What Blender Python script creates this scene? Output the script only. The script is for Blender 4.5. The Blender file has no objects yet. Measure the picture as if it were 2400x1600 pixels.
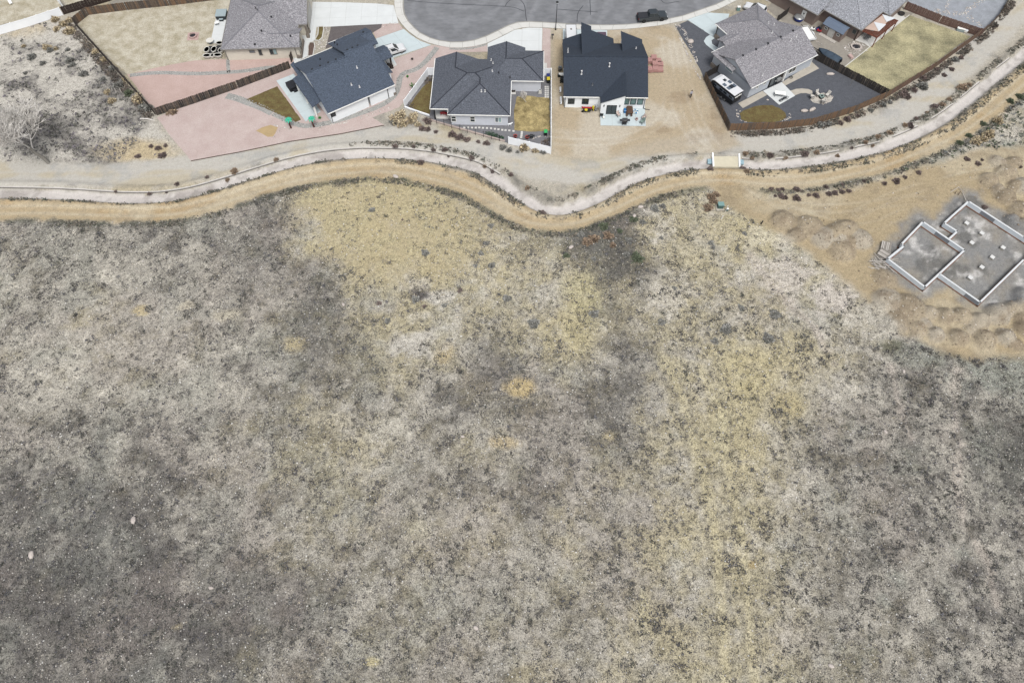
import bpy, math, random
import numpy as np
from mathutils import Vector

random.seed(7); RNG = np.random.default_rng(7)
SC = bpy.context.scene
COL = SC.collection

# ------------------------------------------------------------------ camera, sky, sun, exposure
FPX, PITCH, CAMH = 1722.0, math.radians(61.5), 100.0
cam_d = bpy.data.cameras.new('camera'); cam = bpy.data.objects.new('camera', cam_d); COL.objects.link(cam)
cam.location = (0, 0, CAMH); cam.rotation_euler = (math.radians(28.5), 0, 0)
cam_d.sensor_width = 36; cam_d.lens = 36*FPX/2400; cam_d.clip_start = 1; cam_d.clip_end = 6000
SC.camera = cam

SUN_EL, SUN_AZ = 62, 165          # soft light through the cloud, from behind the camera
w = bpy.data.worlds.new('World'); SC.world = w; w.use_nodes = True
nt = w.node_tree; nt.nodes.clear()
sky = nt.nodes.new('ShaderNodeTexSky'); sky.sky_type = 'NISHITA'; sky.sun_disc = False
sky.sun_elevation = math.radians(SUN_EL); sky.sun_rotation = math.radians(SUN_AZ)
sky.air_density = 1.0; sky.dust_density = 4.0; sky.ozone_density = 1.0
hs = nt.nodes.new('ShaderNodeHueSaturation'); hs.inputs['Saturation'].default_value = 0.30
bg = nt.nodes.new('ShaderNodeBackground'); bg.inputs['Strength'].default_value = 0.115
wo = nt.nodes.new('ShaderNodeOutputWorld')
nt.links.new(sky.outputs[0], hs.inputs['Color']); nt.links.new(hs.outputs[0], bg.inputs[0]); nt.links.new(bg.outputs[0], wo.inputs[0])
sd = bpy.data.lights.new('sun', 'SUN'); sd.energy = 1.5; sd.angle = math.radians(20); sd.color = (1, .97, .93)
sun = bpy.data.objects.new('sun', sd); COL.objects.link(sun)
az = math.radians(SUN_AZ)
sdir = Vector((math.sin(az)*math.cos(math.radians(SUN_EL)), math.cos(az)*math.cos(math.radians(SUN_EL)), math.sin(math.radians(SUN_EL))))
sun.rotation_euler = sdir.to_track_quat('Z', 'Y').to_euler()
VS = SC.view_settings
VS.view_transform = 'Standard'; VS.look = 'None'; VS.gamma = 1; VS.use_curve_mapping = False
VS.exposure = 0.68
KEXP = 1.75                        # picture value of a level surface / its reflectance

# ------------------------------------------------------------------ pixels of the photograph -> directions -> points
KZ = 400/2349.
ZO = {0: (0, 0, 1), 1: (0, 0, KZ), 2: (400, 0, KZ), 3: (640, 40, KZ), 4: (940, 80, KZ), 5: (1260, 40, KZ), 6: (1580, 40, KZ),
      7: (1780, 0, KZ), 8: (2000, 0, KZ), 9: (900, 0, KZ), 10: (1200, 0, KZ), 11: (1960, 420, 440/2347), 12: (1640, 300, KZ),
      13: (2000, 600, KZ), 14: (280, 180, KZ), 15: (0, 180, KZ), 16: (880, 220, 450/2352), 17: (1900, 200, 500/2352),
      18: (640, 400, 600/2352), 19: (0, 400, 640/2350), 20: (1240, 400, 640/2350)}
CT, ST = math.cos(PITCH), math.sin(PITCH)
def pxl(zid, x, y):
    o = ZO[zid]; return (o[0]+x*o[2], o[1]+y*o[2])
def Q(zid, x, y, z=0.0):
    p = pxl(zid, x, y); X = (p[0]-1200)/FPX; Y = (800-p[1])/FPX
    d = (X, CT+Y*ST, -ST+Y*CT); t = (z-CAMH)/d[2]
    return np.array([d[0]*t, d[1]*t, z])
def QQ(zid, pts, z=0.0): return [Q(zid, x, y, z) for x, y in pts]
def proj(X, Y, Z=0.0):
    Z = Z-CAMH; dep = Y*CT-Z*ST; up = Y*ST+Z*CT
    return 1200+FPX*X/dep, 800-FPX*up/dep
def lin(c): c = c/255.; return c/12.92 if c <= .04045 else ((c+.055)/1.055)**2.4
def S(r, g, b, k=1.0): return tuple(min(.9, lin(c)/KEXP*k) for c in (r, g, b))   # reflectance from the level colour seen

# ------------------------------------------------------------------ materials
MATS = {}
def mat(name, col, rough=.85, var=.18, scale=2.5, bump=0., metal=0., col2=None, stretch=(1, 1, 1), fine=0., spec=.3, coat=0., finescale=14):
    if name in MATS: return MATS[name]
    m = bpy.data.materials.new(name); m.use_nodes = True; n = m.node_tree.nodes; l = m.node_tree.links
    b = n['Principled BSDF']; b.inputs['Roughness'].default_value = rough; b.inputs['Metallic'].default_value = metal
    b.inputs['Specular IOR Level'].default_value = spec; b.inputs['Coat Weight'].default_value = coat
    geo = n.new('ShaderNodeNewGeometry'); mp = n.new('ShaderNodeMapping'); mp.inputs['Scale'].default_value = stretch
    l.new(geo.outputs['Position'], mp.inputs['Vector'])
    tx = n.new('ShaderNodeTexNoise'); tx.inputs['Scale'].default_value = scale; tx.inputs['Detail'].default_value = 5; tx.inputs['Roughness'].default_value = .65
    l.new(mp.outputs[0], tx.inputs['Vector'])
    mr = n.new('ShaderNodeMapRange'); mr.inputs['From Min'].default_value = .32; mr.inputs['From Max'].default_value = .68
    l.new(tx.outputs['Fac'], mr.inputs['Value'])
    mx = n.new('ShaderNodeMix'); mx.data_type = 'RGBA'; l.new(mr.outputs[0], mx.inputs['Factor'])
    c2 = col2 or col
    mx.inputs['A'].default_value = tuple(max(0, c*(1-var)) for c in col)+(1,)
    mx.inputs['B'].default_value = tuple(min(.95, c*(1+var)) for c in c2)+(1,)
    out = mx.outputs['Result']
    if fine:
        t2 = n.new('ShaderNodeTexNoise'); t2.inputs['Scale'].default_value = finescale; t2.inputs['Detail'].default_value = 3
        l.new(mp.outputs[0], t2.inputs['Vector'])
        m2 = n.new('ShaderNodeMapRange'); m2.inputs['From Min'].default_value = .3; m2.inputs['From Max'].default_value = .7
        m2.inputs['To Min'].default_value = 1-fine; m2.inputs['To Max'].default_value = 1+fine
        l.new(t2.outputs['Fac'], m2.inputs['Value'])
        mm = n.new('ShaderNodeVectorMath'); mm.operation = 'SCALE'; l.new(out, mm.inputs[0]); l.new(m2.outputs[0], mm.inputs['Scale']); out = mm.outputs[0]
    l.new(out, b.inputs['Base Color'])
    if bump:
        bp = n.new('ShaderNodeBump'); bp.inputs['Strength'].default_value = bump; bp.inputs['Distance'].default_value = .05
        l.new(tx.outputs['Fac'], bp.inputs['Height']); l.new(bp.outputs[0], b.inputs['Normal'])
    MATS[name] = m; return m
def mat_attr(name, rough=.95, det=True, transl=0.):
    """colour from a per-vertex attribute times fine procedural grain"""
    m = bpy.data.materials.new(name); m.use_nodes = True; n = m.node_tree.nodes; l = m.node_tree.links
    b = n['Principled BSDF']; b.inputs['Roughness'].default_value = rough; b.inputs['Specular IOR Level'].default_value = .15
    at = n.new('ShaderNodeAttribute'); at.attribute_name = 'Col'; out = at.outputs['Color']
    if det:
        da = n.new('ShaderNodeAttribute'); da.attribute_name = 'Det'
        geo = n.new('ShaderNodeNewGeometry')
        def grain(scale, lo, hi, detail=3):
            t = n.new('ShaderNodeTexNoise'); t.inputs['Scale'].default_value = scale; t.inputs['Detail'].default_value = detail; t.inputs['Roughness'].default_value = .7
            l.new(geo.outputs['Position'], t.inputs['Vector'])
            r = n.new('ShaderNodeMapRange'); r.inputs['From Min'].default_value = .33; r.inputs['From Max'].default_value = .67
            r.inputs['To Min'].default_value = lo; r.inputs['To Max'].default_value = hi; l.new(t.outputs['Fac'], r.inputs['Value']); return t, r
        t1, r1 = grain(1.7, -.34, .34, 4); t2, r2 = grain(6.5, -.62, .62, 3)
        ad = n.new('ShaderNodeMath'); ad.operation = 'ADD'; l.new(r1.outputs[0], ad.inputs[0]); l.new(r2.outputs[0], ad.inputs[1])
        mu = n.new('ShaderNodeMath'); mu.operation = 'MULTIPLY_ADD'; l.new(ad.outputs[0], mu.inputs[0]); l.new(da.outputs['Fac'], mu.inputs[1]); mu.inputs[2].default_value = 1
        sc = n.new('ShaderNodeVectorMath'); sc.operation = 'SCALE'; l.new(out, sc.inputs[0]); l.new(mu.outputs[0], sc.inputs['Scale']); out = sc.outputs[0]
        bp = n.new('ShaderNodeBump'); bp.inputs['Strength'].default_value = .5; bp.inputs['Distance'].default_value = .08
        l.new(t2.outputs['Fac'], bp.inputs['Height']); l.new(bp.outputs[0], b.inputs['Normal'])
    l.new(out, b.inputs['Base Color'])
    MATS[name] = m; return m
def glass(name, col, rough=.08):
    m = mat(name, col, rough=rough, var=.1, scale=.8, spec=.6); return m

# ------------------------------------------------------------------ mesh helper
class MB:
    def __init__(s): s.v = []; s.f = []
    def add(s, vs, fs):
        k = len(s.v); s.v += [tuple(map(float, p)) for p in vs]; s.f += [tuple(i+k for i in f) for f in fs]; return s
    def poly(s, pts): return s.add(pts, [tuple(range(len(pts)))])
    def box(s, c, d, rz=0., taper=(1, 1)):
        cx, cy, cz = c; a, b, h = d[0]/2, d[1]/2, d[2]/2; co, si = math.cos(rz), math.sin(rz); vs = []
        for z, tx, ty in ((-h, 1, 1), (h, taper[0], taper[1])):
            for x, y in ((-a*tx, -b*ty), (a*tx, -b*ty), (a*tx, b*ty), (-a*tx, b*ty)):
                vs.append((cx+x*co-y*si, cy+x*si+y*co, cz+z))
        return s.add(vs, [(3, 2, 1, 0), (4, 5, 6, 7), (0, 1, 5, 4), (1, 2, 6, 5), (2, 3, 7, 6), (3, 0, 4, 7)])
    def beam(s, p, q, w, h, up=(0, 0, 1)):
        p, q = Vector(p), Vector(q); d = (q-p).normalized(); u = Vector(up)
        if abs(d.dot(u)) > .98: u = Vector((1, 0, 0))
        r = d.cross(u).normalized()*w/2; t = r.cross(d).normalized()*h/2; vs = []
        for o in (p, q): vs += [o-r-t, o+r-t, o+r+t, o-r+t]
        return s.add(vs, [(0, 1, 2, 3), (7, 6, 5, 4), (0, 4, 5, 1), (1, 5, 6, 2), (2, 6, 7, 3), (3, 7, 4, 0)])
    def tube(s, pts, rad, n=6, cap=True):
        pts = [Vector(p) for p in pts]; rad = rad if hasattr(rad, '__len__') else [rad]*len(pts); k = len(s.v); fs = []
        for i, p in enumerate(pts):
            d = (pts[min(i+1, len(pts)-1)]-pts[max(i-1, 0)]).normalized()
            u = Vector((0, 0, 1)) if abs(d.z) < .9 else Vector((1, 0, 0))
            a = d.cross(u).normalized(); b = a.cross(d)
            for j in range(n):
                t = 2*math.pi*j/n; s.v.append(tuple(p+(a*math.cos(t)+b*math.sin(t))*rad[i]))
        for i in range(len(pts)-1):
            for j in range(n):
                a, b = k+i*n+j, k+i*n+(j+1) % n; s.f.append((a, b, b+n, a+n))
        if cap: s.f.append(tuple(k+j for j in reversed(range(n)))); s.f.append(tuple(k+(len(pts)-1)*n+j for j in range(n)))
        return s
    def cyl(s, c, r, h, n=12, r2=None):
        return s.tube([c, (c[0], c[1], c[2]+h)], [r, r if r2 is None else r2], n)
    def lathe(s, c, prof, n=12):
        k = len(s.v); m = len(prof)
        for r, z in prof:
            for j in range(n):
                t = 2*math.pi*j/n; s.v.append((c[0]+r*math.cos(t), c[1]+r*math.sin(t), c[2]+z))
        for i in range(m-1):
            for j in range(n):
                a, b = k+i*n+j, k+i*n+(j+1) % n; s.f.append((a, b, b+n, a+n))
        s.f.append(tuple(k+j for j in reversed(range(n)))); s.f.append(tuple(k+(m-1)*n+j for j in range(n))); return s
    def prism(s, poly, z0, z1):
        n = len(poly); a = sum(poly[i][0]*poly[(i+1) % n][1]-poly[(i+1) % n][0]*poly[i][1] for i in range(n))
        if a < 0: poly = poly[::-1]
        vs = [(p[0], p[1], z0) for p in poly]+[(p[0], p[1], z1) for p in poly]
        return s.add(vs, [tuple(reversed(range(n))), tuple(range(n, 2*n))]+[(i, (i+1) % n, n+(i+1) % n, n+i) for i in range(n)])
    def slab(s, poly, t):
        n = len(poly); vs = [tuple(p) for p in poly]+[(p[0], p[1], p[2]-t) for p in poly]
        ar = sum(poly[i][0]*poly[(i+1) % n][1]-poly[(i+1) % n][0]*poly[i][1] for i in range(n))
        if ar < 0: vs = vs[:n][::-1]+vs[n:][::-1]
        return s.add(vs, [tuple(range(n)), tuple(reversed(range(n, 2*n)))]+[(i, n+i, n+(i+1) % n, (i+1) % n) for i in range(n)])
    def loft(s, rings, close=True):
        k = len(s.v); n = len(rings[0])
        for r in rings: s.v += [tuple(map(float, p)) for p in r]
        for i in range(len(rings)-1):
            for j in range(n):
                a, b = k+i*n+j, k+i*n+(j+1) % n; s.f.append((a, b, b+n, a+n))
        if close: s.f.append(tuple(k+j for j in reversed(range(n)))); s.f.append(tuple(k+(len(rings)-1)*n+j for j in range(n)))
        return s
    def mesh(s, name, m, smooth=False):
        me = bpy.data.meshes.new(name); me.from_pydata(s.v, [], s.f); me.materials.append(m)
        if smooth: me.polygons.foreach_set('use_smooth', [True]*len(me.polygons))
        return me
    def build(s, name, m, parent=None, smooth=False, bevel=0.):
        o = bpy.data.objects.new(name, s.mesh(name, m, smooth)); COL.objects.link(o); o.parent = parent
        if bevel:
            b = o.modifiers.new('bevel', 'BEVEL'); b.width = bevel; b.segments = 2; b.limit_method = 'ANGLE'
        return o
def tag(o, label, cat, group=None, kind=None):
    o['label'] = label; o['category'] = cat
    if group: o['group'] = group
    if kind: o['kind'] = kind
    return o
def thing(name, label, cat, loc=(0, 0, 0), rz=0., group=None):
    o = bpy.data.objects.new(name, None); COL.objects.link(o); o.location = tuple(loc); o.rotation_euler = (0, 0, rz); o.empty_display_size = .2
    return tag(o, label, cat, group)
def struct(o): o['kind'] = 'structure'; return o
def dup(root, loc, rz=0., label=None, group=None, scale=None):
    r = root.copy(); COL.objects.link(r); r.location = tuple(loc); r.rotation_euler = (0, 0, rz)
    if scale: r.scale = (scale, scale, scale) if not hasattr(scale, '__len__') else scale
    if label: r['label'] = label
    if group: r['group'] = group
    for ch in list(root.children):
        c = ch.copy(); COL.objects.link(c); c.parent = r
        for g in list(ch.children):
            d = g.copy(); COL.objects.link(d); d.parent = c
    return r
def part(parent, name, m, fn, smooth=False, bevel=0., label=None):
    mb = MB(); fn(mb); o = mb.build(name, m, parent, smooth, bevel)
    if label: o['label'] = label
    return o
def npmesh(name, V, Fc, m, col=None, det=None, nside=3):
    me = bpy.data.meshes.new(name); me.vertices.add(len(V)); me.vertices.foreach_set('co', np.ascontiguousarray(V, dtype=np.float32).ravel())
    nf = len(Fc); me.loops.add(nf*nside); me.loops.foreach_set('vertex_index', np.ascontiguousarray(Fc, dtype=np.int32).ravel())
    me.polygons.add(nf); me.polygons.foreach_set('loop_start', np.arange(nf, dtype=np.int32)*nside)
    try: me.polygons.foreach_set('loop_total', np.full(nf, nside, dtype=np.int32))
    except Exception: pass
    if col is not None:
        a = me.color_attributes.new('Col', 'FLOAT_COLOR', 'POINT'); c4 = np.ones((len(V), 4), dtype=np.float32); c4[:, :3] = col; a.data.foreach_set('color', c4.ravel())
    if det is not None:
        a = me.attributes.new('Det', 'FLOAT', 'POINT'); a.data.foreach_set('value', np.ascontiguousarray(det, dtype=np.float32))
    me.materials.append(m); me.update(calc_edges=True); me.validate()
    o = bpy.data.objects.new(name, me); COL.objects.link(o); return o

# ------------------------------------------------------------------ numpy noise
_lat = RNG.random((257, 257)).astype(np.float64); _lat[256, :] = _lat[0, :]; _lat[:, 256] = _lat[:, 0]
def vnoise(x, y):
    xi = np.floor(x).astype(int); yi = np.floor(y).astype(int); fx = x-xi; fy = y-yi
    fx = fx*fx*(3-2*fx); fy = fy*fy*(3-2*fy); xi %= 256; yi %= 256
    a = _lat[yi, xi]; b = _lat[yi, xi+1]; c = _lat[yi+1, xi]; d = _lat[yi+1, xi+1]
    return (a*(1-fx)+b*fx)*(1-fy)+(c*(1-fx)+d*fx)*fy
def fbm(x, y, sc, oct=4, seed=0, gain=.55):
    s = 0; a = 1; t = 0
    for i in range(oct):
        s = s+a*vnoise(x/sc+seed*17.3+i*5.1, y/sc+seed*9.7+i*3.3); t += a; a *= gain; sc /= 2.03
    return s/t
def sst(e0, e1, x): t = np.clip((x-e0)/(e1-e0), 0, 1); return t*t*(3-2*t)
def pline_dist(X, Y, pts):
    """distance to a polyline in the ground plane and signed side (positive = left of the direction)"""
    D = np.full(X.shape, 1e9); SD = np.zeros(X.shape)
    for (ax, ay), (bx, by) in zip(pts[:-1], pts[1:]):
        dx, dy = bx-ax, by-ay; L2 = dx*dx+dy*dy+1e-9
        t = np.clip(((X-ax)*dx+(Y-ay)*dy)/L2, 0, 1); qx, qy = ax+t*dx, ay+t*dy
        d = np.hypot(X-qx, Y-qy); c = dx*(Y-ay)-dy*(X-ax); u = d < D
        D = np.where(u, d, D); SD = np.where(u, np.sign(c)*d, SD)
    return D, SD
def poly_sd(X, Y, pts):
    """signed distance to a polygon, positive inside"""
    D = np.full(X.shape, 1e9); ins = np.zeros(X.shape, bool); n = len(pts)
    for i in range(n):
        ax, ay = pts[i][0], pts[i][1]; bx, by = pts[(i+1) % n][0], pts[(i+1) % n][1]; dx, dy = bx-ax, by-ay
        t = np.clip(((X-ax)*dx+(Y-ay)*dy)/(dx*dx+dy*dy+1e-9), 0, 1); D = np.minimum(D, np.hypot(X-ax-t*dx, Y-ay-t*dy))
        c = (ay > Y) != (by > Y); xi = ax+(Y-ay)*dx/np.where(abs(dy) < 1e-9, 1e-9, dy); ins ^= c & (X < xi)
    return np.where(ins, D, -D)
def smooth_line(pts, it=2):
    for _ in range(it):
        q = [pts[0]]
        for a, b in zip(pts[:-1], pts[1:]): q += [a*.75+b*.25, a*.25+b*.75]
        q.append(pts[-1]); pts = q
    return pts
def gl(zpts, it=2): return [tuple(p[:2]) for p in smooth_line([Q(*z) for z in zpts], it)]
P0 = lambda pts: [(0, x, y) for x, y in pts]

# ------------------------------------------------------------------ GROUND: one sheet, split into ground, roads and canal along the grid
CANAL = gl(P0([(-260, 440), (-120, 448), (0, 451.5), (110, 453), (190, 457), (270, 463), (330, 464), (380, 462), (440, 453), (500, 437), (545, 423), (600, 405), (680, 381), (760, 365), (830, 359),
               (880, 358.7), (937, 359.6), (1004, 366), (1047, 374.6), (1081, 381.6), (1119, 392), (1157, 415), (1196, 440), (1234, 466), (1267, 485.8), (1308, 492.6), (1349, 485),
               (1398, 464), (1437, 442.8), (1471, 424.5), (1501, 411), (1560, 393), (1640, 383), (1700, 381), (1745, 384.3), (1810, 386), (1895, 377), (1963, 367), (2040, 350), (2070, 344), (2155, 310),
               (2219, 274), (2289, 217), (2340, 174), (2400, 127.7), (2470, 72), (2560, 0)]))
TRACK = gl(P0([(-260, 486), (-100, 490), (0, 492.6), (82, 490), (218, 495), (327, 498), (408, 495), (490, 477.6), (572, 452), (640, 429), (716, 410), (800, 399), (880, 392), (956, 398), (1033, 415),
               (1090, 432), (1129, 451.5), (1167, 474), (1215, 501), (1250, 516), (1308, 520), (1362, 512), (1430, 484), (1485, 457), (1539, 435), (1594, 422), (1648, 415), (1720, 414), (1793, 424),
               (1895, 421), (1964, 406), (2049, 390), (2134, 356), (2219, 321), (2283, 282), (2346, 230), (2400, 185), (2500, 100)]))
GROAD = gl(P0([(-260, 405), (-100, 412), (0, 413), (120, 410), (250, 410), (350, 405), (440, 397), (540, 378), (640, 353), (760, 331), (880, 320), (960, 321), (1040, 336), (1120, 352), (1200, 376),
               (1280, 396), (1360, 402), (1440, 385), (1520, 360), (1620, 342), (1725, 339), (1810, 335), (1912, 326), (2040, 305), (2091, 285), (2176, 232), (2255, 150), (2340, 68), (2392, 17), (2470, -60)]))
SITE = [tuple(p[:2]) for p in QQ(0, [(1690, 400), (1760, 440), (1800, 462), (1900, 452), (2000, 440), (2150, 395), (2290, 350), (2400, 345), (2600, 340), (2620, 860), (2400, 832), (2270, 838), (2190, 815),
                                     (2110, 775), (2060, 725), (2010, 680), (1960, 645), (1890, 585), (1800, 530), (1740, 500), (1690, 470), (1660, 430)])]
SITE_F = [tuple(p[:2]) for p in QQ(0, [(2190, 520), (2270, 450), (2450, 590), (2420, 690), (2300, 720), (2220, 660), (2165, 690), (2060, 610), (2160, 505)])]
LOT4 = [tuple(p[:2]) for p in QQ(0, [(1294, 66), (1320, 60), (1570, 60), (1590, 75), (1640, 170), (1715, 310), (1740, 340), (1680, 362), (1560, 365), (1420, 372), (1290, 372)])]
WILD = [tuple(p[:2]) for p in QQ(0, [(-200, 60), (0, 85), (110, 48), (170, 55), (365, 272), (450, 380), (300, 385), (-200, 390)])]
# field cover read off the photograph every 100 pixels, rows from y = 550 to 1550: scrub (0 bare .. 9 dense), straw-coloured grass (0 .. 9)
SCRUB = ['555555622223477332222222', '444445564233437332112222', '333334575334426443322233', '333334566347536432345665', '444445645465667433345656', '565655553454656433455657',
         '777765555556655433456657', '777766545555555433456656', '888877655555555443456666', '888888765555555443355566', '777777665555554433345666']
STRAW = ['111011167764433445422222', '111111225555453443331222', '112111223444464444322221', '111111223432342345642211', '111112232212222456421101', '111112343223223456321100',
         '110111233222223445322100', '000111223223233445321110', '000011222222233445321110', '000001122222334444322110', '000011223222334444322210']
def gridmap(rows): return np.array([[int(c) for c in r] for r in rows], dtype=float)/9.
M_SCRUB, M_STRAW = gridmap(SCRUB), gridmap(STRAW)
def sample(M, px, py):
    gx = np.clip((px-50)/100, 0, 22.999); gy = np.clip((py-550)/100, 0, 9.999)
    i = gx.astype(int); j = gy.astype(int); fx = gx-i; fy = gy-j
    fx = fx*fx*(3-2*fx); fy = fy*fy*(3-2*fy)
    return (M[j, i]*(1-fx)+M[j, i+1]*fx)*(1-fy)+(M[j+1, i]*(1-fx)+M[j+1, i+1]*fx)*fy
STRAW_KNOLL = [tuple(p[:2]) for p in QQ(0, [(688, 470), (760, 425), (880, 418), (1010, 425), (1110, 470), (1150, 540), (1120, 600), (1040, 640), (930, 660), (848, 650), (775, 585), (705, 520)])]
TWOTRACK = [[tuple(Q(0, x, y)[:2]) for x, y in l] for l in ([(1545, 830), (1600, 930), (1625, 1020), (1650, 1120), (1675, 1240), (1690, 1400), (1705, 1650)], [(1640, 860), (1690, 960), (1705, 1060), (1725, 1180), (1745, 1320), (1760, 1480), (1775, 1650)])]
PATHS = [[tuple(Q(0, x, y)[:2]) for x, y in l] for l in ([(2245, 870), (2240, 960), (2250, 1060), (2235, 1130), (2255, 1230), (2310, 1310), (2335, 1420)], [(2090, 860), (2110, 960), (2135, 1030)],
                                                        [(1760, 600), (1830, 690), (1900, 760), (1960, 850)])]
SPOTS = [  # px, py, rx, ry, colour, strength : bare clearings, ant-hill discs, darker mats
    (1216, 908, 34, 26, (198, 176, 124), 1.), (692, 806, 30, 22, (198, 182, 136), .9), (324, 725, 20, 11, (196, 178, 132), .9), (1180, 1036, 30, 16, (200, 180, 136), .8), (1430, 1022, 20, 13, (198, 182, 138), .7),
    (1040, 830, 28, 24, (196, 176, 128), .8), (985, 810, 55, 32, (205, 199, 186), .8), (1020, 698, 44, 18, (208, 202, 188), .9), (975, 668, 36, 20, (204, 196, 178), .7), (440, 712, 22, 14, (200, 188, 160), .6),
    (535, 735, 34, 16, (202, 192, 164), .6), (980, 690, 26, 18, (96, 90, 92), .9), (900, 1000, 60, 30, (196, 190, 172), .5), (770, 985, 60, 22, (196, 186, 158), .6), (1160, 850, 60, 52, (126, 123, 117), .4),
    (1480, 940, 60, 55, (126, 123, 118), .35), (750, 790, 80, 60, (126, 123, 117), .25), (1560, 690, 60, 30, (206, 198, 180), .6), (1750, 880, 70, 60, (196, 182, 128), .6), (1850, 950, 40, 36, (192, 176, 122), .7), (1370, 690, 50, 60, (194, 184, 132), .6),
    (1355, 790, 40, 60, (192, 180, 132), .5), (1690, 1000, 22, 80, (200, 190, 150), .6), (1850, 640, 60, 40, (206, 196, 182), .8), (1960, 700, 50, 40, (206, 196, 184), .8), (1900, 560, 40, 30, (200, 186, 158), .8), (1780, 555, 34, 26, (208, 198, 166), .9),
    (1690, 540, 60, 26, (196, 184, 148), .7), (1620, 600, 50, 30, (198, 186, 146), .6), (1420, 570, 60, 45, (112, 110, 100), .4), (1470, 620, 45, 40, (110, 109, 100), .4), (1360, 545, 40, 22, (116, 111, 104), .35), (1580, 860, 30, 26, (196, 184, 140), .6), (868, 1552, 18, 10, (198, 184, 130), .8), (415, 1470, 14, 9, (196, 180, 140), .7),
    (975, 1240, 30, 26, (190, 182, 150), .5), (1510, 1430, 16, 50, (202, 192, 150), .6), (1765, 1322, 12, 9, (186, 164, 110), .9), (640, 640, 90, 50, (126, 124, 120), .25), (2360, 1080, 80, 120, (112, 115, 104), .35), (2090, 810, 26, 16, (90, 92, 66), .7), (2250, 830, 40, 12, (80, 84, 72), .7)]
MOUNDS = []                                        # spoil heaps: centre, radius, height
for zid, x, y, r, h in [(13, 1040, 790, 1.5, .8), (13, 1250, 840, 1.7, .9), (13, 1490, 830, 1.7, .9), (13, 1730, 900, 1.7, .9), (13, 1970, 810, 2.2, 1.1), (13, 2190, 740, 1.7, .9), (13, 1130, 1090, 1.6, .8), (13, 1440, 1130, 1.8, .8),
                        (13, 1800, 1150, 1.9, .9), (13, 2090, 1120, 1.8, .9), (13, 860, 1010, 1.9, .7), (13, 760, 720, 3.0, .9), (13, 480, 640, 3.0, .7), (13, 2330, 1000, 1.8, .8), (13, 2349, 560, 2.0, .9), (13, 600, 900, 2.4, .7), (13, 450, 330, 2.4, .5),
                        (12, 1500, 1380, 2.8, .9), (12, 1150, 1280, 2.4, .8), (12, 1900, 1470, 2.6, .9), (12, 2200, 1540, 2.4, .8), (12, 1700, 1520, 2.6, .8), (11, 120, 640, 2.4, .9), (11, 60, 900, 2.6, .8),
                        (17, 1960, 1060, 2.0, .8), (17, 2150, 980, 2.2, .9), (17, 2140, 1240, 2.0, .9), (17, 2330, 1120, 2.2, .9), (17, 2300, 1380, 2.2, .9), (17, 2330, 1560, 2.0, .8), (17, 2050, 850, 1.8, .5), (13, 2290, 860, 1.6, .8), (13, 2300, 640, 1.5, .8), (13, 1620, 1000, 1.2, .5), (13, 2230, 1230, 1.4, .6), (13, 990, 940, 1.2, .5), (17, 2050, 1160, 1.5, .7), (17, 2240, 1120, 1.6, .8), (17, 2240, 860, 1.6, .7), (17, 2220, 1500, 1.6, .8), (12, 1330, 1480, 1.8, .7), (12, 2050, 1380, 1.8, .6), (11, 200, 780, 1.7, .6), (11, 40, 760, 1.8, .8)]:
    p = Q(zid, x, y); MOUNDS.append((p[0], p[1], r, h))
def axis(lo, hi, st, out):
    a = list(np.arange(lo, hi+1e-6, st)); s = st; b = hi
    while b < out: s *= 1.5; b += s; a.append(b)
    s = st; b = lo
    while b > -out*.6: s *= 1.5; b -= s; a.insert(0, b)
    return np.array(a)
gx = axis(-112, 112, .36, 2600); gy = axis(3, 146, .36, 3000)
GX, GY = np.meshgrid(gx, gy); X = GX.ravel(); Y = GY.ravel()
inner = (Y > 1) & (Y < 165) & (abs(X) < 140)
PX, PY = proj(X, np.maximum(Y, -30.)); PX = np.clip(PX, -600, 3000); PY = np.clip(PY, -600, 2200)
dC, sC = pline_dist(X, Y, CANAL); dT, sT = pline_dist(X, Y, TRACK); dG, _ = pline_dist(X, Y, GROAD)
sdS = poly_sd(X, Y, SITE); sd4 = poly_sd(X, Y, LOT4); sdW = poly_sd(X, Y, WILD); sdK = poly_sd(X, Y, STRAW_KNOLL); sdSF = poly_sd(X, Y, SITE_F)
n1 = fbm(X, Y, 9, 5, 1); n2 = fbm(X, Y, 2.6, 4, 2); n3 = fbm(X, Y, 28, 4, 3); n4 = fbm(X, Y, 1.2, 3, 4); n5 = fbm(X, Y, 5, 4, 5)
wob = (n2-.5)*1.6+(n4-.5)*.9
trk_side = sT > 0                                   # left of the track's direction = towards the houses
field = (~trk_side)
# height
Zg = np.zeros_like(X)
Zg += field*sst(2, 8, dT)*((n1-.5)*.7+(n3-.5)*1.6)*sst(140, 90, abs(X)+np.maximum(0, Y-120))*sst(.0, -5, sdS)
Zg += (n4-.5)*.07*field
canal_on = np.exp(-np.maximum(0, dC-1.05)**2/.5)
Zg = Zg*(1-canal_on)-.60*sst(1.35, .75, dC)+.36*np.exp(-((dC-2.0)/.65)**2)*(.5+1.*n2)
heap = np.zeros_like(X); heap2 = np.zeros_like(X); htint = np.zeros_like(X)
for mx_, my_, r, h in MOUNDS:
    q = np.maximum(0, np.hypot(X-mx_, (Y-my_))+(n4-.5)*.45+(n2-.5)*.5); hv = 1.55*h*np.clip(1-(q/(r*.98))**2.1, 0, 1); heap2 = np.where(hv > heap, heap, np.maximum(heap2, hv)); htint = np.where(hv > heap, random.Random(int(mx_*77+my_*13)).random(), htint); heap = np.maximum(heap, hv)
Zg += heap*(1.1+.5*(fbm(X, Y, .9, 2, 13)-.5))+(n4-.5)*.18*(sst(0, 1, sdS))*(1-sst(0, 1, sdSF+1))
Zg += .10*np.exp(-((dT-2.1)/.5)**2)*(n2)*(dC > 2.5)
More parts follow.
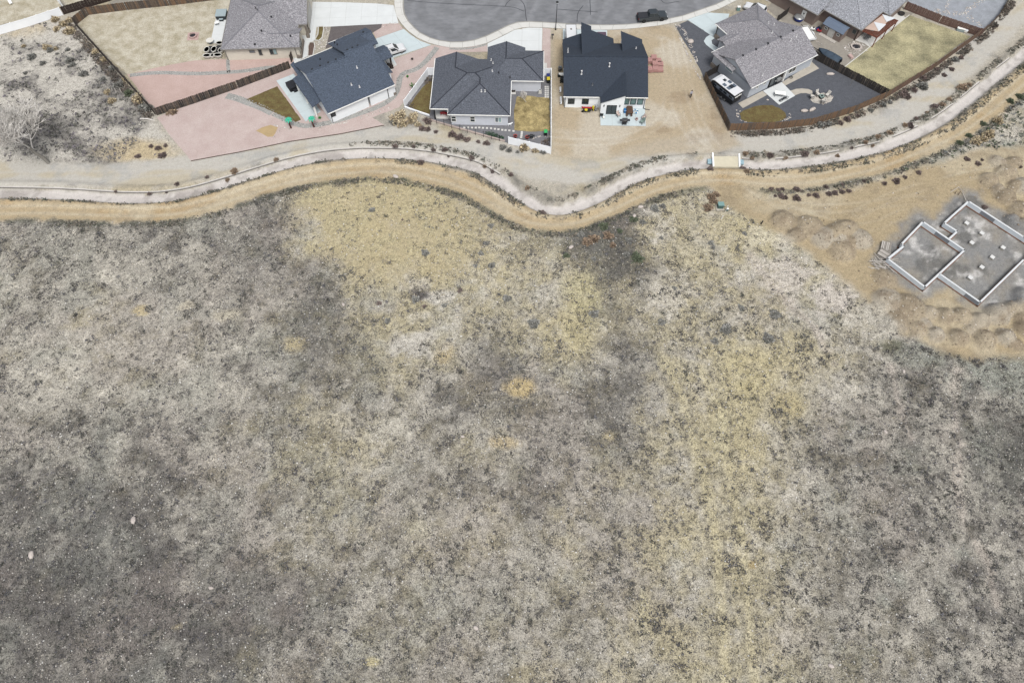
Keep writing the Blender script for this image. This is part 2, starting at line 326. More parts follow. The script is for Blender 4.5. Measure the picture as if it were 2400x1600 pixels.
# colour
def C3(r, g, b):
    c = np.array([lin(r), lin(g), lin(b)])/KEXP; L = c@np.array([.25, .62, .13]); return L+(c-L)*.80
def mixc(C, c, a): return C*(1-a[:, None])+c*a[:, None]
px_w = PX+(n5-.5)*130+(n2-.5)*60; py_w = PY+(fbm(X, Y, 5, 4, 6)-.5)*110+(n4-.5)*30
sc_ = sample(M_SCRUB, px_w, py_w); st_ = sample(M_STRAW, px_w, py_w)
hol_g = np.exp(-(((PX-1440)/85)**2+((PY-585)/62)**2))+.5*np.exp(-(((PX-1360)/60)**2+((PY-545)/28)**2))+.4*np.exp(-(((PX-1100)/70)**2+((PY-470)/40)**2)); dens = np.clip(sc_+.45*hol_g+((n2-.5)*1.0+(n1-.5)*.35+(n4-.5)*.85)*(1.15-.7*sc_), 0, 1)
DENS_FIELD = dens
Cc = np.tile(C3(202, 195, 178), (len(X), 1))
Cc = mixc(Cc, C3(178, 172, 158), sst(.02, .36, dens)); Cc = mixc(Cc, C3(137, 133, 125), sst(.38, .86, dens)); Cc = mixc(Cc, C3(108, 104, 100), sst(.62, .98, dens))
Cc = mixc(Cc, C3(166, 154, 144), sst(.55, .7, fbm(X, Y, 11, 3, 8))*.3)
Cc = mixc(Cc, C3(146, 152, 140), sst(.5, .72, fbm(X, Y, 6, 3, 9))*(.22+.4*sst(1850, 2300, PX)))
Cc = mixc(Cc, C3(194, 181, 136), np.clip(sst(.12, 1.0, st_*1.2+(n2-.5)*.75+(n4-.5)*.65+(n5-.5)*.4)*(1-.5*sst(.45, .95, dens)), 0, 1)*.95)
ak = sst(-3.5, 3.5, sdK+wob*3.0+(n1-.5)*8)*np.clip(1.25-1.1*sst(.45, .7, n2), .25, 1)*np.clip(1.2-.9*sst(.5, .7, n4), .3, 1); Cc = mixc(Cc, C3(196, 179, 132), ak*.64)
for l in TWOTRACK:
    d, _ = pline_dist(X, Y, l); Cc = mixc(Cc, C3(202, 190, 146), np.exp(-((d+wob*1.3)/.6)**2)*.6); Cc = mixc(Cc, C3(132, 126, 112), np.exp(-((d-1.0+wob*.8)/.3)**2)*.35)  # second mix paints a dark shade line along the track edges
for l in PATHS:
    d, _ = pline_dist(X, Y, l); Cc = mixc(Cc, C3(198, 184, 170), np.exp(-((d+wob*1.2)/.5)**2)*.5)
for cx, cy, rx, ry, c, s in SPOTS:
    q = np.hypot((PX-cx)/rx, (PY-cy)/ry)+(n2-.5)*1.1+(n4-.5)*1.0; Cc = mixc(Cc, C3(*c), sst(1.3, .5, q)*s)
Det = np.full(len(X), .95)-.35*ak
RUTS = [([(1585, 75), (1600, 150), (1622, 240), (1650, 310), (1700, 372)], 1.5), ([(1560, 95), (1570, 190), (1590, 270), (1630, 335), (1690, 380)], 1.6), ([(1300, 330), (1400, 335), (1500, 320), (1570, 270), (1560, 180)], 1.6), ([(1700, 395), (1770, 448), (1860, 485), (1990, 490), (2110, 470), (2200, 470)], 1.7), ([(1710, 400), (1800, 470), (1930, 520), (2030, 540), (2120, 500)], 1.7), ([(1690, 400), (1660, 425), (1560, 438), (1480, 465)], 1.6), ([(1700, 400), (1800, 425), (1930, 420), (2060, 390)], 1.6), ([(2010, 500), (2100, 455), (2230, 420), (2330, 400)], 1.7)]
rut = np.zeros_like(X)
for l, gap in RUTS:
    d, _ = pline_dist(X, Y, [tuple(p[:2]) for p in smooth_line([Q(0, *p) for p in l], 2)]); rut = np.maximum(rut, np.exp(-((d-gap/2+wob*.12)/.22)**2)*np.clip(.35+(n1-.4)*2.5, 0, 1))
# towards the houses: pale silt and gravel with straw streaks
up = sst(-.4, .6, sT)*(dT < 300)
base_up = np.tile(C3(194, 186, 168), (len(X), 1)); base_up = mixc(base_up, C3(186, 170, 128), sst(.52, .66, n1)*.6); base_up = mixc(base_up, C3(150, 147, 140), sst(.55, .7, n2)*.5)
Cc = Cc*(1-up[:, None])+base_up*up[:, None]; Det = Det*(1-up)+.55*up
aw = sst(-1, 1.5, sdW+wob); wc = np.tile(C3(206, 200, 187), (len(X), 1)); wz = sum(np.exp(-(((PX-cx)/rx)**2+((PY-cy)/ry)**2)) for cx, cy, rx, ry in [(190, 285, 130, 55), (150, 345, 80, 28), (320, 250, 50, 60), (150, 130, 45, 30), (60, 300, 80, 50), (60, 200, 60, 20), (60, 110, 60, 10), (260, 190, 40, 60)])
wd = np.clip((n1-.5)*1.5+(n2-.5)*1.7+(n4-.5)*.8+.02+.62*np.clip(wz, 0, 1.2), 0, 1)
wc = mixc(wc, C3(132, 128, 122), wd*.9); wt = np.exp(-(((PX-330)/95)**2+((PY-352)/26)**2))+.5*np.exp(-(((PX-60)/50)**2+((PY-70)/22)**2)); wc = mixc(wc, C3(204, 182, 134), np.clip(wt*1.5+(n2-.5)*1.2, 0, 1)*sst(.05, .3, wt)*(1-.5*wd)*.85)
Cc = Cc*(1-aw[:, None])+wc*aw[:, None]; Det = Det*(1-aw)+.85*aw
a4 = sst(-1.2, 1.2, sd4+wob*.8); c4 = mixc(mixc(np.tile(C3(196, 177, 143), (len(X), 1)), C3(214, 204, 184), sst(.5, .68, n1)*.7), C3(164, 140, 108), sst(.6, .75, n5)*.5)
c4 = mixc(c4, C3(222, 212, 192), rut*.55); Cc = Cc*(1-a4[:, None])+c4*a4[:, None]; Det = Det*(1-a4)+.38*a4
asx = sst(-1.2, 1.0, sdS+wob*.9); cs = mixc(mixc(np.tile(C3(188, 168, 128), (len(X), 1)), C3(206, 192, 160), sst(.5, .66, n1)*.6), C3(168, 150, 118), sst(.55, .72, n2)*.6)
hm = np.clip(heap*2.5, 0, 1); cs = mixc(cs, C3(182, 166, 138), hm*.7); cs = mixc(cs, C3(190, 181, 163), hm*sst(.62, .8, htint)*.65); cs = mixc(cs, C3(160, 144, 118), hm*sst(.38, .2, htint)*.7); cs = mixc(cs, C3(158, 140, 114), sst(.5, .7, n4)*np.clip(heap*1.4, 0, 1)*.7)
cs = mixc(cs, C3(148, 149, 149), np.clip(sst(-2.2, .4, sdSF+wob*1.6)*(.85+.7*(n2-.45)), 0, .95)); cs = mixc(cs, C3(112, 111, 108), sst(.5, .66, fbm(X, Y, 3.5, 4, 14))*sst(-1, .6, sdSF)*.7); cs = mixc(cs, C3(218, 215, 210), sst(.52, .66, fbm(X, Y, 2.6, 5, 12)*.7+n4*.3)*sst(-1, 1, sdSF)*.85)
cs = mixc(cs, C3(214, 202, 174), rut*.55); Cc = Cc*(1-asx[:, None])+cs*asx[:, None]; Det = Det*(1-asx)+.42*asx
# bank scrub litter
ab = np.exp(-((dC-1.8)/.5)**2)*np.clip(.35+(n2-.4)*2.2, 0, 1)*(1-a4*.7)*np.where(sC < 0, 1., sst(480, 620, PX)); Cc = mixc(Cc, C3(118, 116, 108), ab*.8)
agl = sst(3.6, 2.1, dG+wob*1.0)*(1-a4*.75)*(dC > 1.2)
cg = mixc(mixc(np.tile(C3(206, 201, 189), (len(X), 1)), C3(204, 191, 160), sst(.5, .62, vnoise(X*.06+7, Y*.5+3)*.4+n1*.6)*.75), C3(178, 180, 178), sst(.55, .7, n2)*.5)
cg = mixc(cg, C3(208, 204, 194), np.exp(-((abs(dG-.85))/.3)**2)*.45); Cc = Cc*(1-agl[:, None])+cg*agl[:, None]; Det = Det*(1-agl)+.24*agl
atl = sst(2.7, 1.6, dT+wob*.75)
ct = mixc(mixc(np.tile(C3(198, 176, 134), (len(X), 1)), C3(210, 194, 160), sst(.48, .66, n1)*.6), C3(188, 158, 108), sst(.58, .7, n5)*.6)
ct = mixc(ct, C3(214, 202, 174), np.exp(-((dT-.8)/.3)**2)*.6); ct = mixc(ct, C3(176, 160, 130), sst(.56, .7, n4)*.4); Cc = Cc*(1-atl[:, None])+ct*atl[:, None]; Det = Det*(1-atl)+.45*atl
fringe = np.exp(-((dT-2.55+wob*.3)/.55)**2)*field*sst(2.0, 0, sdS+1.5)*sst(.35, .6, n2+.1); Cc = mixc(Cc, C3(98, 100, 84), fringe*.7)
acl = sst(1.22, 1.0, dC+wob*.42)
cc = mixc(np.tile(C3(226, 219, 213), (len(X), 1)), C3(212, 204, 198), sst(.5, .68, n1)*.6); cc = mixc(cc, C3(150, 140, 132), sst(.58, .72, n5)*.5); cc = mixc(cc, C3(168, 162, 154), sst(.55, .7, n4)*.5); cc = mixc(cc, C3(204, 199, 188), sst(.75, 1.0, dC+wob*.2)*.7)
Cc = Cc*(1-acl[:, None])+cc*acl[:, None]; Det = Det*(1-acl)+.22*acl
Cc = np.clip(Cc, .01, .8); Zg[~inner] = Zg[~inner]*.0
yard = (sT > 0) & (dG > 2.4) & (dC > 3.2) & (sdW < -1); Zg[yard & (sd4 < -.2)] = 0.; Zg[(sd4 > 0)] *= .0
gmat = mat_attr('ground_soil')
NX, NY = len(gx), len(gy)
idx = np.arange(NX*NY).reshape(NY, NX)
quads = np.stack([idx[:-1, :-1], idx[:-1, 1:], idx[1:, 1:], idx[1:, :-1]], -1).reshape(-1, 4)
fc = lambda a: a[quads].mean(1)
cls = np.zeros(len(quads), int)
cls[fc(atl) > .5] = 2; cls[(fc(agl) > .5)] = 1; cls[fc(acl) > .5] = 3
for k, nm in ((0, 'ground'), (1, 'gravel_road'), (2, 'dirt_road'), (3, 'canal')):
    q = quads[cls == k]; u, inv = np.unique(q, return_inverse=True)
    o = npmesh(nm, np.stack([X[u], Y[u], Zg[u]], -1), inv.reshape(-1, 4), gmat, Cc[u], Det[u], 4); struct(o)
    o.data.polygons.foreach_set('use_smooth', [True]*len(o.data.polygons))
def ground_z(x, y):
    i = np.clip(np.searchsorted(gx, x)-1, 0, NX-2); j = np.clip(np.searchsorted(gy, y)-1, 0, NY-2)
    fx = (x-gx[i])/(gx[i+1]-gx[i]); fy = (y-gy[j])/(gy[j+1]-gy[j]); Zq = Zg.reshape(NY, NX)
    return (Zq[j, i]*(1-fx)+Zq[j, i+1]*fx)*(1-fy)+(Zq[j+1, i]*(1-fx)+Zq[j+1, i+1]*fx)*fy
def gsamp(A, x, y):
    i = np.clip(np.searchsorted(gx, x), 0, NX-1); j = np.clip(np.searchsorted(gy, y), 0, NY-1); return A.reshape(NY, NX)[j, i]

# ------------------------------------------------------------------ STREET, PAVEMENT, YARDS: level sheets over the ground
M = lambda n: MATS[n]
mat('asphalt', S(138, 140, 144), .9, .16, .5, fine=.10, stretch=(1, 2.2, 1)); mat('concrete', S(232, 231, 226), .9, .05, .6, fine=.04)
mat('concrete_bright', S(236, 240, 240), .9, .04, .5, fine=.03); mat('concrete_blue', S(216, 229, 232), .9, .05, .5, fine=.03); mat('concrete_dull', S(200, 193, 180), .9, .10, .8, fine=.06)
mat('red_gravel', S(206, 186, 180), .95, .05, .35, fine=.2, finescale=9, col2=S(210, 194, 188)); mat('red_gravel_fresh', S(206, 180, 171), .95, .05, .35, fine=.2, finescale=9, col2=S(208, 184, 176))
mat('dark_gravel', S(98, 101, 108), .95, .13, 1.5, fine=.22, finescale=7); mat('brown_gravel', S(112, 106, 106), .95, .13, 1.5, fine=.2, finescale=7); mat('grey_gravel', S(166, 171, 178), .95, .15, .7, fine=.16, finescale=6)
mat('yard_gravel', S(132, 132, 136), .95, .12, 1.5, fine=.2, finescale=7)
mat('dry_lawn', S(188, 178, 150), .95, .16, .5, fine=.26, finescale=5, col2=S(206, 200, 184)); mat('winter_lawn', S(128, 105, 68), .95, .34, .9, fine=.25, finescale=5, col2=S(112, 104, 66))
mat('straw_lawn', S(160, 142, 98), .95, .40, .7, fine=.28, finescale=5, col2=S(178, 162, 116)); mat('pale_lawn', S(166, 161, 130), .95, .34, .25, fine=.22, finescale=4, col2=S(180, 173, 138))
mat('yard_dirt', S(164, 158, 148), .95, .15, .6, fine=.15)
mat('river_rock', S(196, 192, 184), .9, .2, 5); mat('white_rock', S(222, 216, 206), .9, .14, 4); mat('boulder', S(214, 204, 196), .9, .14, 2.5, bump=.4)
def rough_edge(pts, step=.8, amp=.12):
    q = []; n = len(pts)
    for i in range(n):
        a, b = np.array(pts[i][:2]), np.array(pts[(i+1) % n][:2]); L = np.linalg.norm(b-a); k = max(1, int(L/step)); nr = np.array([-(b-a)[1], (b-a)[0]])/(L+1e-9)
        for j in range(k): q.append(a+(b-a)*j/k+(nr*random.uniform(-amp, amp) if j else 0))
    return q
def tri_fill(poly):
    from mathutils.geometry import tessellate_polygon
    return tessellate_polygon([[Vector((p[0], p[1], 0)) for p in poly]])
def sheet(name, pts, z, m, rough=0.):
    """a yard surface: thin raised sheet"""
    if rough: pts = rough_edge(pts, .7, rough)
    n = len(pts); mb = MB(); tf = tri_fill(pts)
    ar = sum(pts[i][0]*pts[(i+1) % n][1]-pts[(i+1) % n][0]*pts[i][1] for i in range(n))
    mb.v = [(p[0], p[1], z) for p in pts]+[(p[0], p[1], -.05) for p in pts]
    for t in tf:
        a, b, c = (pts[i] for i in t); k = (b[0]-a[0])*(c[1]-a[1])-(b[1]-a[1])*(c[0]-a[0]); mb.f.append(tuple(t) if k > 0 else tuple(reversed(t)))
    mb.f += [((i+1) % n, i, n+i, n+(i+1) % n) if ar < 0 else (i, (i+1) % n, n+(i+1) % n, n+i)[::-1] for i in range(n)]
    return struct(mb.build(name, m))
def clip(poly, a, b):
    """keep the part of a polygon left of the line a-b"""
    out = []; n = len(poly); sd_ = lambda p: (b[0]-a[0])*(p[1]-a[1])-(b[1]-a[1])*(p[0]-a[0])
    for i in range(n):
        p, q = poly[i], poly[(i+1) % n]; s, t = sd_(p), sd_(q)
        if s >= 0: out.append(p)
        if s*t < 0: k = s/(s-t); out.append((p[0]+(q[0]-p[0])*k, p[1]+(q[1]-p[1])*k))
    return out
def slabs(name, pts, z, m, ang, size, joint, gap=.025, th=.12):
    """concrete flatwork: a joint bed and one slab object for each cast panel"""
    pts = [(p[0], p[1]) for p in pts]
    bed = sheet(name, pts, z-.012, joint); ca, sa = math.cos(ang), math.sin(ang)
    loc = [(p[0]*ca+p[1]*sa, -p[0]*sa+p[1]*ca) for p in pts]; x0 = min(p[0] for p in loc); y0 = min(p[1] for p in loc)
    sx, sy = size if hasattr(size, '__len__') else (size, size)
    for i in range(int((max(p[0] for p in loc)-x0)/sx)+1):
        for j in range(int((max(p[1] for p in loc)-y0)/sy)+1):
            a, b, c, d = x0+i*sx+gap/2, x0+(i+1)*sx-gap/2, y0+j*sy+gap/2, y0+(j+1)*sy-gap/2
            q = loc
            for e in (((a, c), (b, c)), ((b, c), (b, d)), ((b, d), (a, d)), ((a, d), (a, c))):
                q = clip(q, *e)
                if len(q) < 3: break
            if len(q) < 3: continue
            ar = .5*abs(sum(q[k][0]*q[(k+1) % len(q)][1]-q[(k+1) % len(q)][0]*q[k][1] for k in range(len(q))))
            if ar < .15: continue
            MB().prism([(p[0]*ca-p[1]*sa, p[0]*sa+p[1]*ca) for p in q], z-.03, z+random.uniform(0, .004)).build('slab', m, bed)
    return bed
JN = mat('joint', S(170, 168, 162), .95, .1, 3)
# street
am = M('asphalt'); an, al = am.node_tree.nodes, am.node_tree.links; bs = an['Principled BSDF']; old = bs.inputs['Base Color'].links[0].from_socket
wv = an.new('ShaderNodeTexWave'); wv.wave_type = 'RINGS'; wv.rings_direction = 'Z'; wv.inputs['Scale'].default_value = .07; wv.inputs['Distortion'].default_value = 9; wv.inputs['Detail'].default_value = 4; wv.inputs['Detail Scale'].default_value = 1.4
gp = an.new('ShaderNodeNewGeometry'); sb_ = an.new('ShaderNodeVectorMath'); sb_.operation = 'SUBTRACT'; cc_ = Q(9, 1150, 60); sb_.inputs[1].default_value = (cc_[0], cc_[1], 0); al.new(gp.outputs['Position'], sb_.inputs[0]); al.new(sb_.outputs[0], wv.inputs['Vector'])
rm = an.new('ShaderNodeMapRange'); rm.inputs['From Min'].default_value = .35; rm.inputs['To Min'].default_value = .95; rm.inputs['To Max'].default_value = 1.14; al.new(wv.outputs['Fac'], rm.inputs['Value'])
sv_ = an.new('ShaderNodeVectorMath'); sv_.operation = 'SCALE'; al.new(old, sv_.inputs[0]); al.new(rm.outputs[0], sv_.inputs['Scale']); al.new(sv_.outputs[0], bs.inputs['Base Color'])
st_in = [(9, x, y) for x, y in [(330, -420), (285, -120), (275, 40), (275, 110), (290, 200), (340, 290), (420, 380), (500, 450), (640, 520), (760, 555), (920, 578), (1080, 575), (1240, 550), (1400, 495), (1560, 420), (1700, 350), (1830, 305), (2000, 295)]] + \
        [(10, x, y) for x, y in [(420, 305), (600, 315), (900, 335), (1300, 345), (1700, 330), (2000, 290), (2349, 215), (2800, 60), (3100, -80), (3500, -300)]]
st_out = [(9, x, y) for x, y in [(190, -420), (150, -120), (143, 40), (150, 120), (175, 230), (240, 330), (330, 430), (450, 520), (600, 590), (750, 632), (900, 660), (1080, 665), (1250, 642), (1420, 600), (1640, 492), (1800, 412), (1900, 388), (2000, 380)]] + \
         [(10, x, y) for x, y in [(420, 385), (700, 402), (1000, 413), (1300, 420), (1600, 405), (2000, 360), (2349, 295), (2870, 120), (3160, -25), (3600, -280)]]
SI = [Q(*p) for p in st_in]; SO = [Q(*p) for p in st_out]
sheet('street', [p for p in SI]+[Q(10, 3500, -900), Q(9, 330, -1300)], .012, M('asphalt'))
mat('tar_seal', S(84, 86, 92), .8, .1, 2)
for k, l in enumerate([[(9, 320, 10), (9, 700, 45), (9, 1200, 70), (9, 1500, 82), (9, 1670, 92), (9, 1800, 105), (9, 1925, 158)], [(9, 1670, 92), (9, 1690, 40), (9, 1760, -10)], [(9, 1870, -5), (9, 1930, 60), (9, 1945, 140), (9, 1950, 220), (9, 1965, 290)],
                       [(10, 1070, -10), (10, 1078, 100), (10, 1078, 210)], [(10, 980, 80), (10, 900, 180), (10, 895, 310)], [(10, 620, 130), (10, 900, 150), (10, 1180, 170)], [(10, 2040, -10), (10, 2100, 60), (10, 2300, 20)]]):
    q = smooth_line([Q(*p) for p in l], 2); mb = MB()
    for a, b in zip(q[:-1], q[1:]):
        d = (b-a)[:2]; n = np.array([-d[1], d[0]])/(np.linalg.norm(d)+1e-9)*.08; mb.poly([(a[0]-n[0], a[1]-n[1], .017), (b[0]-n[0], b[1]-n[1], .017), (b[0]+n[0], b[1]+n[1], .017), (a[0]+n[0], a[1]+n[1], .017)])
    struct(mb.build('road_crack_seal', M('tar_seal')))
# pavement: rolled kerb ring of separate slabs
pav = sheet('pavement', [p for p in SI]+[p for p in SO[::-1]], .05, JN)
def resample(pts, n):
    pts = [np.array(p[:2]) for p in pts]; L = np.cumsum([0]+[np.linalg.norm(b-a) for a, b in zip(pts[:-1], pts[1:])]); t = np.linspace(0, L[-1], n)
    return [np.array([np.interp(s, L, [p[0] for p in pts]), np.interp(s, L, [p[1] for p in pts])]) for s in t]
ra, rb = [], []
for k in range(len(SI)-1):
    n = max(2, int(np.linalg.norm(SI[k]-SI[k+1])/1.2)); ra += [SI[k]*(1-t)+SI[k+1]*t for t in np.arange(n)/n]; rb += [SO[k]*(1-t)+SO[k+1]*t for t in np.arange(n)/n]
for k in range(0, len(ra)-2, 2):
    a, b, c, d = ra[k], ra[k+2], rb[k+2], rb[k]; g = .012
    L0 = lambda p, q, t: p*(1-t)+q*t
    a2, b2, c2, d2 = L0(a, b, g), L0(b, a, g), L0(c, d, g), L0(d, c, g); w1 = .30
    for nm, t0, t1, zz in (('gutter_slab', 0, .32, (.02, .085)), ('slab', .335, 1, (.095, .11))):
        p = [L0(a2, d2, t0), L0(b2, c2, t0), L0(b2, c2, t1), L0(a2, d2, t1)]
        mb = MB(); zs = (zz[0], zz[0], zz[1], zz[1]); mb.slab([(q[0], q[1], z_) for q, z_ in zip(p, zs)], .06); mb.build(nm, M('concrete'), pav)
# driveways
R5 = math.radians(32.5)
slabs('driveway', QQ(0, [(722, 5), (800, 6), (880, 9), (923, 13), (925, 22), (930, 40), (934, 55), (895, 57), (776, 63), (742, 64), (738, 95), (724, 101), (720, 133), (689, 148), (687, 133), (705, 119), (703, 60)]), .03, M('concrete_bright'), math.radians(2.8), 3.2, JN)
slabs('driveway', [Q(3, *p) for p in [(1420, 300), (1800, 168), (1890, 245), (2020, 330), (2175, 388), (1650, 562), (1705, 665), (1640, 690), (1500, 640), (1400, 420)]], .03, M('concrete_blue'), R5, 3.0, JN)
slabs('driveway', [Q(9, *p) for p in [(1425, 640), (1425, 603), (1640, 498), (1800, 415), (1990, 385), (2180, 388), (2172, 710), (1900, 710), (1425, 720)]], .03, M('concrete_bright'), math.radians(-1.4), 3.4, JN)
slabs('driveway', [Q(10, *p) for p in [(700, 404), (1310, 422), (1310, 515), (1310, 560), (700, 560)]], .03, M('concrete_blue'), math.radians(-1), 3.0, JN)
slabs('driveway', [Q(6, *p) for p in [(25, 78), (260, -5), (420, -60), (760, -40), (740, 30), (590, 110), (570, 285), (490, 245), (190, 45)]], .03, M('concrete_blue'), R5, 3.2, JN)
slabs('driveway', [Q(7, *p) for p in [(60, 0), (270, 80), (320, -10), (150, -60)]], .03, M('concrete'), R5, 3.0, JN)
sheet('path', [Q(6, *p) for p in [(565, 290), (515, 322), (522, 372), (612, 432), (548, 468), (440, 385), (408, 335), (440, 282), (492, 248)]], .026, M('concrete_blue'))
# yards
sheet('lawn', QQ(0, [(180, 60), (209, 34), (400, 13), (560, -10), (545, 5), (505, 100), (480, 118), (522, 139), (451, 143), (400, 152), (298, 175)]), .015, M('dry_lawn'), .15)
sheet('gravel_yard', QQ(0, [(298, 175), (400, 152), (451, 143), (522, 139), (545, 140), (684, 132), (690, 148), (560, 190), (366, 266)]), .02, M('red_gravel_fresh'), .05)
sheet('gravel_yard', QQ(0, [(368, 276), (400, 320), (448, 377), (560, 357), (680, 332), (800, 314), (902, 294), (872, 276), (935, 252), (1003, 176), (1020, 176), (1022, 150), (1070, 122), (1142, 122), (1142, 104), (1085, 114), (1012, 106), (895, 150), (690, 157), (560, 200), (380, 270)]), .02, M('red_gravel'), .06)
sheet('gravel_bed', QQ(3, [(800, 136), (1500, 95), (1490, 150), (1380, 215), (1270, 260), (720, 440), (740, 370)]), .025, M('brown_gravel'))
sheet('gravel_bed', QQ(3, [(1500, 97), (1722, 86), (1792, 165), (1420, 298), (1380, 215), (1490, 150)]), .021, M('red_gravel'))
sheet('lawn', QQ(0, [(577, 234), (650, 202.6), (705.6, 281), (692.8, 287)]), .035, M('winter_lawn'), .05)
sheet('gravel_yard', QQ(0, [(1003, 162), (1003, 176), (946, 253), (1007, 276), (1010, 283), (1182, 333), (1212, 343), (1290, 361), (1291, 162)]), .02, M('yard_gravel'))
sheet('lawn', QQ(4, [(445, 640), (380, 650), (290, 740), (190, 870), (110, 1000), (390, 1120)]), .03, M('winter_lawn'), .08)
sheet('lawn', QQ(4, [(1595, 862), (1700, 850), (2040, 882), (2052, 1335), (1780, 1345), (1560, 1325), (1552, 1050)]), .035, M('straw_lawn'), .08)
sheet('gravel_bed', QQ(10, [(424, 388), (530, 402), (530, 945), (480, 945), (440, 860), (415, 700)]), .022, M('red_gravel'))
sheet('gravel_yard', QQ(0, [(1583, 62), (1612, 49), (1672, 85), (1760, 60), (1905, 118), (2082, 222), (1960, 276), (1850, 296), (1710, 304), (1652, 190), (1645, 172), (1622, 128), (1600, 92)]), .02, M('dark_gravel'), .05)
sheet('lawn', QQ(6, [(900, 1330), (960, 1285), (1080, 1240), (1230, 1215), (1350, 1215), (1450, 1255), (1530, 1320), (1545, 1380), (1480, 1430), (1350, 1450), (1000, 1450), (920, 1410)]), .04, M('winter_lawn'), .1)
sheet('dirt_yard', QQ(0, [(1850, 62), (1795, 20), (1850, -30), (2140, 32), (1975, 165), (1903, 122)]), .016, M('yard_dirt'), .1)
sheet('lawn', QQ(0, [(1975, 160), (2050, 100), (2131, 36), (2275, 86), (2180, 155), (2088, 218)]), .03, M('pale_lawn'), .1)
sheet('gravel_yard', QQ(0, [(2122, 6), (2305, 72), (2340, 38), (2362, 0), (2400, -60), (2150, -80)]), .02, M('grey_gravel'), .1)
sheet('lawn', QQ(0, [(-60, -20), (120, -20), (145, 18), (60, 45), (-60, 72)]), .02, M('dry_lawn'), .1); sheet('lawn', QQ(0, [(155, 12), (140, -10), (255, -10), (252, 2)]), .02, M('dry_lawn'))
sheet('lawn', QQ(0, [(262, 4), (300, -12), (380, -20), (380, 6), (250, 22)]), .014, M('yard_dirt'))
# patios and paths
slabs('patio', QQ(0, [(647.7, 190), (688.5, 173.7), (752, 262), (716.6, 285.5)]), .05, M('concrete_blue'), math.radians(32.6), 2.6, JN)
slabs('patio', [Q(5, *p) for p in [(857, 1300), (865, 1495), (1490, 1505), (1472, 1200), (1000, 1200)]], .05, M('concrete_blue'), math.radians(-1), 2.2, JN)
slabs('patio', [Q(6, *p) for p in [(1222, 1020), (1445, 1212), (1664, 1086), (1480, 900)]], .05, M('concrete_bright'), R5, 2.4, JN)
slabs('path', [Q(6, *p) for p in [(880, 1190), (945, 1258), (1280, 1075), (1215, 1020)]], .045, M('concrete_dull'), R5, 2.4, JN)
slabs('path', [Q(6, *p) for p in [(1450, 925), (1505, 960), (1995, 712), (1870, 600), (1800, 700)]], .045, M('concrete_dull'), R5, 2.4, JN)
sheet('path', [Q(6, *p) for p in [(1592, 1020), (1680, 992), (1760, 986), (1850, 995), (1900, 1020), (1905, 1075), (1820, 1050), (1740, 1052), (1660, 1080)]], .04, M('concrete_dull'))
slabs('patio', [Q(2, *p) for p in [(625, 245), (775, 245), (770, 400), (700, 600), (545, 602)]], .05, M('concrete_bright'), math.radians(3), 2.6, JN)
slabs('patio', [Q(4, *p) for p in [(465, 1040), (700, 1040), (690, 1168), (480, 1168)]], .05, M('concrete'), math.radians(-1.4), 3, JN)
slabs('patio', [Q(7, *p) for p in [(1270, 545), (1440, 600), (1515, 655), (2012, 252), (1940, 190), (1800, 195), (1380, 420)]], .05, M('concrete'), math.radians(45), 2.6, JN)
slabs('path', [Q(3, *p) for p in [(1590, 580), (1705, 665), (1640, 700), (1660, 720), (1575, 765), (1500, 640)]], .05, M('concrete'), R5, 2.5, JN)
slabs('patio', [Q(4, *p) for p in [(1950, 400), (2008, 405), (2008, 480), (1955, 480)]], .05, M('concrete'), 0, 3, JN)

# ------------------------------------------------------------------ HOUSES
def shingle(name, c, c2, var=.2, fine=.3): return mat(name, S(*c), .85, var*1.3, 3.2, col2=S(*c2), stretch=(1, 1, 2.5), fine=fine*1.5, finescale=6.5, bump=.3, spec=.4)
shingle('shingle_h1', (146, 146, 152), (158, 156, 160), .3, .36); shingle('shingle_h2', (74, 86, 102), (84, 95, 112), .16, .28); shingle('shingle_h3', (90, 95, 105), (100, 105, 115), .16, .3)
shingle('shingle_h4', (48, 58, 72), (54, 64, 78), .1, .16); shingle('shingle_h5', (142, 141, 147), (156, 154, 158), .3, .36); shingle('shingle_h6', (150, 154, 162), (164, 166, 172), .26, .36)
mat('ridge_dark', S(62, 66, 76), .9, .1, 3); mat('ridge_grey', S(140, 140, 146), .9, .1, 3)
WK = 1.9
mat('stucco_cream', S(226, 220, 206, 1.2), .9, .05, 1.5, fine=.04, bump=.1); mat('siding_white', S(240, 244, 246, 1.35), .8, .03, 1.2, fine=.03); mat('stucco_pale', S(214, 218, 226, 1.25), .9, .05, 1.2, fine=.04)
mat('stucco_grey', S(196, 202, 210, 1.15), .9, .05, 1.2, fine=.04); mat('stucco_taupe', S(150, 134, 126), .9, .07, 1.2, fine=.06); mat('trim_white', S(244, 244, 240, 1.3), .6, .03, 2); mat('trim_grey', S(150, 146, 140), .7, .06, 2); mat('trim_black', S(38, 40, 44), .6, .08, 2)
mat('stone_skirt', S(150, 140, 130), .9, .3, 4, bump=.3); mat('garage_door', S(214, 212, 206), .7, .05, 2); mat('door_dark', S(60, 52, 48), .7, .1, 2)
glass('pane_dark', S(60, 70, 74)); glass('pane_grey', S(128, 138, 144)); glass('pane_green', S(120, 148, 146)); glass('pane_sky', S(176, 204, 206))
mat('pipe_white', S(240, 240, 240), .5, .05, 3); mat('pipe_dark', S(52, 54, 58), .6, .1, 3); mat('metal_grey', S(150, 154, 158), .4, .08, 3, metal=.6); mat('metal_dark', S(70, 72, 76), .5, .1, 3)
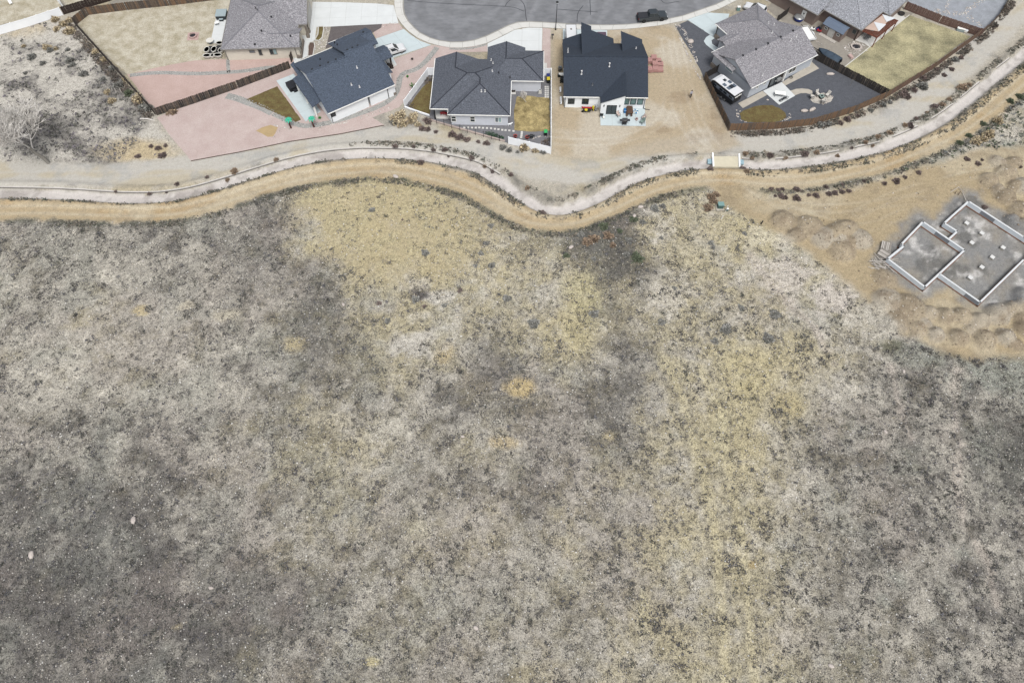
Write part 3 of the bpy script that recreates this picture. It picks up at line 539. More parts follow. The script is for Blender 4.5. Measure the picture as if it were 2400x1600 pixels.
class House:
    def __init__(s, name, label, A, ang, wall, roof, ridge, e=2.9):
        s.root = thing(name, label, 'house', (A[0], A[1], 0), math.radians(ang)); s.A = A; s.ca, s.sa = math.cos(math.radians(ang)), math.sin(math.radians(ang))
        s.e = e; s.n = 0; s.R, s.W, s.Cs = MB(), MB(), []; s.zf = []; s.wm, s.rm, s.cm = wall, roof, ridge
    def loc(s, P): d = (P[0]-s.A[0], P[1]-s.A[1]); return d[0]*s.ca+d[1]*s.sa, -d[0]*s.sa+d[1]*s.ca
    def block(s, x0, x1, y0, y1, m, axis='x', i0=0, i1=0, o=.4, e=None, t=.15, caps=True, wall=True, wy=None):
        e = s.e if e is None else e; k = s.n; s.n += 1; e2 = e+.007*k; o = o+.008*k
        T = (lambda u, v, z: (u, v, z)) if axis == 'x' else (lambda u, v, z: (v, u, z))
        u0, u1, v0, v1 = (x0, x1, y0, y1) if axis == 'x' else (y0, y1, x0, x1)
        run = (v1-v0)/2; vm = (v0+v1)/2; zr = e2+m*run; a, b = u0+i0, u1-i1
        for q in ([(u0, v0, e2), (u1, v0, e2), (b, vm, zr), (a, vm, zr)], [(u1, v1, e2), (u0, v1, e2), (a, vm, zr), (b, vm, zr)]): s.R.slab([T(*p) for p in q], t)
        if i0: s.R.slab([T(u0, v1, e2), T(u0, v0, e2), T(a, vm, zr)], t)
        if i1: s.R.slab([T(u1, v0, e2), T(u1, v1, e2), T(b, vm, zr)], t)
        if caps:
            seg = [((a, vm, zr), (b, vm, zr))]
            if i0: seg += [((u0, v0, e2), (a, vm, zr)), ((u0, v1, e2), (a, vm, zr))]
            if i1: seg += [((u1, v0, e2), (b, vm, zr)), ((u1, v1, e2), (b, vm, zr))]
            s.Cs.append(MB())
            for p, q in seg: s.Cs[-1].beam(T(p[0], p[1], p[2]+.02), T(q[0], q[1], q[2]+.02), .26, .06)
        if wall:
            c = [T(u0+o, v0+o, 0), T(u1-o, v0+o, 0), T(u1-o, v1-o, 0), T(u0+o, v1-o, 0)]; s.W.prism([(p[0], p[1]) for p in c], -.05, e2-t*.6+m*o*.8)
            ua, ub = u0+max(o, i0), u1-max(o, i1); zb = e2-t+m*o
            pr = [(v0+o, zb-.3), (v1-o, zb-.3), (v1-o, zb), (vm, zr-t-.02), (v0+o, zb)]
            rings = [[T(u, v, z) for v, z in pr] for u in (ua, ub)]; s.W.loft(rings)
        def zf(x, y, u0=u0, u1=u1, v0=v0, v1=v1):
            u, v = (x, y) if axis == 'x' else (y, x)
            if not (u0 <= u <= u1 and v0 <= v <= v1): return 0
            z = e2+m*min(v-v0, v1-v)
            if i0: z = min(z, e2+(u-u0)/i0*m*run)
            if i1: z = min(z, e2+(u1-u)/i1*m*run)
            return z
        s.zf.append(zf)
    def plane(s, x0, x1, y0, y1, za, zb, t=.15, dirx=True, wall=True, o=.3):
        """mono-pitch: height za at x0 (or y0) to zb at x1 (or y1)"""
        k = s.n; s.n += 1; za += .007*k; zb += .007*k; o += .008*k
        z = (lambda x, y: za+(zb-za)*(x-x0)/(x1-x0)) if dirx else (lambda x, y: za+(zb-za)*(y-y0)/(y1-y0))
        s.R.slab([(x, y, z(x, y)) for x, y in ((x0, y0), (x1, y0), (x1, y1), (x0, y1))], t)
        if wall:
            c = [(x0+o, y0+o), (x1-o, y0+o), (x1-o, y1-o), (x0+o, y1-o)]
            s.W.add([(x, y, -.05) for x, y in c]+[(x, y, z(x, y)-t-.01) for x, y in c], [(3, 2, 1, 0), (4, 5, 6, 7), (0, 1, 5, 4), (1, 2, 6, 5), (2, 3, 7, 6), (3, 0, 4, 7)])
        s.zf.append(lambda x, y: z(x, y) if x0 <= x <= x1 and y0 <= y <= y1 else 0)
    def top(s, x, y): return max([f(x, y) for f in s.zf]+[0])
    def on_roof(s, zid, x, y):
        z = 4.
        for _ in range(25): P = Q(zid, x, y, z); u, v = s.loc(P); z = .5*z+.5*max(2.5, s.top(u, v))
        return u, v, s.top(u, v)
    def cap(s, x0, y0, x1, y1):
        n = max(2, int(math.hypot(x1-x0, y1-y0)/.8)); P = [(x0+(x1-x0)*i/n, y0+(y1-y0)*i/n) for i in range(n+1)]; P = [(x, y, s.top(min(max(x, -90), 90), y)) for x, y in P]
        P = [(x, y, z if z > 0 else s.e) for x, y, z in P]; s.Cs.append(MB().tube([(x, y, z+.0) for x, y, z in P], .11, 4))
    def finish(s):
        s.walls = s.W.build('wall', s.wm, s.root); s.roof = s.R.build('roof', s.rm, s.root)
        for c_ in s.Cs: c_.build('ridge_cap', s.cm, s.roof)
    def gutter(s, pts, m, z=None):
        z = s.e if z is None else z; mb = MB()
        for a, b in zip(pts[:-1], pts[1:]): mb.beam((a[0], a[1], z-.07), (b[0], b[1], z-.07), .11, .15)
        return mb.build('gutter', m, s.roof)
    def vents(s, zid, pts, m, kind='pipe'):
        for x, y in pts:
            u, v, z = s.on_roof(zid, x, y); mb = MB()
            if kind == 'pipe': mb.cyl((u, v, z-.1), .09, .5, 8); mb.cyl((u, v, z-.08), .2, .14, 8, .12)
            elif kind == 'tall': mb.cyl((u, v, z-.1), .10, .8, 8); mb.cyl((u, v, z+.62), .16, .12, 8); mb.cyl((u, v, z-.08), .2, .14, 8, .12)
            else: mb.box((u, v, z+.08), (.34, .34, .3), 0, (.8, .8))
            mb.build('roof_vent', m, s.roof)
    def window(s, x, y, z, w_, h_, face, frame, pane, split=1, name='window'):
        a = math.radians(face); nx, ny = round(math.cos(a)), round(math.sin(a)); tx, ty = -ny, nx
        P = lambda u, d, zz: (x+tx*u+nx*d, y+ty*u+ny*d, zz); f = MB(); b = .09
        for u in (-w_/2, w_/2): f.beam(P(u, .02, z), P(u, .02, z+h_), b, .12, (nx, ny, 0))
        for zz in (z, z+h_): f.beam(P(-w_/2-b/2, .02, zz), P(w_/2+b/2, .02, zz), .12, b)
        for i in range(1, split): u = -w_/2+w_*i/split; f.beam(P(u, .02, z), P(u, .02, z+h_), b*.8, .10, (nx, ny, 0))
        o = f.build(name, frame, s.walls)
        for i in range(split):
            u0, u1 = -w_/2+w_*i/split+b/2, -w_/2+w_*(i+1)/split-b/2; g = MB()
            g.add([P(u0, .015, z), P(u1, .015, z), P(u1, .015, z+h_), P(u0, .015, z+h_), P(u0, .035, z), P(u1, .035, z), P(u1, .035, z+h_), P(u0, .035, z+h_)], [(3, 2, 1, 0), (4, 5, 6, 7), (0, 1, 5, 4), (1, 2, 6, 5), (2, 3, 7, 6), (3, 0, 4, 7)])
            pm = pane[i] if isinstance(pane, (list, tuple)) else pane; g.build('pane', pm, o)
        return o
    def spout(s, x, y, z0, z1, m, ox=0, oy=-.05):
        mb = MB(); mb.beam((x+ox, y+oy, z0), (x+ox, y+oy, z1), .12, .1); return mb.build('downspout', m, s.walls)

# pale brown-grey hipped house by the turning circle
h = House('hipped_house', 'cream stucco house with grey-brown hipped roof beside the planter tubs', (-55.82, 116.32), 2.77, M('stucco_cream'), M('shingle_h1'), M('ridge_grey')); H1 = h
h.block(0, 14.2, 0, 15.7, .4, 'y', 7.1, 7.1); h.block(9, 15.0, 0, 5.4, .4, 'x', 0, 0); h.block(8, 15.9, 6.45, 17.2, .4, 'x', 0, 0); h.finish()
h.gutter([(14.9, -.08), (-.08, -.08), (-.08, 15.7)], M('trim_grey')); h.gutter([(14.25, 5.3), (14.25, 6.4), (15.9, 6.4)], M('trim_grey'))
h.vents(2, [(1385, 240), (1250, 430), (1650, 500), (1160, 615)], M('pipe_dark'), 'box'); h.vents(2, [(1195, 150), (1170, 120)], M('pipe_dark'))
h.window(5.6, .39, 1.65, 1.0, .5, 270, M('trim_grey'), M('pane_grey')); h.window(7.1, .39, 1.0, .62, 1.3, 270, M('trim_grey'), M('pane_dark')); h.window(9.6, .39, 1.1, 1.3, 1.2, 270, M('trim_grey'), [M('pane_dark'), M('pane_sky')], 2)
h.window(14.62, 2.6, 1.0, 1.5, 1.3, 0, M('trim_grey'), M('pane_grey'), 2); h.spout(13.9, .40, 0, 2.8, M('trim_grey')); h.spout(.5, .40, 0, 2.8, M('trim_grey'))
part(h.walls, 'stone_plinth', M('stone_skirt'), lambda b: b.box((14.3, .30, .35), (.9, .25, .8))); part(h.walls, 'stone_plinth', M('stone_skirt'), lambda b: b.box((14.75, 2.7, .35), (.2, 4.6, .8)))
part(h.root, 'garage_door', M('garage_door'), lambda b: b.box((15.55, 11.6, 1.1), (.08, 5.0, 2.2)))
for yy in (6.9, 8.3): part(h.root, 'porch_pier', M('stone_skirt'), lambda b: (b.box((15.5, yy-.6, .45), (.6, .6, .9)), b.box((15.5, yy-.6, 1.7), (.35, .35, 2.2))))

# navy-roofed white house set at an angle
h = House('gabled_house', 'white house with slate-blue gabled roof and lean-to patio cover', (-33.04, 99.73), 32.6, M('siding_white'), M('shingle_h2'), M('shingle_h2')); H2 = h
h.block(-.3, 8.2, 0, 15.2, .45, 'x'); h.block(7.8, 13.4, 0, 16.75, .45, 'x'); h.block(9.5, 16.0, 11.6, 16.85, .42, 'x'); h.block(12.9, 16.6, 6.8, 10.6, .42, 'x', wall=False)
h.plane(12.6, 14.6, 3.0, 12.0, 3.75, 2.9); h.plane(-1.95, .35, 3.05, 11.7, 2.75, 3.5, wall=False); h.plane(-.75, .0, 7.6, 15.2, 3.0, 3.3, wall=False); h.finish()
h.gutter([(-.3, -.08), (13.4, -.08)], M('trim_white')); h.gutter([(-.3, 15.28), (7.9, 15.28)], M('trim_white')); h.gutter([(7.8, 16.82), (13.4, 16.82)], M('trim_white'))
h.vents(3, [(540, 727), (650, 680), (762, 636), (868, 592), (1025, 462), (1095, 430), (1168, 402), (1245, 216)], M('pipe_dark'), 'box'); h.vents(3, [(1155, 700), (1078, 935), (1190, 965)], M('pipe_white')); h.vents(3, [(850, 365), (885, 390), (650, 590)], M('pipe_dark'))
h.spout(.25, .40, 0, 2.8, M('trim_black')); h.spout(11.9, .40, 0, 2.8, M('trim_black')); h.window(.75, .39, 1.4, .75, .75, 270, M('trim_black'), M('pane_dark'))
for xx, yy in ((-1.6, 3.5), (-1.6, 7.4), (-1.6, 11.2)): part(h.root, 'patio_post', M('trim_white'), lambda b: b.box((xx, yy, 1.35), (.3, .3, 2.7)))
for xx, yy in ((16.2, 7.2), (16.2, 10.2)): part(h.root, 'porch_post', M('door_dark'), lambda b: (b.box((xx, yy, 1.4), (.28, .28, 2.8)), b.box((xx, yy, .4), (.5, .5, .8))))
part(h.root, 'front_door', M('door_dark'), lambda b: b.box((14.36, 8.2, 1.05), (.1, 1.0, 2.1)))
h.window(.11, 12.6, 1.0, 1.4, 1.2, 180, M('trim_black'), M('pane_dark'), 2); h.window(.11, 8.2, .15, 2.4, 2.1, 180, M('trim_black'), M('pane_dark'), 2, 'patio_door')
part(h.root, 'bay_wall', M('siding_white'), lambda b: b.box((13.0, 1.4, 1.15), (1.0, 1.7, 2.3)))
part(h.root, 'bay_plinth', M('stone_skirt'), lambda b: b.box((13.02, 1.38, .3), (1.1, 1.8, .6)))

# low white house with hips and two back gables
h = House('hip_and_gable_house', 'pale grey house with charcoal hipped roof inside white vinyl fence', (-11.51, 99.37), -1.40, M('stucco_pale'), M('shingle_h3'), M('ridge_dark')); H3 = h
h.block(-3.4, 11.15, 1.35, 14.45, .385, 'x', 6.55, 6.55, wall=False, caps=False); h.block(-.1, 11.15, 0, 7.3, .385, 'y', 5.62, 0, caps=False); h.block(-3.4, 4.86, 9.6, 14.45, .385, 'y', 0, 0, caps=False)
h.block(6.45, 17.15, 8.85, 17.0, .385, 'x', 4.08, 4.08, caps=False); h.block(6.45, 13.65, 12.9, 17.8, .385, 'y', 0, 0, caps=False)
for seg in ((-3.4, 1.35, 3.15, 7.9), (3.15, 7.9, 4.6, 7.9), (4.6, 7.9, 5.55, 6.95), (5.53, 6.95, 5.53, 5.62), (-.1, 0, 5.53, 5.62), (11.15, 0, 5.53, 5.62), (4.6, 7.9, 7.6, 10.9), (3.15, 7.9, .8, 10.25), (.73, 10.3, .73, 14.4), (10.05, 13.0, 10.05, 17.75), (10.3, 12.93, 13.07, 12.93), (13.07, 12.93, 17.15, 8.85), (13.07, 12.93, 17.15, 17.0)): h.cap(*seg)
h.W.prism([(-.02, 4.6), (10.7, 4.6), (10.7, 14.0), (-2.9, 14.0), (-2.9, 4.6)], -.05, 2.95); h.finish()
h.gutter([(-.1, -.06), (11.2, -.06), (11.2, 8.8), (17.2, 8.8), (17.2, 17.0)], M('trim_white')); h.gutter([(-.12, 0), (-.12, 1.3), (-3.46, 1.3), (-3.46, 14.45)], M('trim_white'))
h.vents(4, [(1265, 410), (1240, 365), (1255, 515), (1105, 790), (1155, 790)], M('pipe_white')); h.vents(4, [(1345, 540), (1500, 600)], M('pipe_dark'))
for xx, pn in ((.85, M('pane_dark')), (4.3, M('pane_dark'))):
    o = h.window(xx, .37, .85, .85, 1.25, 270, M('trim_white'), pn); part(o, 'meeting_rail', M('trim_white'), lambda b: b.box((xx, .33, 1.5), (.85, .06, .09)))
h.window(9.0, .37, .85, 1.15, 1.2, 270, M('trim_white'), [M('pane_grey'), M('pane_sky')], 2)
part(h.root, 'porch_post', M('trim_black'), lambda b: b.box((-2.75, 1.75, 1.4), (.22, .22, 2.8)))
part(h.root, 'porch_beam', M('trim_white'), lambda b: b.box((-1.6, 1.65, 2.6), (2.9, .2, .3)))
part(h.root, 'garage_door', M('garage_door'), lambda b: b.box((10.05, 17.4, 1.1), (4.9, .1, 2.2)))

# new white house with near-black roof
h = House('modern_house', 'bright white house with near-black roof and slanted patio bay', (9.43, 103.84), -1.03, M('siding_white'), M('shingle_h4'), M('shingle_h4')); H4 = h
h.block(0, 15.55, 0, 14.4, .417, 'x', o=.3); h.plane(6.74, 11.35, -1.5, 6.0, 2.9, 4.85, o=.22); h.plane(.1, 3.6, 7.5, 15.35, 2.9, 4.32, o=.25); h.plane(3.42, 9.93, 7.4, 15.75, 5.6, 2.9, o=.25); h.plane(3.5, 5.5, 14, 16.9, 5.56, 4.74, wall=False); h.plane(11.12, 15.45, 8, 15.6, 4.72, 2.9, o=.25); h.finish()
h.gutter([(0, -.07), (6.6, -.07)], M('trim_white')); h.gutter([(11.4, -.07), (15.55, -.07)], M('trim_white'))
h.vents(5, [(987, 680), (604, 785)], M('pipe_white'), 'tall'); h.vents(5, [(755, 935)], M('metal_grey')); h.vents(5, [(418, 455), (418, 492), (1355, 440)], M('pipe_white'))
for xx in (1.55, 4.15): h.window(xx, .29, .95, 1.15, 1.15, 270, M('trim_black'), M('pane_dark'), 2)
h.window(8.95, -1.28, .06, 1.75, 2.05, 270, M('trim_black'), M('pane_dark'), 2, 'patio_door')
for xx in (11.75, 13.0, 14.3): h.window(xx, .29, 1.0, 1.0, 1.35, 270, M('trim_black'), M('pane_green'))
for xx in (7.5, 10.4): part(h.walls, 'wall_lamp', M('trim_black'), lambda b: (b.box((xx, -1.33, 2.0), (.14, .16, .3)), b.box((xx, -1.31, 2.2), (.2, .1, .05))))
h.spout(15.1, .30, 0, 2.8, M('trim_black')); part(h.walls, 'drain_pipe', M('trim_black'), lambda b: b.tube([(15.1, .2, .15), (15.5, .0, .08), (16.3, -.15, .06)], .06, 6)); h.spout(.4, .30, 0, 2.8, M('trim_black'))
part(h.root, 'garage_door', M('garage_door'), lambda b: b.box((6.3, 15.55, 1.1), (4.8, .1, 2.2)))

# grey house with the caravan
h = House('grey_gabled_house', 'light grey stucco house with brown-grey gabled roof beside the caravan', (44.09, 105.89), 32.52, M('stucco_grey'), M('shingle_h5'), M('ridge_grey')); H5 = h
h.block(.2, 16.9, 0, 11.3, .43, 'x'); h.block(6.1, 17.0, 5.0, 17.2, .43, 'y', 0, 5.45); h.block(3.4, 8.6, 10.6, 13.6, .36, 'x', 0, 0)
h.plane(-.35, .62, 4.9, 10.6, 3.35, 3.7, wall=False, t=.12); h.finish()
h.gutter([(.2, -.08), (16.9, -.08)], M('trim_white')); h.gutter([(.2, 11.36), (3.4, 11.36)], M('trim_white')); h.gutter([(6.04, 13.6), (6.04, 17.2)], M('trim_white'))
h.vents(6, [(945, 535), (1125, 450), (1290, 368), (1465, 280), (1635, 195)], M('pipe_dark'), 'box'); h.vents(6, [(1350, 220), (1680, 272), (1605, 325), (1215, 800), (1295, 92), (1370, 115)], M('pipe_white'))
h.window(.57, 6.4, 2.0, 1.9, .55, 180, M('trim_white'), M('pane_sky')); h.window(11.3, .39, 1.0, 1.9, 1.15, 270, M('trim_white'), M('pane_dark'), 2)
for xx in (2.4, 4.3): h.window(xx, .39, 1.5, .55, .55, 270, M('trim_white'), M('pane_dark'))
part(h.root, 'patio_recess', M('door_dark'), lambda b: b.box((7.4, .55, 1.3), (3.6, .4, 2.5))); h.window(6.9, .33, .1, 2.2, 2.05, 270, M('trim_black'), M('pane_dark'), 2, 'patio_door')
part(h.root, 'patio_post', M('trim_white'), lambda b: b.box((9.3, .2, 1.4), (.3, .3, 2.8)))
h.spout(16.4, .4, 0, 2.8, M('trim_white')); h.spout(6.4, 16.6, 0, 2.8, M('trim_black'), -.1, 0)
part(h.walls, 'stone_plinth', M('stone_skirt'), lambda b: b.box((.42, 10.2, .4), (.3, 1.4, .8))); part(h.walls, 'stone_plinth', M('stone_skirt'), lambda b: b.box((6.3, 16.2, .4), (.3, 1.2, .8)))
part(h.root, 'garage_door', M('garage_door'), lambda b: b.box((11.5, 16.85, 1.1), (4.8, .12, 2.2)))

# taupe house beyond the boat
h = House('taupe_house', 'taupe stucco house with mottled grey roof behind the garden shed', (62.42, 127.64), -45.03, M('stucco_taupe'), M('shingle_h6'), M('shingle_h6')); H6 = h
h.block(-5, 8.25, 0, 13.4, .42, 'x', 0, 6.7); h.block(-16, -.3, -2.3, 9.5, .42, 'x', 0, 0); h.block(2.0, 9.85, 7.75, 15.2, .42, 'x', 0, 3.7); h.finish()
h.gutter([(-.2, -.08), (8.33, -.08), (8.33, 7.7)], M('trim_grey')); h.gutter([(8.4, 7.68), (9.93, 7.68), (9.93, 15.2)], M('trim_grey')); h.gutter([(-8, -2.38), (-.22, -2.38), (-.22, 0)], M('trim_grey'))
part(h.root, 'side_door', M('trim_white'), lambda b: (b.box((-3.2, -1.86, 1.05), (.95, .08, 2.1)),)); h.window(-3.2, -1.915, 1.2, .4, .5, 270, M('trim_white'), M('pane_dark'), name='door_light')
h.window(7.0, .39, 1.2, .8, .9, 270, M('trim_grey'), M('pane_dark')); h.spout(7.7, .4, 0, 2.8, M('door_dark'))
h.window(7.86, 4.6, .1, 2.2, 2.1, 0, M('trim_white'), M('pane_dark'), 2, 'patio_door')

# ------------------------------------------------------------------ FENCES: each board, post and rail a piece
mat('fence_dark', S(92, 84, 78), .9, .3, 3, stretch=(3, 3, .5)); mat('fence_brown', S(134, 108, 86), .9, .3, 3, stretch=(3, 3, .5)); mat('fence_black', S(64, 60, 58), .9, .25, 3, stretch=(3, 3, .5)); mat('fence_red', S(126, 100, 92), .9, .2, 3, stretch=(3, 3, .5))
mat('fence_weathered', S(112, 98, 86), .9, .3, 3, stretch=(3, 3, .5)); mat('fence_deep', S(62, 50, 46), .9, .2, 3, stretch=(3, 3, .5)); mat('vinyl_white', S(240, 243, 246, 1.45), .5, .02, 1); mat('iron_black', S(34, 36, 38), .6, .1, 3)
BOARDS = {}
def board_mesh(m, h, w_, v):
    k = (m.name, h, w_, v)
    if k not in BOARDS:
        r = random.Random(v); hh = h+r.uniform(-.05, .05); mb = MB(); mb.box((0, 0, .04+hh/2), (w_, .025, hh)); BOARDS[k] = mb.mesh('board', m)
    return BOARDS[k]
def wood_fence(label, pts, mats, h=1.75, pitch=.2, post=2.4, side=1, rail_mat=None, name='board_fence'):
    pts = [np.array(p[:2]) for p in pts]; o = pts[0]; t = thing(name, label, 'fence', (o[0], o[1], 0)); q = [p-o for p in pts]
    L = [np.linalg.norm(b-a) for a, b in zip(q[:-1], q[1:])]; tot = sum(L); pitch = max(pitch, tot/295.); rail_mat = rail_mat or mats[0]; k = 0; cnt = 0
    for a, b, l in zip(q[:-1], q[1:], L):
        d = (b-a)/l; n = np.array([-d[1], d[0]])*side; ang = math.atan2(d[1], d[0]); np_ = max(1, round(l/post))
        for i in range(np_+1):
            if i == 0 and k: continue
            p = a+d*l*i/np_+n*.06; part(t, 'post', rail_mat, lambda mb: mb.box((p[0], p[1], (h+.05)/2), (.1, .1, h+.05), ang))
        for z in (.35, h*.55, h-.25): part(t, 'rail', rail_mat, lambda mb: mb.beam((a[0]+n[0]*.035, a[1]+n[1]*.035, z), (b[0]+n[0]*.035, b[1]+n[1]*.035, z), .04, .09))
        for i in range(int(l/pitch)):
            if cnt >= 299: break
            p = a+d*(i+.5)*pitch; m = random.choice(mats); ob = bpy.data.objects.new('board', board_mesh(m, h, round(pitch-.012, 3), random.randrange(4))); COL.objects.link(ob)
            ob.parent = t; ob.location = (p[0], p[1], 0); ob.rotation_euler = (random.gauss(0, .01), random.gauss(0, .008), ang+random.gauss(0, .012)); cnt += 1
        k += 1
    return t
fd, fb, fk, fr_, fw = M('fence_dark'), M('fence_brown'), M('fence_black'), M('fence_red'), M('fence_weathered')
wood_fence('dark weathered board fence between dry lawn and wild scrub lot', QQ(0, [(178, 61), (240, 130), (300, 196), (365, 270)]), [fd, fk], side=1)
wood_fence('weathered brown board fence bending along the back of the dry lawn', QQ(0, [(178, 60), (208, 36), (300, 24), (400, 14), (520, -1)]), [fd, fw, fb], side=1)
wood_fence('long dark board fence dividing two pink gravel yards', QQ(0, [(369, 271), (450, 245), (560, 207), (681, 161)]), [fd, fk, fd, fw], side=1, pitch=.19)
wood_fence('short board gate between house corner and dark fence', QQ(0, [(684, 147), (689, 131)]), [fd], name='board_gate')
wood_fence('brown board fence running past the parked caravan', QQ(0, [(1650, 188), (1680, 250), (1707, 307)]), [fw, fb, fd], side=-1)
wood_fence('black board gate between caravan and house wall', QQ(0, [(1650, 187), (1681, 169)]), [fk], name='board_gate')
wood_fence('warm brown board fence curving along the gravel road', QQ(0, [(1709, 307), (1820, 303), (1900, 294), (1996, 265), (2078, 229)]), [fb, fw, fb, M('fence_brown')], side=1)
wood_fence('brown board fence along the straw-coloured lawn', QQ(0, [(2079, 228), (2184, 164), (2250, 116), (2305, 77)]), [fb, fw, fr_], side=1)
wood_fence('black board fence between dark gravel yard and straw lawn', QQ(0, [(1893, 131), (1980, 178), (2077, 228)]), [fk, fk, fd], side=1)
wood_fence('red-brown paneled fence with tall posts beside grey gravel yard', QQ(0, [(2118, 22), (2200, 55), (2296, 87)]), [fr_], side=-1, post=2.2)
wood_fence('low grey rail fence at the edge of the grey gravel yard', QQ(0, [(2306, 76), (2340, 40), (2364, 2), (2392, -42)]), [fw], h=1.2, side=1)
wood_fence('solid dark brown board fence behind the white vinyl fence', QQ(0, [(151, 35), (262, 2)]), [M('fence_deep')], side=1)
def vinyl_fence(label, pts, h=1.75, name='vinyl_fence', post=2.4):
    pts = [np.array(p[:2]) for p in pts]; o = pts[0]; t = thing(name, label, 'fence', (o[0], o[1], 0)); q = [p-o for p in pts]; k = 0
    for a, b in zip(q[:-1], q[1:]):
        l = np.linalg.norm(b-a); d = (b-a)/l; ang = math.atan2(d[1], d[0]); n = max(1, round(l/post)); k += 1
        for i in range(n+1):
            p = a+d*l*i/n
            if i or k == 1: part(t, 'post', M('vinyl_white'), lambda mb: (mb.box((p[0], p[1], h/2), (.13, .13, h+.06), ang), mb.box((p[0], p[1], h+.06), (.17, .17, .05), ang)))
            if i < n:
                c = a+d*l*(i+.5)/n; part(t, 'panel', M('vinyl_white'), lambda mb: (mb.box((c[0], c[1], h/2), (l/n-.13, .04, h-.1), ang), mb.box((c[0], c[1], h-.04), (l/n-.13, .09, .12), ang)))
    return t
vinyl_fence('white vinyl privacy fence above the wild scrub lot', QQ(0, [(-60, 96), (0, 82), (70, 62), (148, 36)])); vinyl_fence('white vinyl fence spur meeting the dark brown fence', QQ(0, [(128, -4), (150, 20)]))
vinyl_fence('white vinyl fence slanting beside the cactus sculpture', QQ(0, [(1018, 177), (1004, 177), (949, 252)])); vinyl_fence('white vinyl fence along the bare dirt side yard', QQ(0, [(1291, 180), (1291, 270), (1290.5, 361)]))
vinyl_fence('white vinyl fence section behind the round yellow bush', QQ(0, [(1192, 338), (1240, 349), (1290, 361)])); vinyl_fence('short white vinyl fence from garage corner to side fence', QQ(0, [(1275, 178), (1291, 178)]))
t = thing('iron_fence', 'black iron post fence on a low pinkish kerb', 'fence', Q(4, 400, 1180)); o0 = Q(4, 400, 1180); ip = [Q(4, *p)-o0 for p in [(490, 1232), (595, 1260), (700, 1298), (810, 1330), (915, 1362), (1025, 1387), (1135, 1417), (1245, 1449), (1355, 1472)]]
for p in ip: part(t, 'post', M('iron_black'), lambda mb: mb.box((p[0], p[1], .75), (.07, .07, 1.5)))
for a, b in zip(ip[:-1], ip[1:]):
    for z in (.25, 1.35): part(t, 'rail', M('iron_black'), lambda mb: mb.beam((a[0], a[1], z), (b[0], b[1], z), .02, .02))
mat('kerb_pink', S(198, 182, 174), .9, .1, 2)
def kerb(name, label, pts, h, w_, m, cat='kerb'):
    pts = [np.array(p[:2]) for p in pts]; o = pts[0]; t = thing(name, label, cat, (o[0], o[1], 0))
    for a, b in zip(pts[:-1], pts[1:]):
        l = np.linalg.norm(b-a); n = max(1, round(l/2.0)); d = (b-a)/l; ang = math.atan2(d[1], d[0])
        for i in range(n): c = a+d*l*(i+.5)/n-o; part(t, 'kerb_block', m, lambda mb: mb.box((c[0], c[1], h/2-.02), (l/n-.015, w_, h), ang))
    return t
kerb('garden_kerb', 'low pinkish concrete kerb under the black iron fence', QQ(4, [(400, 1182), (500, 1215), (800, 1300), (1100, 1385), (1430, 1478)]), .2, .3, M('kerb_pink'))
kerb('garden_kerb', 'low white kerb wall closing the narrow side lawn', QQ(3, [(1815, 1248), (1960, 1300), (2155, 1365)]), .35, .2, M('vinyl_white'))
mat('steel_edge', S(92, 76, 70), .8, .2, 3); kerb('edging_strip', 'thin rusty edging along the foot of the pink gravel yard', QQ(0, [(448, 378), (560, 357.5), (680, 332.5), (800, 314.5), (900, 294.5)]), .16, .07, M('steel_edge'), 'edging')
kerb('lawn_kerb', 'thin pale kerb edging the straw lawn by the fire pit', QQ(0, [(1975, 161), (2020, 126), (2055, 97), (2131, 36)]), .12, .15, M('concrete'))
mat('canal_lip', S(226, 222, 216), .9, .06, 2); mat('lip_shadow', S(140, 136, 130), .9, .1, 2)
# canal lip along the houses' side, concrete lengths with gaps where silt has buried it
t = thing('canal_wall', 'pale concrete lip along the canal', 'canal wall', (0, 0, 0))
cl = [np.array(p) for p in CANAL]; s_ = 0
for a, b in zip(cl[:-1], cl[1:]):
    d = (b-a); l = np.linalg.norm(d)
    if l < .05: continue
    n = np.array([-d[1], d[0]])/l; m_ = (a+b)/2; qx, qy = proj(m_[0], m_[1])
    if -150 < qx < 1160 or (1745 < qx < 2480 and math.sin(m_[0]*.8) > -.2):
        a2, b2 = a+n*1.28, b+n*1.28; part(t, 'lip_length', M('canal_lip'), lambda mb: mb.beam((a2[0], a2[1], -.14), (b2[0], b2[1], -.14), .2, .5)); a3, b3 = a+n*1.13, b+n*1.13; part(t, 'lip_shade_strip', M('lip_shadow'), lambda mb: mb.beam((a3[0], a3[1], -.24), (b3[0], b3[1], -.26), .05, .5))  # thin darker beam draws the shadow line under the lip

# ------------------------------------------------------------------ VEHICLES
ZO.update({21: (1690, 0, 240/2352), 22: (1360, 230, 170/2352), 23: (1770, 160, 200/1344), 24: (1660, 165, 100/1054), 25: (2040, 550, 140/1344), 26: (1650, 460, 70/1045)})
mat('paint_black', S(52, 60, 66), .3, .05, 1, spec=.5, coat=.4); mat('paint_white', S(244, 246, 248), .35, .02, 1, spec=.5, coat=.3); mat('paint_maroon', S(96, 70, 88), .3, .05, 1, spec=.5, coat=.4)
mat('rubber', S(34, 34, 36), .9, .1, 4); mat('rim', S(170, 172, 174), .4, .05, 3, metal=.6); mat('rim_black', S(44, 46, 48), .5, .05, 3); glass('car_glass', S(52, 62, 68)); mat('plastic_black', S(40, 42, 46), .6, .1, 3)
mat('lamp_clear', S(226, 230, 232), .2, .03, 2); mat('lamp_red', S(150, 40, 36), .3, .05, 2); mat('tonneau', S(58, 60, 66), .7, .1, 2)
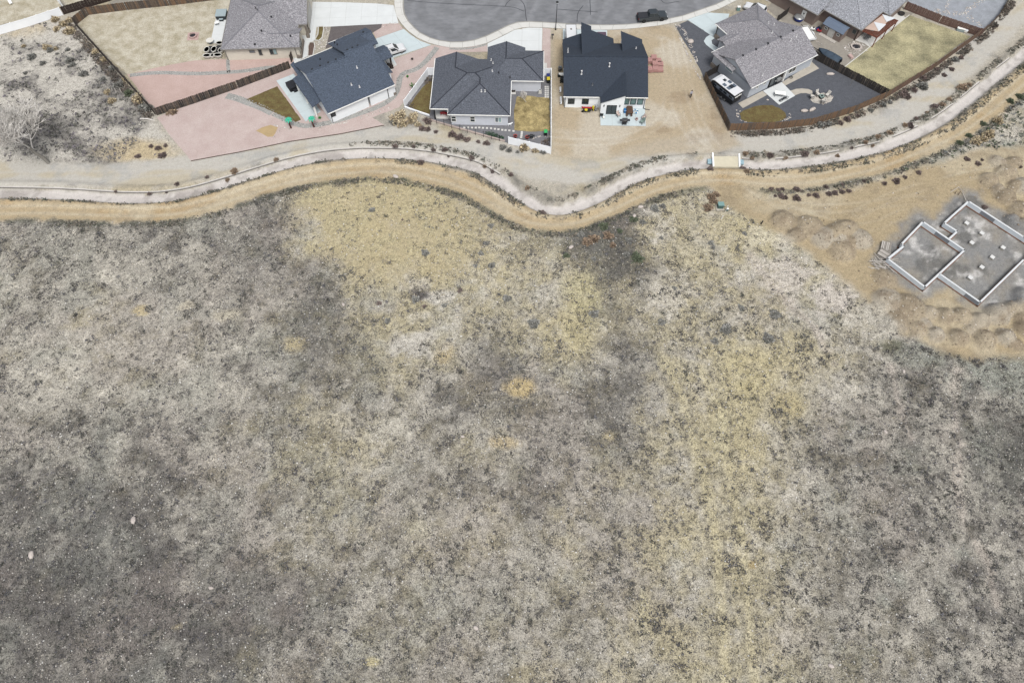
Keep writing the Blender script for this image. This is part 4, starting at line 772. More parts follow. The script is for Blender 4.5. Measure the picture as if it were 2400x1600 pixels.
def frustum_parts(t, nm, paint, x0, x1, u0, u1, z0, z1, w0, w1, sidesplit=2):
    c0 = [(x0, -w0/2, z0), (x1, -w0/2, z0), (x1, w0/2, z0), (x0, w0/2, z0)]; c1 = [(u0, -w1/2, z1), (u1, -w1/2, z1), (u1, w1/2, z1), (u0, w1/2, z1)]
    cab = part(t, nm, paint, lambda b: b.loft([c0, c1]), bevel=.05)
    def pane(a, b, c, d, name, i=.12, off=.015):
        a, b, c, d = (Vector(v) for v in (a, b, c, d)); n = (b-a).cross(d-a).normalized(); f = lambda s_, r: (a*(1-s_)*(1-r)+b*s_*(1-r)+c*s_*r+d*(1-s_)*r)+n*off
        q = [f(i, i*.8), f(1-i, i*.8), f(1-i, 1-i*.9), f(i, 1-i*.9)]; part(cab, name, M('car_glass'), lambda m: m.add([tuple(p-n*.03) for p in q]+[tuple(p) for p in q], [(4, 5, 6, 7), (0, 1, 5, 4), (1, 2, 6, 5), (2, 3, 7, 6), (3, 0, 4, 7)]))
    pane(c0[1], c0[2], c1[2], c1[1], 'windscreen', .07); pane(c0[3], c0[0], c1[0], c1[3], 'rear_window', .08)
    for s_ in range(sidesplit):
        k0, k1 = s_/sidesplit, (s_+1)/sidesplit; L = lambda a, b, k: tuple(a[i]+(b[i]-a[i])*k for i in range(3))
        pane(L(c0[0], c0[1], k0), L(c0[0], c0[1], k1), L(c1[0], c1[1], k1), L(c1[0], c1[1], k0), 'side_window', .1)
        pane(L(c0[2], c0[3], k0), L(c0[2], c0[3], k1), L(c1[2], c1[3], k1), L(c1[2], c1[3], k0), 'side_window', .1)
    return cab
def wheels(t, xs, y, r, w_=.24, rim='rim'):
    for x in xs:
        for sy in (-1, 1):
            ty = part(t, 'wheel', M('rubber'), lambda b: b.tube([(x, sy*(y-w_/2), r), (x, sy*(y+w_/2), r)], r, 14)); part(ty, 'rim', M(rim), lambda b: b.tube([(x, sy*(y+w_/2-.01), r), (x, sy*(y+w_/2+.02), r)], r*.62, 10))
def body_profile(t, paint, prof, W, bev=.08): return part(t, 'body', paint, lambda b: b.loft([[(x, y, z) for x, z in prof] for y in (W/2, -W/2)]), bevel=bev)
def car_lights(t, xf, xr, W, z=.75):
    for s_ in (-1, 1):
        part(t, 'headlight', M('lamp_clear'), lambda b: b.box((xf, s_*(W/2-.28), z), (.12, .36, .16))); part(t, 'taillight', M('lamp_red'), lambda b: b.box((xr, s_*(W/2-.16), z+.1), (.1, .2, .28)))
        part(t, 'mirror', M('plastic_black'), lambda b: b.box((xf-1.75, s_*(W/2+.08), 1.08), (.14, .2, .16)))
def pickup(label, loc, rz):
    t = thing('pickup_truck', label, 'truck', loc, rz); P = M('paint_black')
    body_profile(t, P, [(-2.95, .5), (-2.95, 1.12), (-.9, 1.14), (-.85, 1.2), (1.25, 1.2), (1.4, 1.16), (2.7, 1.06), (2.92, .95), (2.95, .5)], 1.98)
    frustum_parts(t, 'cab', P, -.95, 1.45, -.75, .72, 1.16, 1.88, 1.86, 1.5)
    tc = part(t, 'bed_cover', M('tonneau'), lambda b: b.box((-1.93, 0, 1.17), (1.95, 1.72, .08)))
    for i in range(5): part(tc, 'cover_rib', M('plastic_black'), lambda b: b.box((-2.75+i*.42, 0, 1.22), (.05, 1.7, .03)))
    part(t, 'bumper', M('plastic_black'), lambda b: b.box((3.0, 0, .55), (.16, 1.9, .26))); part(t, 'bumper', M('plastic_black'), lambda b: b.box((-3.0, 0, .55), (.16, 1.9, .22)))
    wheels(t, (-1.85, 1.85), .86, .42, .28, 'rim_black'); car_lights(t, 2.94, -2.95, 1.98, .85); return t
def suv(name, label, loc, rz, paint, L=4.7, W=1.88, cat='car', hh=1.68):
    t = thing(name, label, cat, loc, rz); a = L/2
    body_profile(t, paint, [(-a, .4), (-a, .98), (-a+.15, 1.05), (a-1.5, 1.04), (a-.3, .92), (a, .75), (a, .4)], W, .12)
    frustum_parts(t, 'cabin', paint, -a+.08, a-1.35, -a+.42, a-2.25, 1.0, hh, W-.1, W-.46); part(t, 'sill', M('plastic_black'), lambda b: b.box((0, 0, .38), (L-.3, W-.06, .2)))
    for s_ in (-1, 1): part(t, 'roof_rail', M('metal_dark'), lambda b: b.beam((-a+.6, s_*(W/2-.3), hh+.03), (a-2.4, s_*(W/2-.3), hh+.03), .05, .05))
    wheels(t, (-a+.9, a-.92), W/2-.13, .36); car_lights(t, a, -a, W, .72); return t
def heading(a, b): return math.atan2(b[1]-a[1], b[0]-a[0])
a, b = Q(10, 1805, 322), Q(10, 2065, 300); g = heading(a, b); c = (a+b)/2; pickup('black pickup truck with ribbed bed cover parked at the kerb', (c[0]-math.sin(g)*.95, c[1]+math.cos(g)*.95, .012), g)
a, b = Q(3, 1500, 588), Q(3, 1775, 500); g = heading(a, b); suv('parked_car', 'white car nosing out beside the porch of the slate-blue roofed house', (b[0]-math.cos(g)*1.42-math.sin(g)*.8, b[1]-math.sin(g)*1.42+math.cos(g)*.8, .035), g, M('paint_white'))
suv('parked_car', 'maroon car parked on the driveway of the near-black roofed house', (17.8, 121.75, .035), math.radians(89), M('paint_maroon'), 4.5, 1.8, hh=1.62)
a, b = Q(21, 900, 290, .3), Q(21, 580, 250, .3); suv('parked_car', 'white car behind the grey gabled roof on dark gravel', (Q(21, 790, 190, .8)[0], Q(21, 790, 190, .8)[1], .0), math.radians(147), M('paint_white'), 4.5, 1.85)
p = Q(21, 1350, -20); suv('parked_car', 'dark car partly past the picture edge on pale driveway strip', (p[0]-1.6, p[1]+1.2, .03), math.radians(140), M('paint_black'), 4.4, 1.8)
# enclosed cargo trailer
t = thing('cargo_trailer', 'white enclosed cargo trailer with roof vent on the driveway', 'trailer', (11.6, 121.85, .035), math.radians(90)); 
part(t, 'body', M('paint_white'), lambda b: b.box((0, 0, 1.5), (4.2, 2.0, 2.0)), bevel=.06)
for s_ in (-1, 1):
    part(t, 'edge_trim', M('trim_black'), lambda b: b.beam((-2.1, s_*1.0, 2.5), (2.1, s_*1.0, 2.5), .07, .07)); part(t, 'fender', M('metal_grey'), lambda b: b.box((-.3, s_*1.08, .75), (1.7, .22, .08)))
part(t, 'edge_trim', M('trim_black'), lambda b: b.beam((2.1, -1.0, 2.5), (2.1, 1.0, 2.5), .07, .07)); part(t, 'roof_vent', M('trim_grey'), lambda b: b.box((.7, 0, 2.55), (.36, .36, .12), 0, (.8, .8))); part(t, 'drawbar', M('metal_dark'), lambda b: (b.beam((2.0, -.6, .5), (3.1, 0, .5), .1, .1), b.beam((2.0, .6, .5), (3.1, 0, .5), .1, .1)))
wheels(t, (-.75, .2), 1.05, .34)
# caravan
mat('caravan_grey', S(120, 128, 140), .5, .06, 1); mat('solar_panel', S(104, 116, 130), .25, .06, 2); glass('skylight', S(44, 52, 58))
u = np.array([41.0-37.8, 104.3-108.5]); u /= np.linalg.norm(u); n_ = np.array([-u[1], u[0]]); c0 = np.array([37.8, 108.5])+u*2.62+n_*1.14-u*.2
t = thing('caravan', 'black and white travel trailer with roof windows beside board fence', 'caravan', (c0[0], c0[1], 0), math.atan2(u[1], u[0]))
part(t, 'body', M('plastic_black'), lambda b: b.loft([[(x, y, z) for x, z in [(-3.0, .55), (-3.05, 1.5), (-2.7, 2.3), (-2.2, 2.52), (2.85, 2.52), (2.9, .55)]] for y in (1.13, -1.13)]), bevel=.05)
rf = part(t, 'roof', M('paint_white'), lambda b: b.loft([[(x, y, z) for x, z in [(-3.02, 2.0), (-2.72, 2.36), (-2.2, 2.56), (2.9, 2.56), (2.9, 2.64), (-2.2, 2.66), (-2.85, 2.42)]] for y in (1.15, -1.15)]))
for s_ in (-1, 1): part(t, 'side_band', M('caravan_grey'), lambda b: b.box((.4, s_*1.14, 1.75), (5.0, .05, .62)))
for x in (-1.9, -.3, .7, 2.1): part(t, 'side_window', M('skylight'), lambda b: b.box((x, -1.165, 1.8), (.8, .05, .42)))
for x, y, sx, sy in ((-.2, .72, .75, .6), (.95, .68, .8, .62), (-.25, -.6, .75, .6), (.85, -.62, .75, .6)): part(rf, 'solar_panel', M('solar_panel'), lambda b: b.box((x, y, 2.69), (sx, sy, .05)))
part(rf, 'roof_hatch', M('skylight'), lambda b: b.box((.85, .12, 2.72), (.85, .75, .12), 0, (.9, .9))); part(rf, 'roof_hatch', M('skylight'), lambda b: b.box((-1.1, .3, 2.71), (.6, .55, .1), 0, (.9, .9)))
part(t, 'awning', M('trim_white'), lambda b: b.box((2.94, 0, 2.0), (.06, 1.7, .2))); part(t, 'drawbar', M('metal_grey'), lambda b: (b.beam((-2.9, -.7, .5), (-4.1, 0, .5), .1, .1), b.beam((-2.9, .7, .5), (-4.1, 0, .5), .1, .1))); part(t, 'gas_bottle', M('trim_white'), lambda b: b.lathe((-3.4, 0, .5), [(.12, 0), (.15, .1), (.15, .4), (.06, .52)], 10), True)
part(t, 'step', M('metal_dark'), lambda b: b.box((.0, -1.35, .35), (1.4, .3, .08))); wheels(t, (.2, 1.05), 1.08, .36)
# covered boat on its trailer
mat('boat_cover', S(70, 86, 102), .7, .1, 1.2, bump=.2); mat('hull_dark', S(36, 42, 50), .5, .08, 2)
bow, st1, st2 = Q(7, 825, 650, 1.1), Q(7, 1140, 790, 1.1), Q(7, 1085, 862, 1.0); stn = (st1+st2)/2; c = (bow+stn)/2; Lb = np.linalg.norm((stn-bow)[:2]); g = heading(stn, bow)
t = thing('covered_boat', 'boat under dark blue cover on trailer beside black fence', 'boat', (c[0], c[1], 0), g); hL = Lb/2
sec = [(-hL, .92, .95), (-hL*.6, .98, 1.1), (-.2, .98, 1.22), (hL*.45, .78, 1.18), (hL*.8, .38, 1.02), (hL, .04, .92)]
part(t, 'hull', M('hull_dark'), lambda b: b.loft([[(x, -w_, .85), (x, -w_*.6, .42), (x, 0, .34), (x, w_*.6, .42), (x, w_, .85)] for x, w_, z in sec]), True)
cv = part(t, 'cover', M('boat_cover'), lambda b: b.loft([[(x, w_*1.03, .78), (x, w_*.98, .92), (x, w_*.45, z), (x, 0, z+.06), (x, -w_*.45, z), (x, -w_*.98, .92), (x, -w_*1.03, .78)] for x, w_, z in sec]), True)
for x in (-.9, .6): part(cv, 'strap', M('hull_dark'), lambda b: b.box((x, 0, 1.27), (.05, 1.3, .03)))
part(t, 'trailer_frame', M('metal_dark'), lambda b: (b.beam((-hL, .5, .35), (hL*.7, .2, .35), .08, .1), b.beam((-hL, -.5, .35), (hL*.7, -.2, .35), .08, .1), b.beam((hL*.6, 0, .38), (hL+1.1, 0, .42), .1, .1))); part(t, 'outboard_motor', M('hull_dark'), lambda b: (b.box((-hL-.2, 0, 1.0), (.35, .4, .5), 0, (.8, .8)), b.box((-hL-.15, 0, .55), (.16, .16, .6)))); wheels(t, (-.5,), .85, .33)
# open mesh utility trailer
p1, p2, p3 = Q(7, 575, 395, .75), Q(7, 690, 572, .75), Q(7, 770, 520, .75); u = (p2-p1)[:2]; L_ = np.linalg.norm(u); g = heading(p1, p2); c = (p1+p3)/2
t = thing('utility_trailer', 'white open flatbed trailer behind the grey gabled house', 'trailer', (c[0], c[1], 0), g); W_ = 1.65
part(t, 'bed', M('paint_white'), lambda b: b.box((0, 0, .6), (L_, W_, .08)))
for i in range(9): part(t, 'bed_plank', M('trim_white'), lambda b: b.box((-L_/2+.25+i*(L_-.5)/8, 0, .655), (.3, W_-.1, .03)))
for s_ in (-1, 1): part(t, 'side_rail', M('paint_white'), lambda b: b.beam((-L_/2, s_*W_/2, .88), (L_/2, s_*W_/2, .88), .05, .06)); part(t, 'fender', M('paint_white'), lambda b: b.box((.2, s_*(W_/2+.15), .75), (.95, .26, .08)))
for s_ in (-1, 1): part(t, 'end_rail', M('paint_white'), lambda b: b.beam((s_*L_/2, -W_/2, .9), (s_*L_/2, W_/2, .9), .05, .06))
for i in range(5):
    for s_ in (-1, 1): part(t, 'stake', M('paint_white'), lambda b: b.beam((-L_/2+i*L_/4, s_*W_/2, .6), (-L_/2+i*L_/4, s_*W_/2, .9), .05, .05, (1, 0, 0)))
part(t, 'drawbar', M('metal_dark'), lambda b: b.beam((-L_/2, 0, .55), (-L_/2-1.0, 0, .5), .1, .1)); wheels(t, (.2,), W_/2+.14, .32, .2)

# ------------------------------------------------------------------ STREET FURNITURE AND UTILITIES
p = Q(10, 600, 412); t = thing('street_lamp', 'slim black street lamp standing at the kerb', 'street lamp', p); part(t, 'pole', M('iron_black'), lambda b: b.tube([(0, 0, 0), (0, 0, 3), (0, 0, 5.9)], [.09, .07, .05], 8)); part(t, 'base', M('iron_black'), lambda b: b.cyl((0, 0, 0), .18, .3, 8, .12))
lh = part(t, 'lantern', M('iron_black'), lambda b: b.lathe((0, 0, 5.9), [(.08, 0), (.2, .1), (.24, .35), (.3, .4), (.06, .56)], 8)); part(lh, 'lamp_glass', M('lamp_clear'), lambda b: b.lathe((0, 0, 6.0), [(.21, .02), (.245, .22)], 8))
p = Q(10, 555, 545); t = thing('mail_box', 'small dark box on a post by the pink gravel strip', 'post box', p); part(t, 'post', M('door_dark'), lambda b: b.box((0, 0, .5), (.1, .1, 1.0))); part(t, 'box', M('metal_dark'), lambda b: b.loft([[(x, -.14, 1.0), (x, .14, 1.0), (x, .14, 1.18), (x, .07, 1.28), (x, -.07, 1.28), (x, -.14, 1.18)] for x in (-.26, .26)])); part(t, 'flag', M('lamp_red'), lambda b: b.box((.1, .16, 1.2), (.05, .02, .2)))
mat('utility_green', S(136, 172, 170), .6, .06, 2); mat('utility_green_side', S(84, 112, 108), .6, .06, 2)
p = Q(26, 560, 480); t = thing('transformer_box', 'teal-green utility transformer box on concrete pad beside dirt track', 'utility box', p); part(t, 'pad', M('concrete_dull'), lambda b: b.box((0, .4, .05), (1.3, 1.2, .12))); part(t, 'cabinet', M('utility_green_side'), lambda b: b.box((.05, .55, .5), (.95, .75, .8))); part(t, 'lid', M('utility_green'), lambda b: b.box((.05, .57, .94), (1.02, .85, .1)))
p = Q(26, 810, 520); t = thing('utility_pedestal', 'small green utility pedestal beside the transformer box', 'utility box', p); part(t, 'cabinet', M('utility_green_side'), lambda b: b.box((0, .1, .25), (.3, .25, .5))); part(t, 'cap', M('trim_white'), lambda b: b.box((0, .1, .53), (.34, .3, .07)))
def stake(name, label, p, h, m, lean=(0, 0), r=.06):
    t = thing(name, label, 'post', p); part(t, 'shaft', m, lambda b: b.tube([(0, 0, -.05), (lean[0], lean[1], h)], r, 8)); part(t, 'cap', m, lambda b: b.cyl((lean[0], lean[1], h-.04), r*1.3, .07, 8))
stake('marker_post', 'white utility marker post next to the green pedestal', Q(26, 750, 520), 1.3, M('pipe_white'), (.1, .05)); stake('marker_post', 'white marker post leaning in the scrub below the transformer box', Q(26, 610, 780), .6, M('pipe_white'), (.12, .1)); stake('marker_post', 'black post stub leaning on the spoil heap', Q(12, 840, 1325), .7, M('plastic_black'), (.15, .1), .1)
# culvert bridge over the canal
mat('bridge_deck', S(228, 220, 196), .9, .06, 1.2); mat('pipe_blue', S(164, 194, 206), .5, .05, 2)
bq = QQ(12, [(163, 360), (175, 542), (552, 546), (546, 374)]); c = sum(bq)/4
t = thing('canal_bridge', 'pale concrete slab bridge with white kerbs across the canal', 'bridge', (c[0], c[1], 0)); L4 = [p-c for p in bq]
part(t, 'deck', M('bridge_deck'), lambda b: b.prism([(p[0], p[1]) for p in L4], -.2, .16))
for i, j, d in ((0, 1, 1), (3, 2, -1)): part(t, 'kerb_beam', M('vinyl_white'), lambda b: b.beam((L4[i][0]+d*.12, L4[i][1], .25), (L4[j][0]+d*.12, L4[j][1], .25), .26, .3))
for i, j, d in ((0, 1, -1), (3, 2, 1)):
    for k in (.42, .58): m_ = L4[i]*(1-k)+L4[j]*k; part(t, 'culvert_pipe', M('pipe_blue'), lambda b: b.tube([(m_[0]-d*.4, m_[1], -.25), (m_[0]+d*.75, m_[1]+.03, -.28)], .3, 12))

# ------------------------------------------------------------------ FOUNDATION UNDER CONSTRUCTION
mat('form_concrete', S(204, 212, 218, 1.5), .85, .08, .7, fine=.05); mat('form_dark', S(150, 156, 164), .85, .1, .7); mat('footing_rust', S(140, 104, 84), .9, .2, 2); mat('concrete_top', S(236, 240, 242), .8, .03, 1)
F0 = Q(11, 1110, 1345, 1.0); t = thing('house_foundation', 'new concrete house foundation walls open to the ground inside', 'foundation', (F0[0], F0[1], 0)); FZ = 1.0
def fwall(pts, close=False):
    q = [Q(11, *p, FZ)-F0 for p in pts]; seg = list(zip(q[:-1], q[1:]))+([(q[-1], q[0])] if close else [])
    for a, b in seg:
        l = np.linalg.norm((b-a)[:2]); n = max(1, round(l/2.4)); d = (b-a)/l
        part(t, 'wall_top', M('concrete_top'), lambda mb: mb.beam((a[0]-d[0]*.12, a[1]-d[1]*.12, FZ-.03), (b[0]+d[0]*.12, b[1]+d[1]*.12, FZ-.03), .29, .07)); part(t, 'footing', M('footing_rust'), lambda mb: mb.beam((a[0]-d[0]*.2, a[1]-d[1]*.2, .06), (b[0]+d[0]*.2, b[1]+d[1]*.2, .06), .5, .16))
        for i in range(n): p1, p2 = a+d*(l*i/n+.006), a+d*(l*(i+1)/n-.006); part(t, 'wall_panel', M('form_dark') if random.random() < .15 else M('form_concrete'), lambda mb: mb.beam((p1[0], p1[1], (FZ-.06)/2), (p2[0], p2[1], (FZ-.06)/2), .24, FZ-.07))
fwall([(1110, 1345), (1605, 885), (1085, 530), (815, 812), (848, 830), (645, 992)], True); fwall([(1415, 740), (1515, 650), (1350, 548), (1655, 275), (2349, 725), (2520, 840)]); fwall([(1300, 1185), (1800, 1535), (2349, 1000), (2520, 840)])
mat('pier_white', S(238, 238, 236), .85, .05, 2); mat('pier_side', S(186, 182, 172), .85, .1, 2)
for x, y in [(1635, 545), (1825, 670), (1700, 790), (2090, 850), (1955, 970), (1825, 1095), (1680, 1225)]:
    p = Q(11, x, y, .5); pt = thing('concrete_pier', 'small square concrete pier block inside the unfinished foundation', 'concrete block', (p[0], p[1], 0), math.radians(41), 'pier blocks in the foundation'); part(pt, 'block', M('pier_side'), lambda b: b.box((0, 0, .22), (.62, .62, .46))); part(pt, 'cap', M('pier_white'), lambda b: b.box((0, 0, .47), (.66, .66, .06)))
mat('lumber_pale', S(206, 200, 192), .85, .12, 3, stretch=(3, 3, 1)); mat('lumber_grey', S(164, 158, 150), .85, .15, 3)
for k, (x, y, ang, lab) in enumerate([(355, 250, 22, 'stack of weathered formwork boards on pallet beyond the lower one'), (310, 420, 14, 'stack of pale formwork boards next to the foundation corner')]):
    p = Q(25, x, y, .5); pt = thing('lumber_stack', lab, 'lumber stack', (p[0], p[1], 0), math.radians(ang-45+k*80))
    for i in range(6):
        for z in (.12, .3, .48): part(pt, 'board', M('lumber_pale') if (i+int(z*10)) % 3 else M('lumber_grey'), lambda b: b.box(((i-2.5)*.26+random.uniform(-.02, .02), 0, z), (.2, 1.7, .12)))
    for s_ in (-1, 1): part(pt, 'skid', M('lumber_grey'), lambda b: b.box((0, s_*.6, .03), (1.5, .1, .08)))
for k in range(30):
    p = Q(25, random.uniform(60, 480), random.uniform(540, 780)); a = random.choice([random.uniform(-.5, .3), random.uniform(1.6, 2.4)]); L_ = random.uniform(1.0, 3.2)
    o = MB().box((0, 0, 0), (L_, .1, .05)).build('scrap_board', M('lumber_pale')); o.location = (p[0], p[1], .1+.02*k*random.random()); o.rotation_euler = (0, random.uniform(-.08, .08), a); tag(o, 'loose pale board in the tangled pile at the foundation corner', 'board', 'scrap boards at the foundation')
for (x0, y0), (x1, y1), lab in [((1425, 165), (1535, 95), 'thin white lath propped over the dirt beyond the foundation'), ((1530, 100), (1600, 165), 'thin white lath crossing the propped one'), ((1575, 160), (1625, 270), 'thin white lath reaching to the foundation corner')]:
    a, b = Q(11, x0, y0, .1), Q(11, x1, y1, .6 if y1 < 200 else .35); o = MB().beam((0, 0, 0), tuple(b-a), .08, .05).build('lath', M('lumber_pale')); o.location = tuple(a); tag(o, lab, 'lath')
for (x0, y0), (x1, y1) in [((1485, 185), (1500, 150)), ((1520, 205), (1555, 150))]:
    a, b = Q(11, x0, y0, .0), Q(11, x1, y1, .5); o = MB().beam((0, 0, 0), tuple(b-a), .12, .08).build('brace_board', M('fence_weathered')); o.location = tuple(a); tag(o, 'short brown brace board under the propped laths', 'board', 'brown brace boards')

# ------------------------------------------------------------------ YARD THINGS
mat('cover_teal', S(176, 192, 196), .7, .06, 1.5); mat('tub_dark', S(58, 64, 68), .6, .1, 2); mat('cover_black', S(46, 48, 54), .6, .08, 2); mat('tub_black', S(28, 30, 34), .6, .1, 2); mat('tub_white', S(238, 236, 228), .6, .04, 2); mat('soil', S(58, 54, 52), .95, .2, 4)
mat('brick_pink', S(206, 178, 172), .9, .15, 3); mat('wood_brown', S(104, 80, 66), .8, .2, 3, stretch=(4, 1, 1)); mat('wood_red', S(134, 82, 66), .8, .2, 3); mat('red_paint', S(186, 48, 56), .5, .08, 2); mat('blue_plastic', S(40, 130, 200), .5, .06, 2); mat('blue_bin', S(44, 60, 130), .5, .05, 2)
mat('yellow_plastic', S(232, 212, 60), .5, .06, 2); mat('green_lid', S(66, 190, 110), .5, .06, 2); mat('bin_black', S(40, 44, 46), .6, .08, 2); mat('terracotta_red', S(186, 78, 74), .8, .1, 2); mat('cactus_green', S(58, 128, 50), .6, .1, 3); mat('palm_teal', S(70, 200, 164), .4, .1, 2); mat('palm_trunk', S(90, 52, 44), .8, .2, 4, stretch=(1, 1, 4))
mat('cushion_print', S(196, 158, 150), .9, .45, 7, col2=S(220, 206, 196)); mat('fabric_sage', S(140, 160, 154), .9, .12, 3); mat('fabric_cream', S(226, 222, 214), .9, .06, 3); mat('steel', S(190, 192, 192), .35, .08, 2, metal=.5); mat('sail_white', S(238, 242, 246), .8, .03, 1); mat('sail_tan', S(214, 190, 176), .9, .05, 1)
mat('shed_roof', S(112, 126, 146), .6, .06, 1); mat('ash', S(54, 54, 60), .95, .25, 5); mat('paver_red', S(196, 152, 146), .9, .15, 2.5)
def tub(label, p, rz, sx, sy, h, cover, side):
    t = thing('hot_tub', label, 'hot tub', (p[0], p[1], .05), rz); part(t, 'shell', side, lambda b: b.box((0, 0, h/2), (sx, sy, h)), bevel=.08); part(t, 'cover', cover, lambda b: (b.box((-sx/4, 0, h+.06), (sx/2-.01, sy+.06, .12)),)); part(t, 'cover', cover, lambda b: b.box((sx/4, 0, h+.06), (sx/2-.01, sy+.06, .12)))
    st = part(t, 'step', side, lambda b: (b.box((0, -sy/2-.22, .2), (.8, .4, .4)),)); part(st, 'tread', cover, lambda b: b.box((0, -sy/2-.22, .41), (.84, .44, .03)))
p = Q(2, 700, 200, .6); tub('hot tub with pale teal folding cover on the white patio', p, math.radians(3), 2.1, 2.1, .85, M('cover_teal'), M('tub_dark')); p = Q(2, 1680, 1180, .5); tub('black hot tub with dark cover on the bluish patio', p, math.radians(33), 2.0, 2.0, .8, M('cover_black'), M('tub_black'))
def chair(label, p, rz, seat, frame, group=None, name='patio_chair', z=.05, s=1.0):
    t = thing(name, label, 'chair', (p[0], p[1], z), rz, group); part(t, 'seat', seat, lambda b: b.box((0, 0, .42*s), (.56*s, .56*s, .12)), bevel=.03); part(t, 'backrest', seat, lambda b: b.beam((0, .28*s, .45*s), (0, .42*s, .95*s), .54*s, .1, (0, 1, 0)), bevel=.02)
    for sx in (-1, 1):
        part(t, 'armrest', frame, lambda b: b.beam((sx*.31*s, -.25*s, .62*s), (sx*.31*s, .32*s, .62*s), .06, .04))
        for sy in (-1, 1): part(t, 'leg', frame, lambda b: b.beam((sx*.29*s, sy*.25*s, 0), (sx*.29*s, sy*.25*s, .62*s), .05, .05, (1, 0, 0)))
    return t
def table(label, p, rz, sx, sy, h, top, leg, name='patio_table', z=.05, planks=4):
    t = thing(name, label, 'table', (p[0], p[1], z), rz)
    for i in range(planks): part(t, 'top_plank', top, lambda b: b.box((0, -sy/2+sy*(i+.5)/planks, h), (sx, sy/planks-.012, .05)))
    for a in (-1, 1):
        for b_ in (-1, 1): part(t, 'leg', leg, lambda b: b.box((a*(sx/2-.12), b_*(sy/2-.1), h/2-.02), (.08, .08, h-.02)))
    part(t, 'apron', leg, lambda b: b.box((0, 0, h-.07), (sx-.2, sy-.15, .06))); return t
table('small white side table on the patio below the teal tub', Q(2, 645, 345), .3, .8, .6, .5, M('trim_white'), M('metal_grey'), planks=2)
mat('mat_black', S(70, 70, 74), .95, .15, 3); t = tag(MB().box((0, 0, .02), (3.2, 2.2, .04)).build('planter_mat', M('mat_black')), 'black weed mat under the white planter tubs', 'mat'); p = Q(2, 620, 690); t.location = tuple(p)
for k, (x, y, sx, sy, lab) in enumerate([(510, 690, .55, .85, 'white planter tub on its outer edge of the mat'), (608, 685, .55, .85, 'white upright planter tub in the middle of the mat'), (515, 772, .85, .5, 'long white planter tub at the mat corner away from the house'), (585, 768, .5, .5, 'small square white planter tub between two long ones'), (660, 765, .85, .5, 'long white planter tub by the house corner'), (700, 700, .5, .7, 'white planter tub half under the eave'), (685, 600, .7, .5, 'white planter tub at the patio edge under the eave')]):
    p = Q(2, x, y+28); t = thing('planter_tub', lab, 'planter', (p[0], p[1], .04)); n = 14; el = lambda r, z: [(math.cos(2*math.pi*i/n)*sx*r, math.sin(2*math.pi*i/n)*sy*r, z) for i in range(n)]
    part(t, 'tub', M('tub_white'), lambda b: b.loft([el(.82, 0), el(1., .62), el(1., .66), el(.86, .66), el(.84, .6)]), True); part(t, 'soil', M('soil'), lambda b: b.loft([el(.85, .55), el(.84, .60)]))
p = Q(2, 555, 600); t = thing('round_table', 'white round table top at the patio end near planter tubs', 'table', (p[0], p[1], .05)); part(t, 'top', M('tub_white'), lambda b: b.cyl((0, 0, .68), .72, .05, 18)); part(t, 'pedestal', M('metal_grey'), lambda b: b.cyl((0, 0, .03), .07, .66, 8)); part(t, 'base', M('metal_grey'), lambda b: b.cyl((0, 0, 0), .35, .04, 12))
p = Q(2, 310, 505); t = thing('fire_pit', 'round pink brick fire ring on square pink pavers in dry lawn', 'fire pit', (p[0], p[1], .015), .1); part(t, 'paver_base', M('brick_pink'), lambda b: b.box((0, 0, .02), (2.2, 2.2, .05)))
for i in range(14): a = i/14*2*math.pi; part(t, 'ring_stone', M('brick_pink'), lambda b: b.box((math.cos(a)*.72, math.sin(a)*.72, .2), (.24, .3, .36), a))
part(t, 'ash_bed', M('ash'), lambda b: b.cyl((0, 0, .03), .6, .12, 14))
for k, (pts, lab, m) in enumerate([([(2035, 375), (2100, 370), (2110, 410), (2085, 530), (2040, 568), (1990, 560), (1995, 540), (2030, 480)], 'kerbed planting bed with low green plants along the walk', 'winter_lawn'), ([(1915, 590), (1975, 590), (1985, 640), (1960, 770), (1890, 785), (1895, 640)], 'kerbed planting bed of brown mulch beside the walk', 'soil_brown')]):
    if m == 'soil_brown': mat('soil_brown', S(112, 94, 86), .95, .25, 4, fine=.2)
    q = QQ(2, pts); c = sum(q)/len(q); t = thing('planting_bed', lab, 'planter bed', (c[0], c[1], .03)); L_ = [p-c for p in q]; part(t, 'mulch', M(m), lambda b: b.prism([(p[0], p[1]) for p in L_], -.03, .06))
    for a, b_ in zip(L_, L_[1:]+L_[:1]): part(t, 'edging', M('concrete'), lambda b: b.beam((a[0], a[1], .06), (b_[0], b_[1], .06), .16, .16))
for k, (x, y) in enumerate([(200, 1380), (520, 1420)]):   # two metal palm ornaments
    p = Q(3, [250, 565][k], [1530, 1515][k]); t = thing('palm_ornament', ['teal-fronded metal palm tree at the lawn corner', 'teal-fronded metal palm tree at the patio corner'][k], 'ornament', (p[0], p[1], .02)); part(t, 'trunk', M('palm_trunk'), lambda b: b.tube([(0, 0, 0), (-.08, .02, .8), (-.05, .05, 1.5), (.0, .08, 1.9)], [.16, .14, .12, .1], 8))
    for i in range(8):
        a = i/8*2*math.pi+.2+k; d = Vector((math.cos(a), math.sin(a), 0)); part(t, 'frond', M('palm_teal'), lambda b: b.loft([[tuple(Vector((0, .08, 1.9))+d*r+Vector((0, 0, z))+d.cross(Vector((0, 0, 1)))*w_*s_) for s_, zz in ((-1, 0), (1, 0))]+[tuple(Vector((0, .08, 1.94))+d*r+Vector((0, 0, z)))] for r, z, w_ in ((.03, .05, .07), (.3, .24, .16), (.58, .18, .14), (.78, -.06, .03))]))
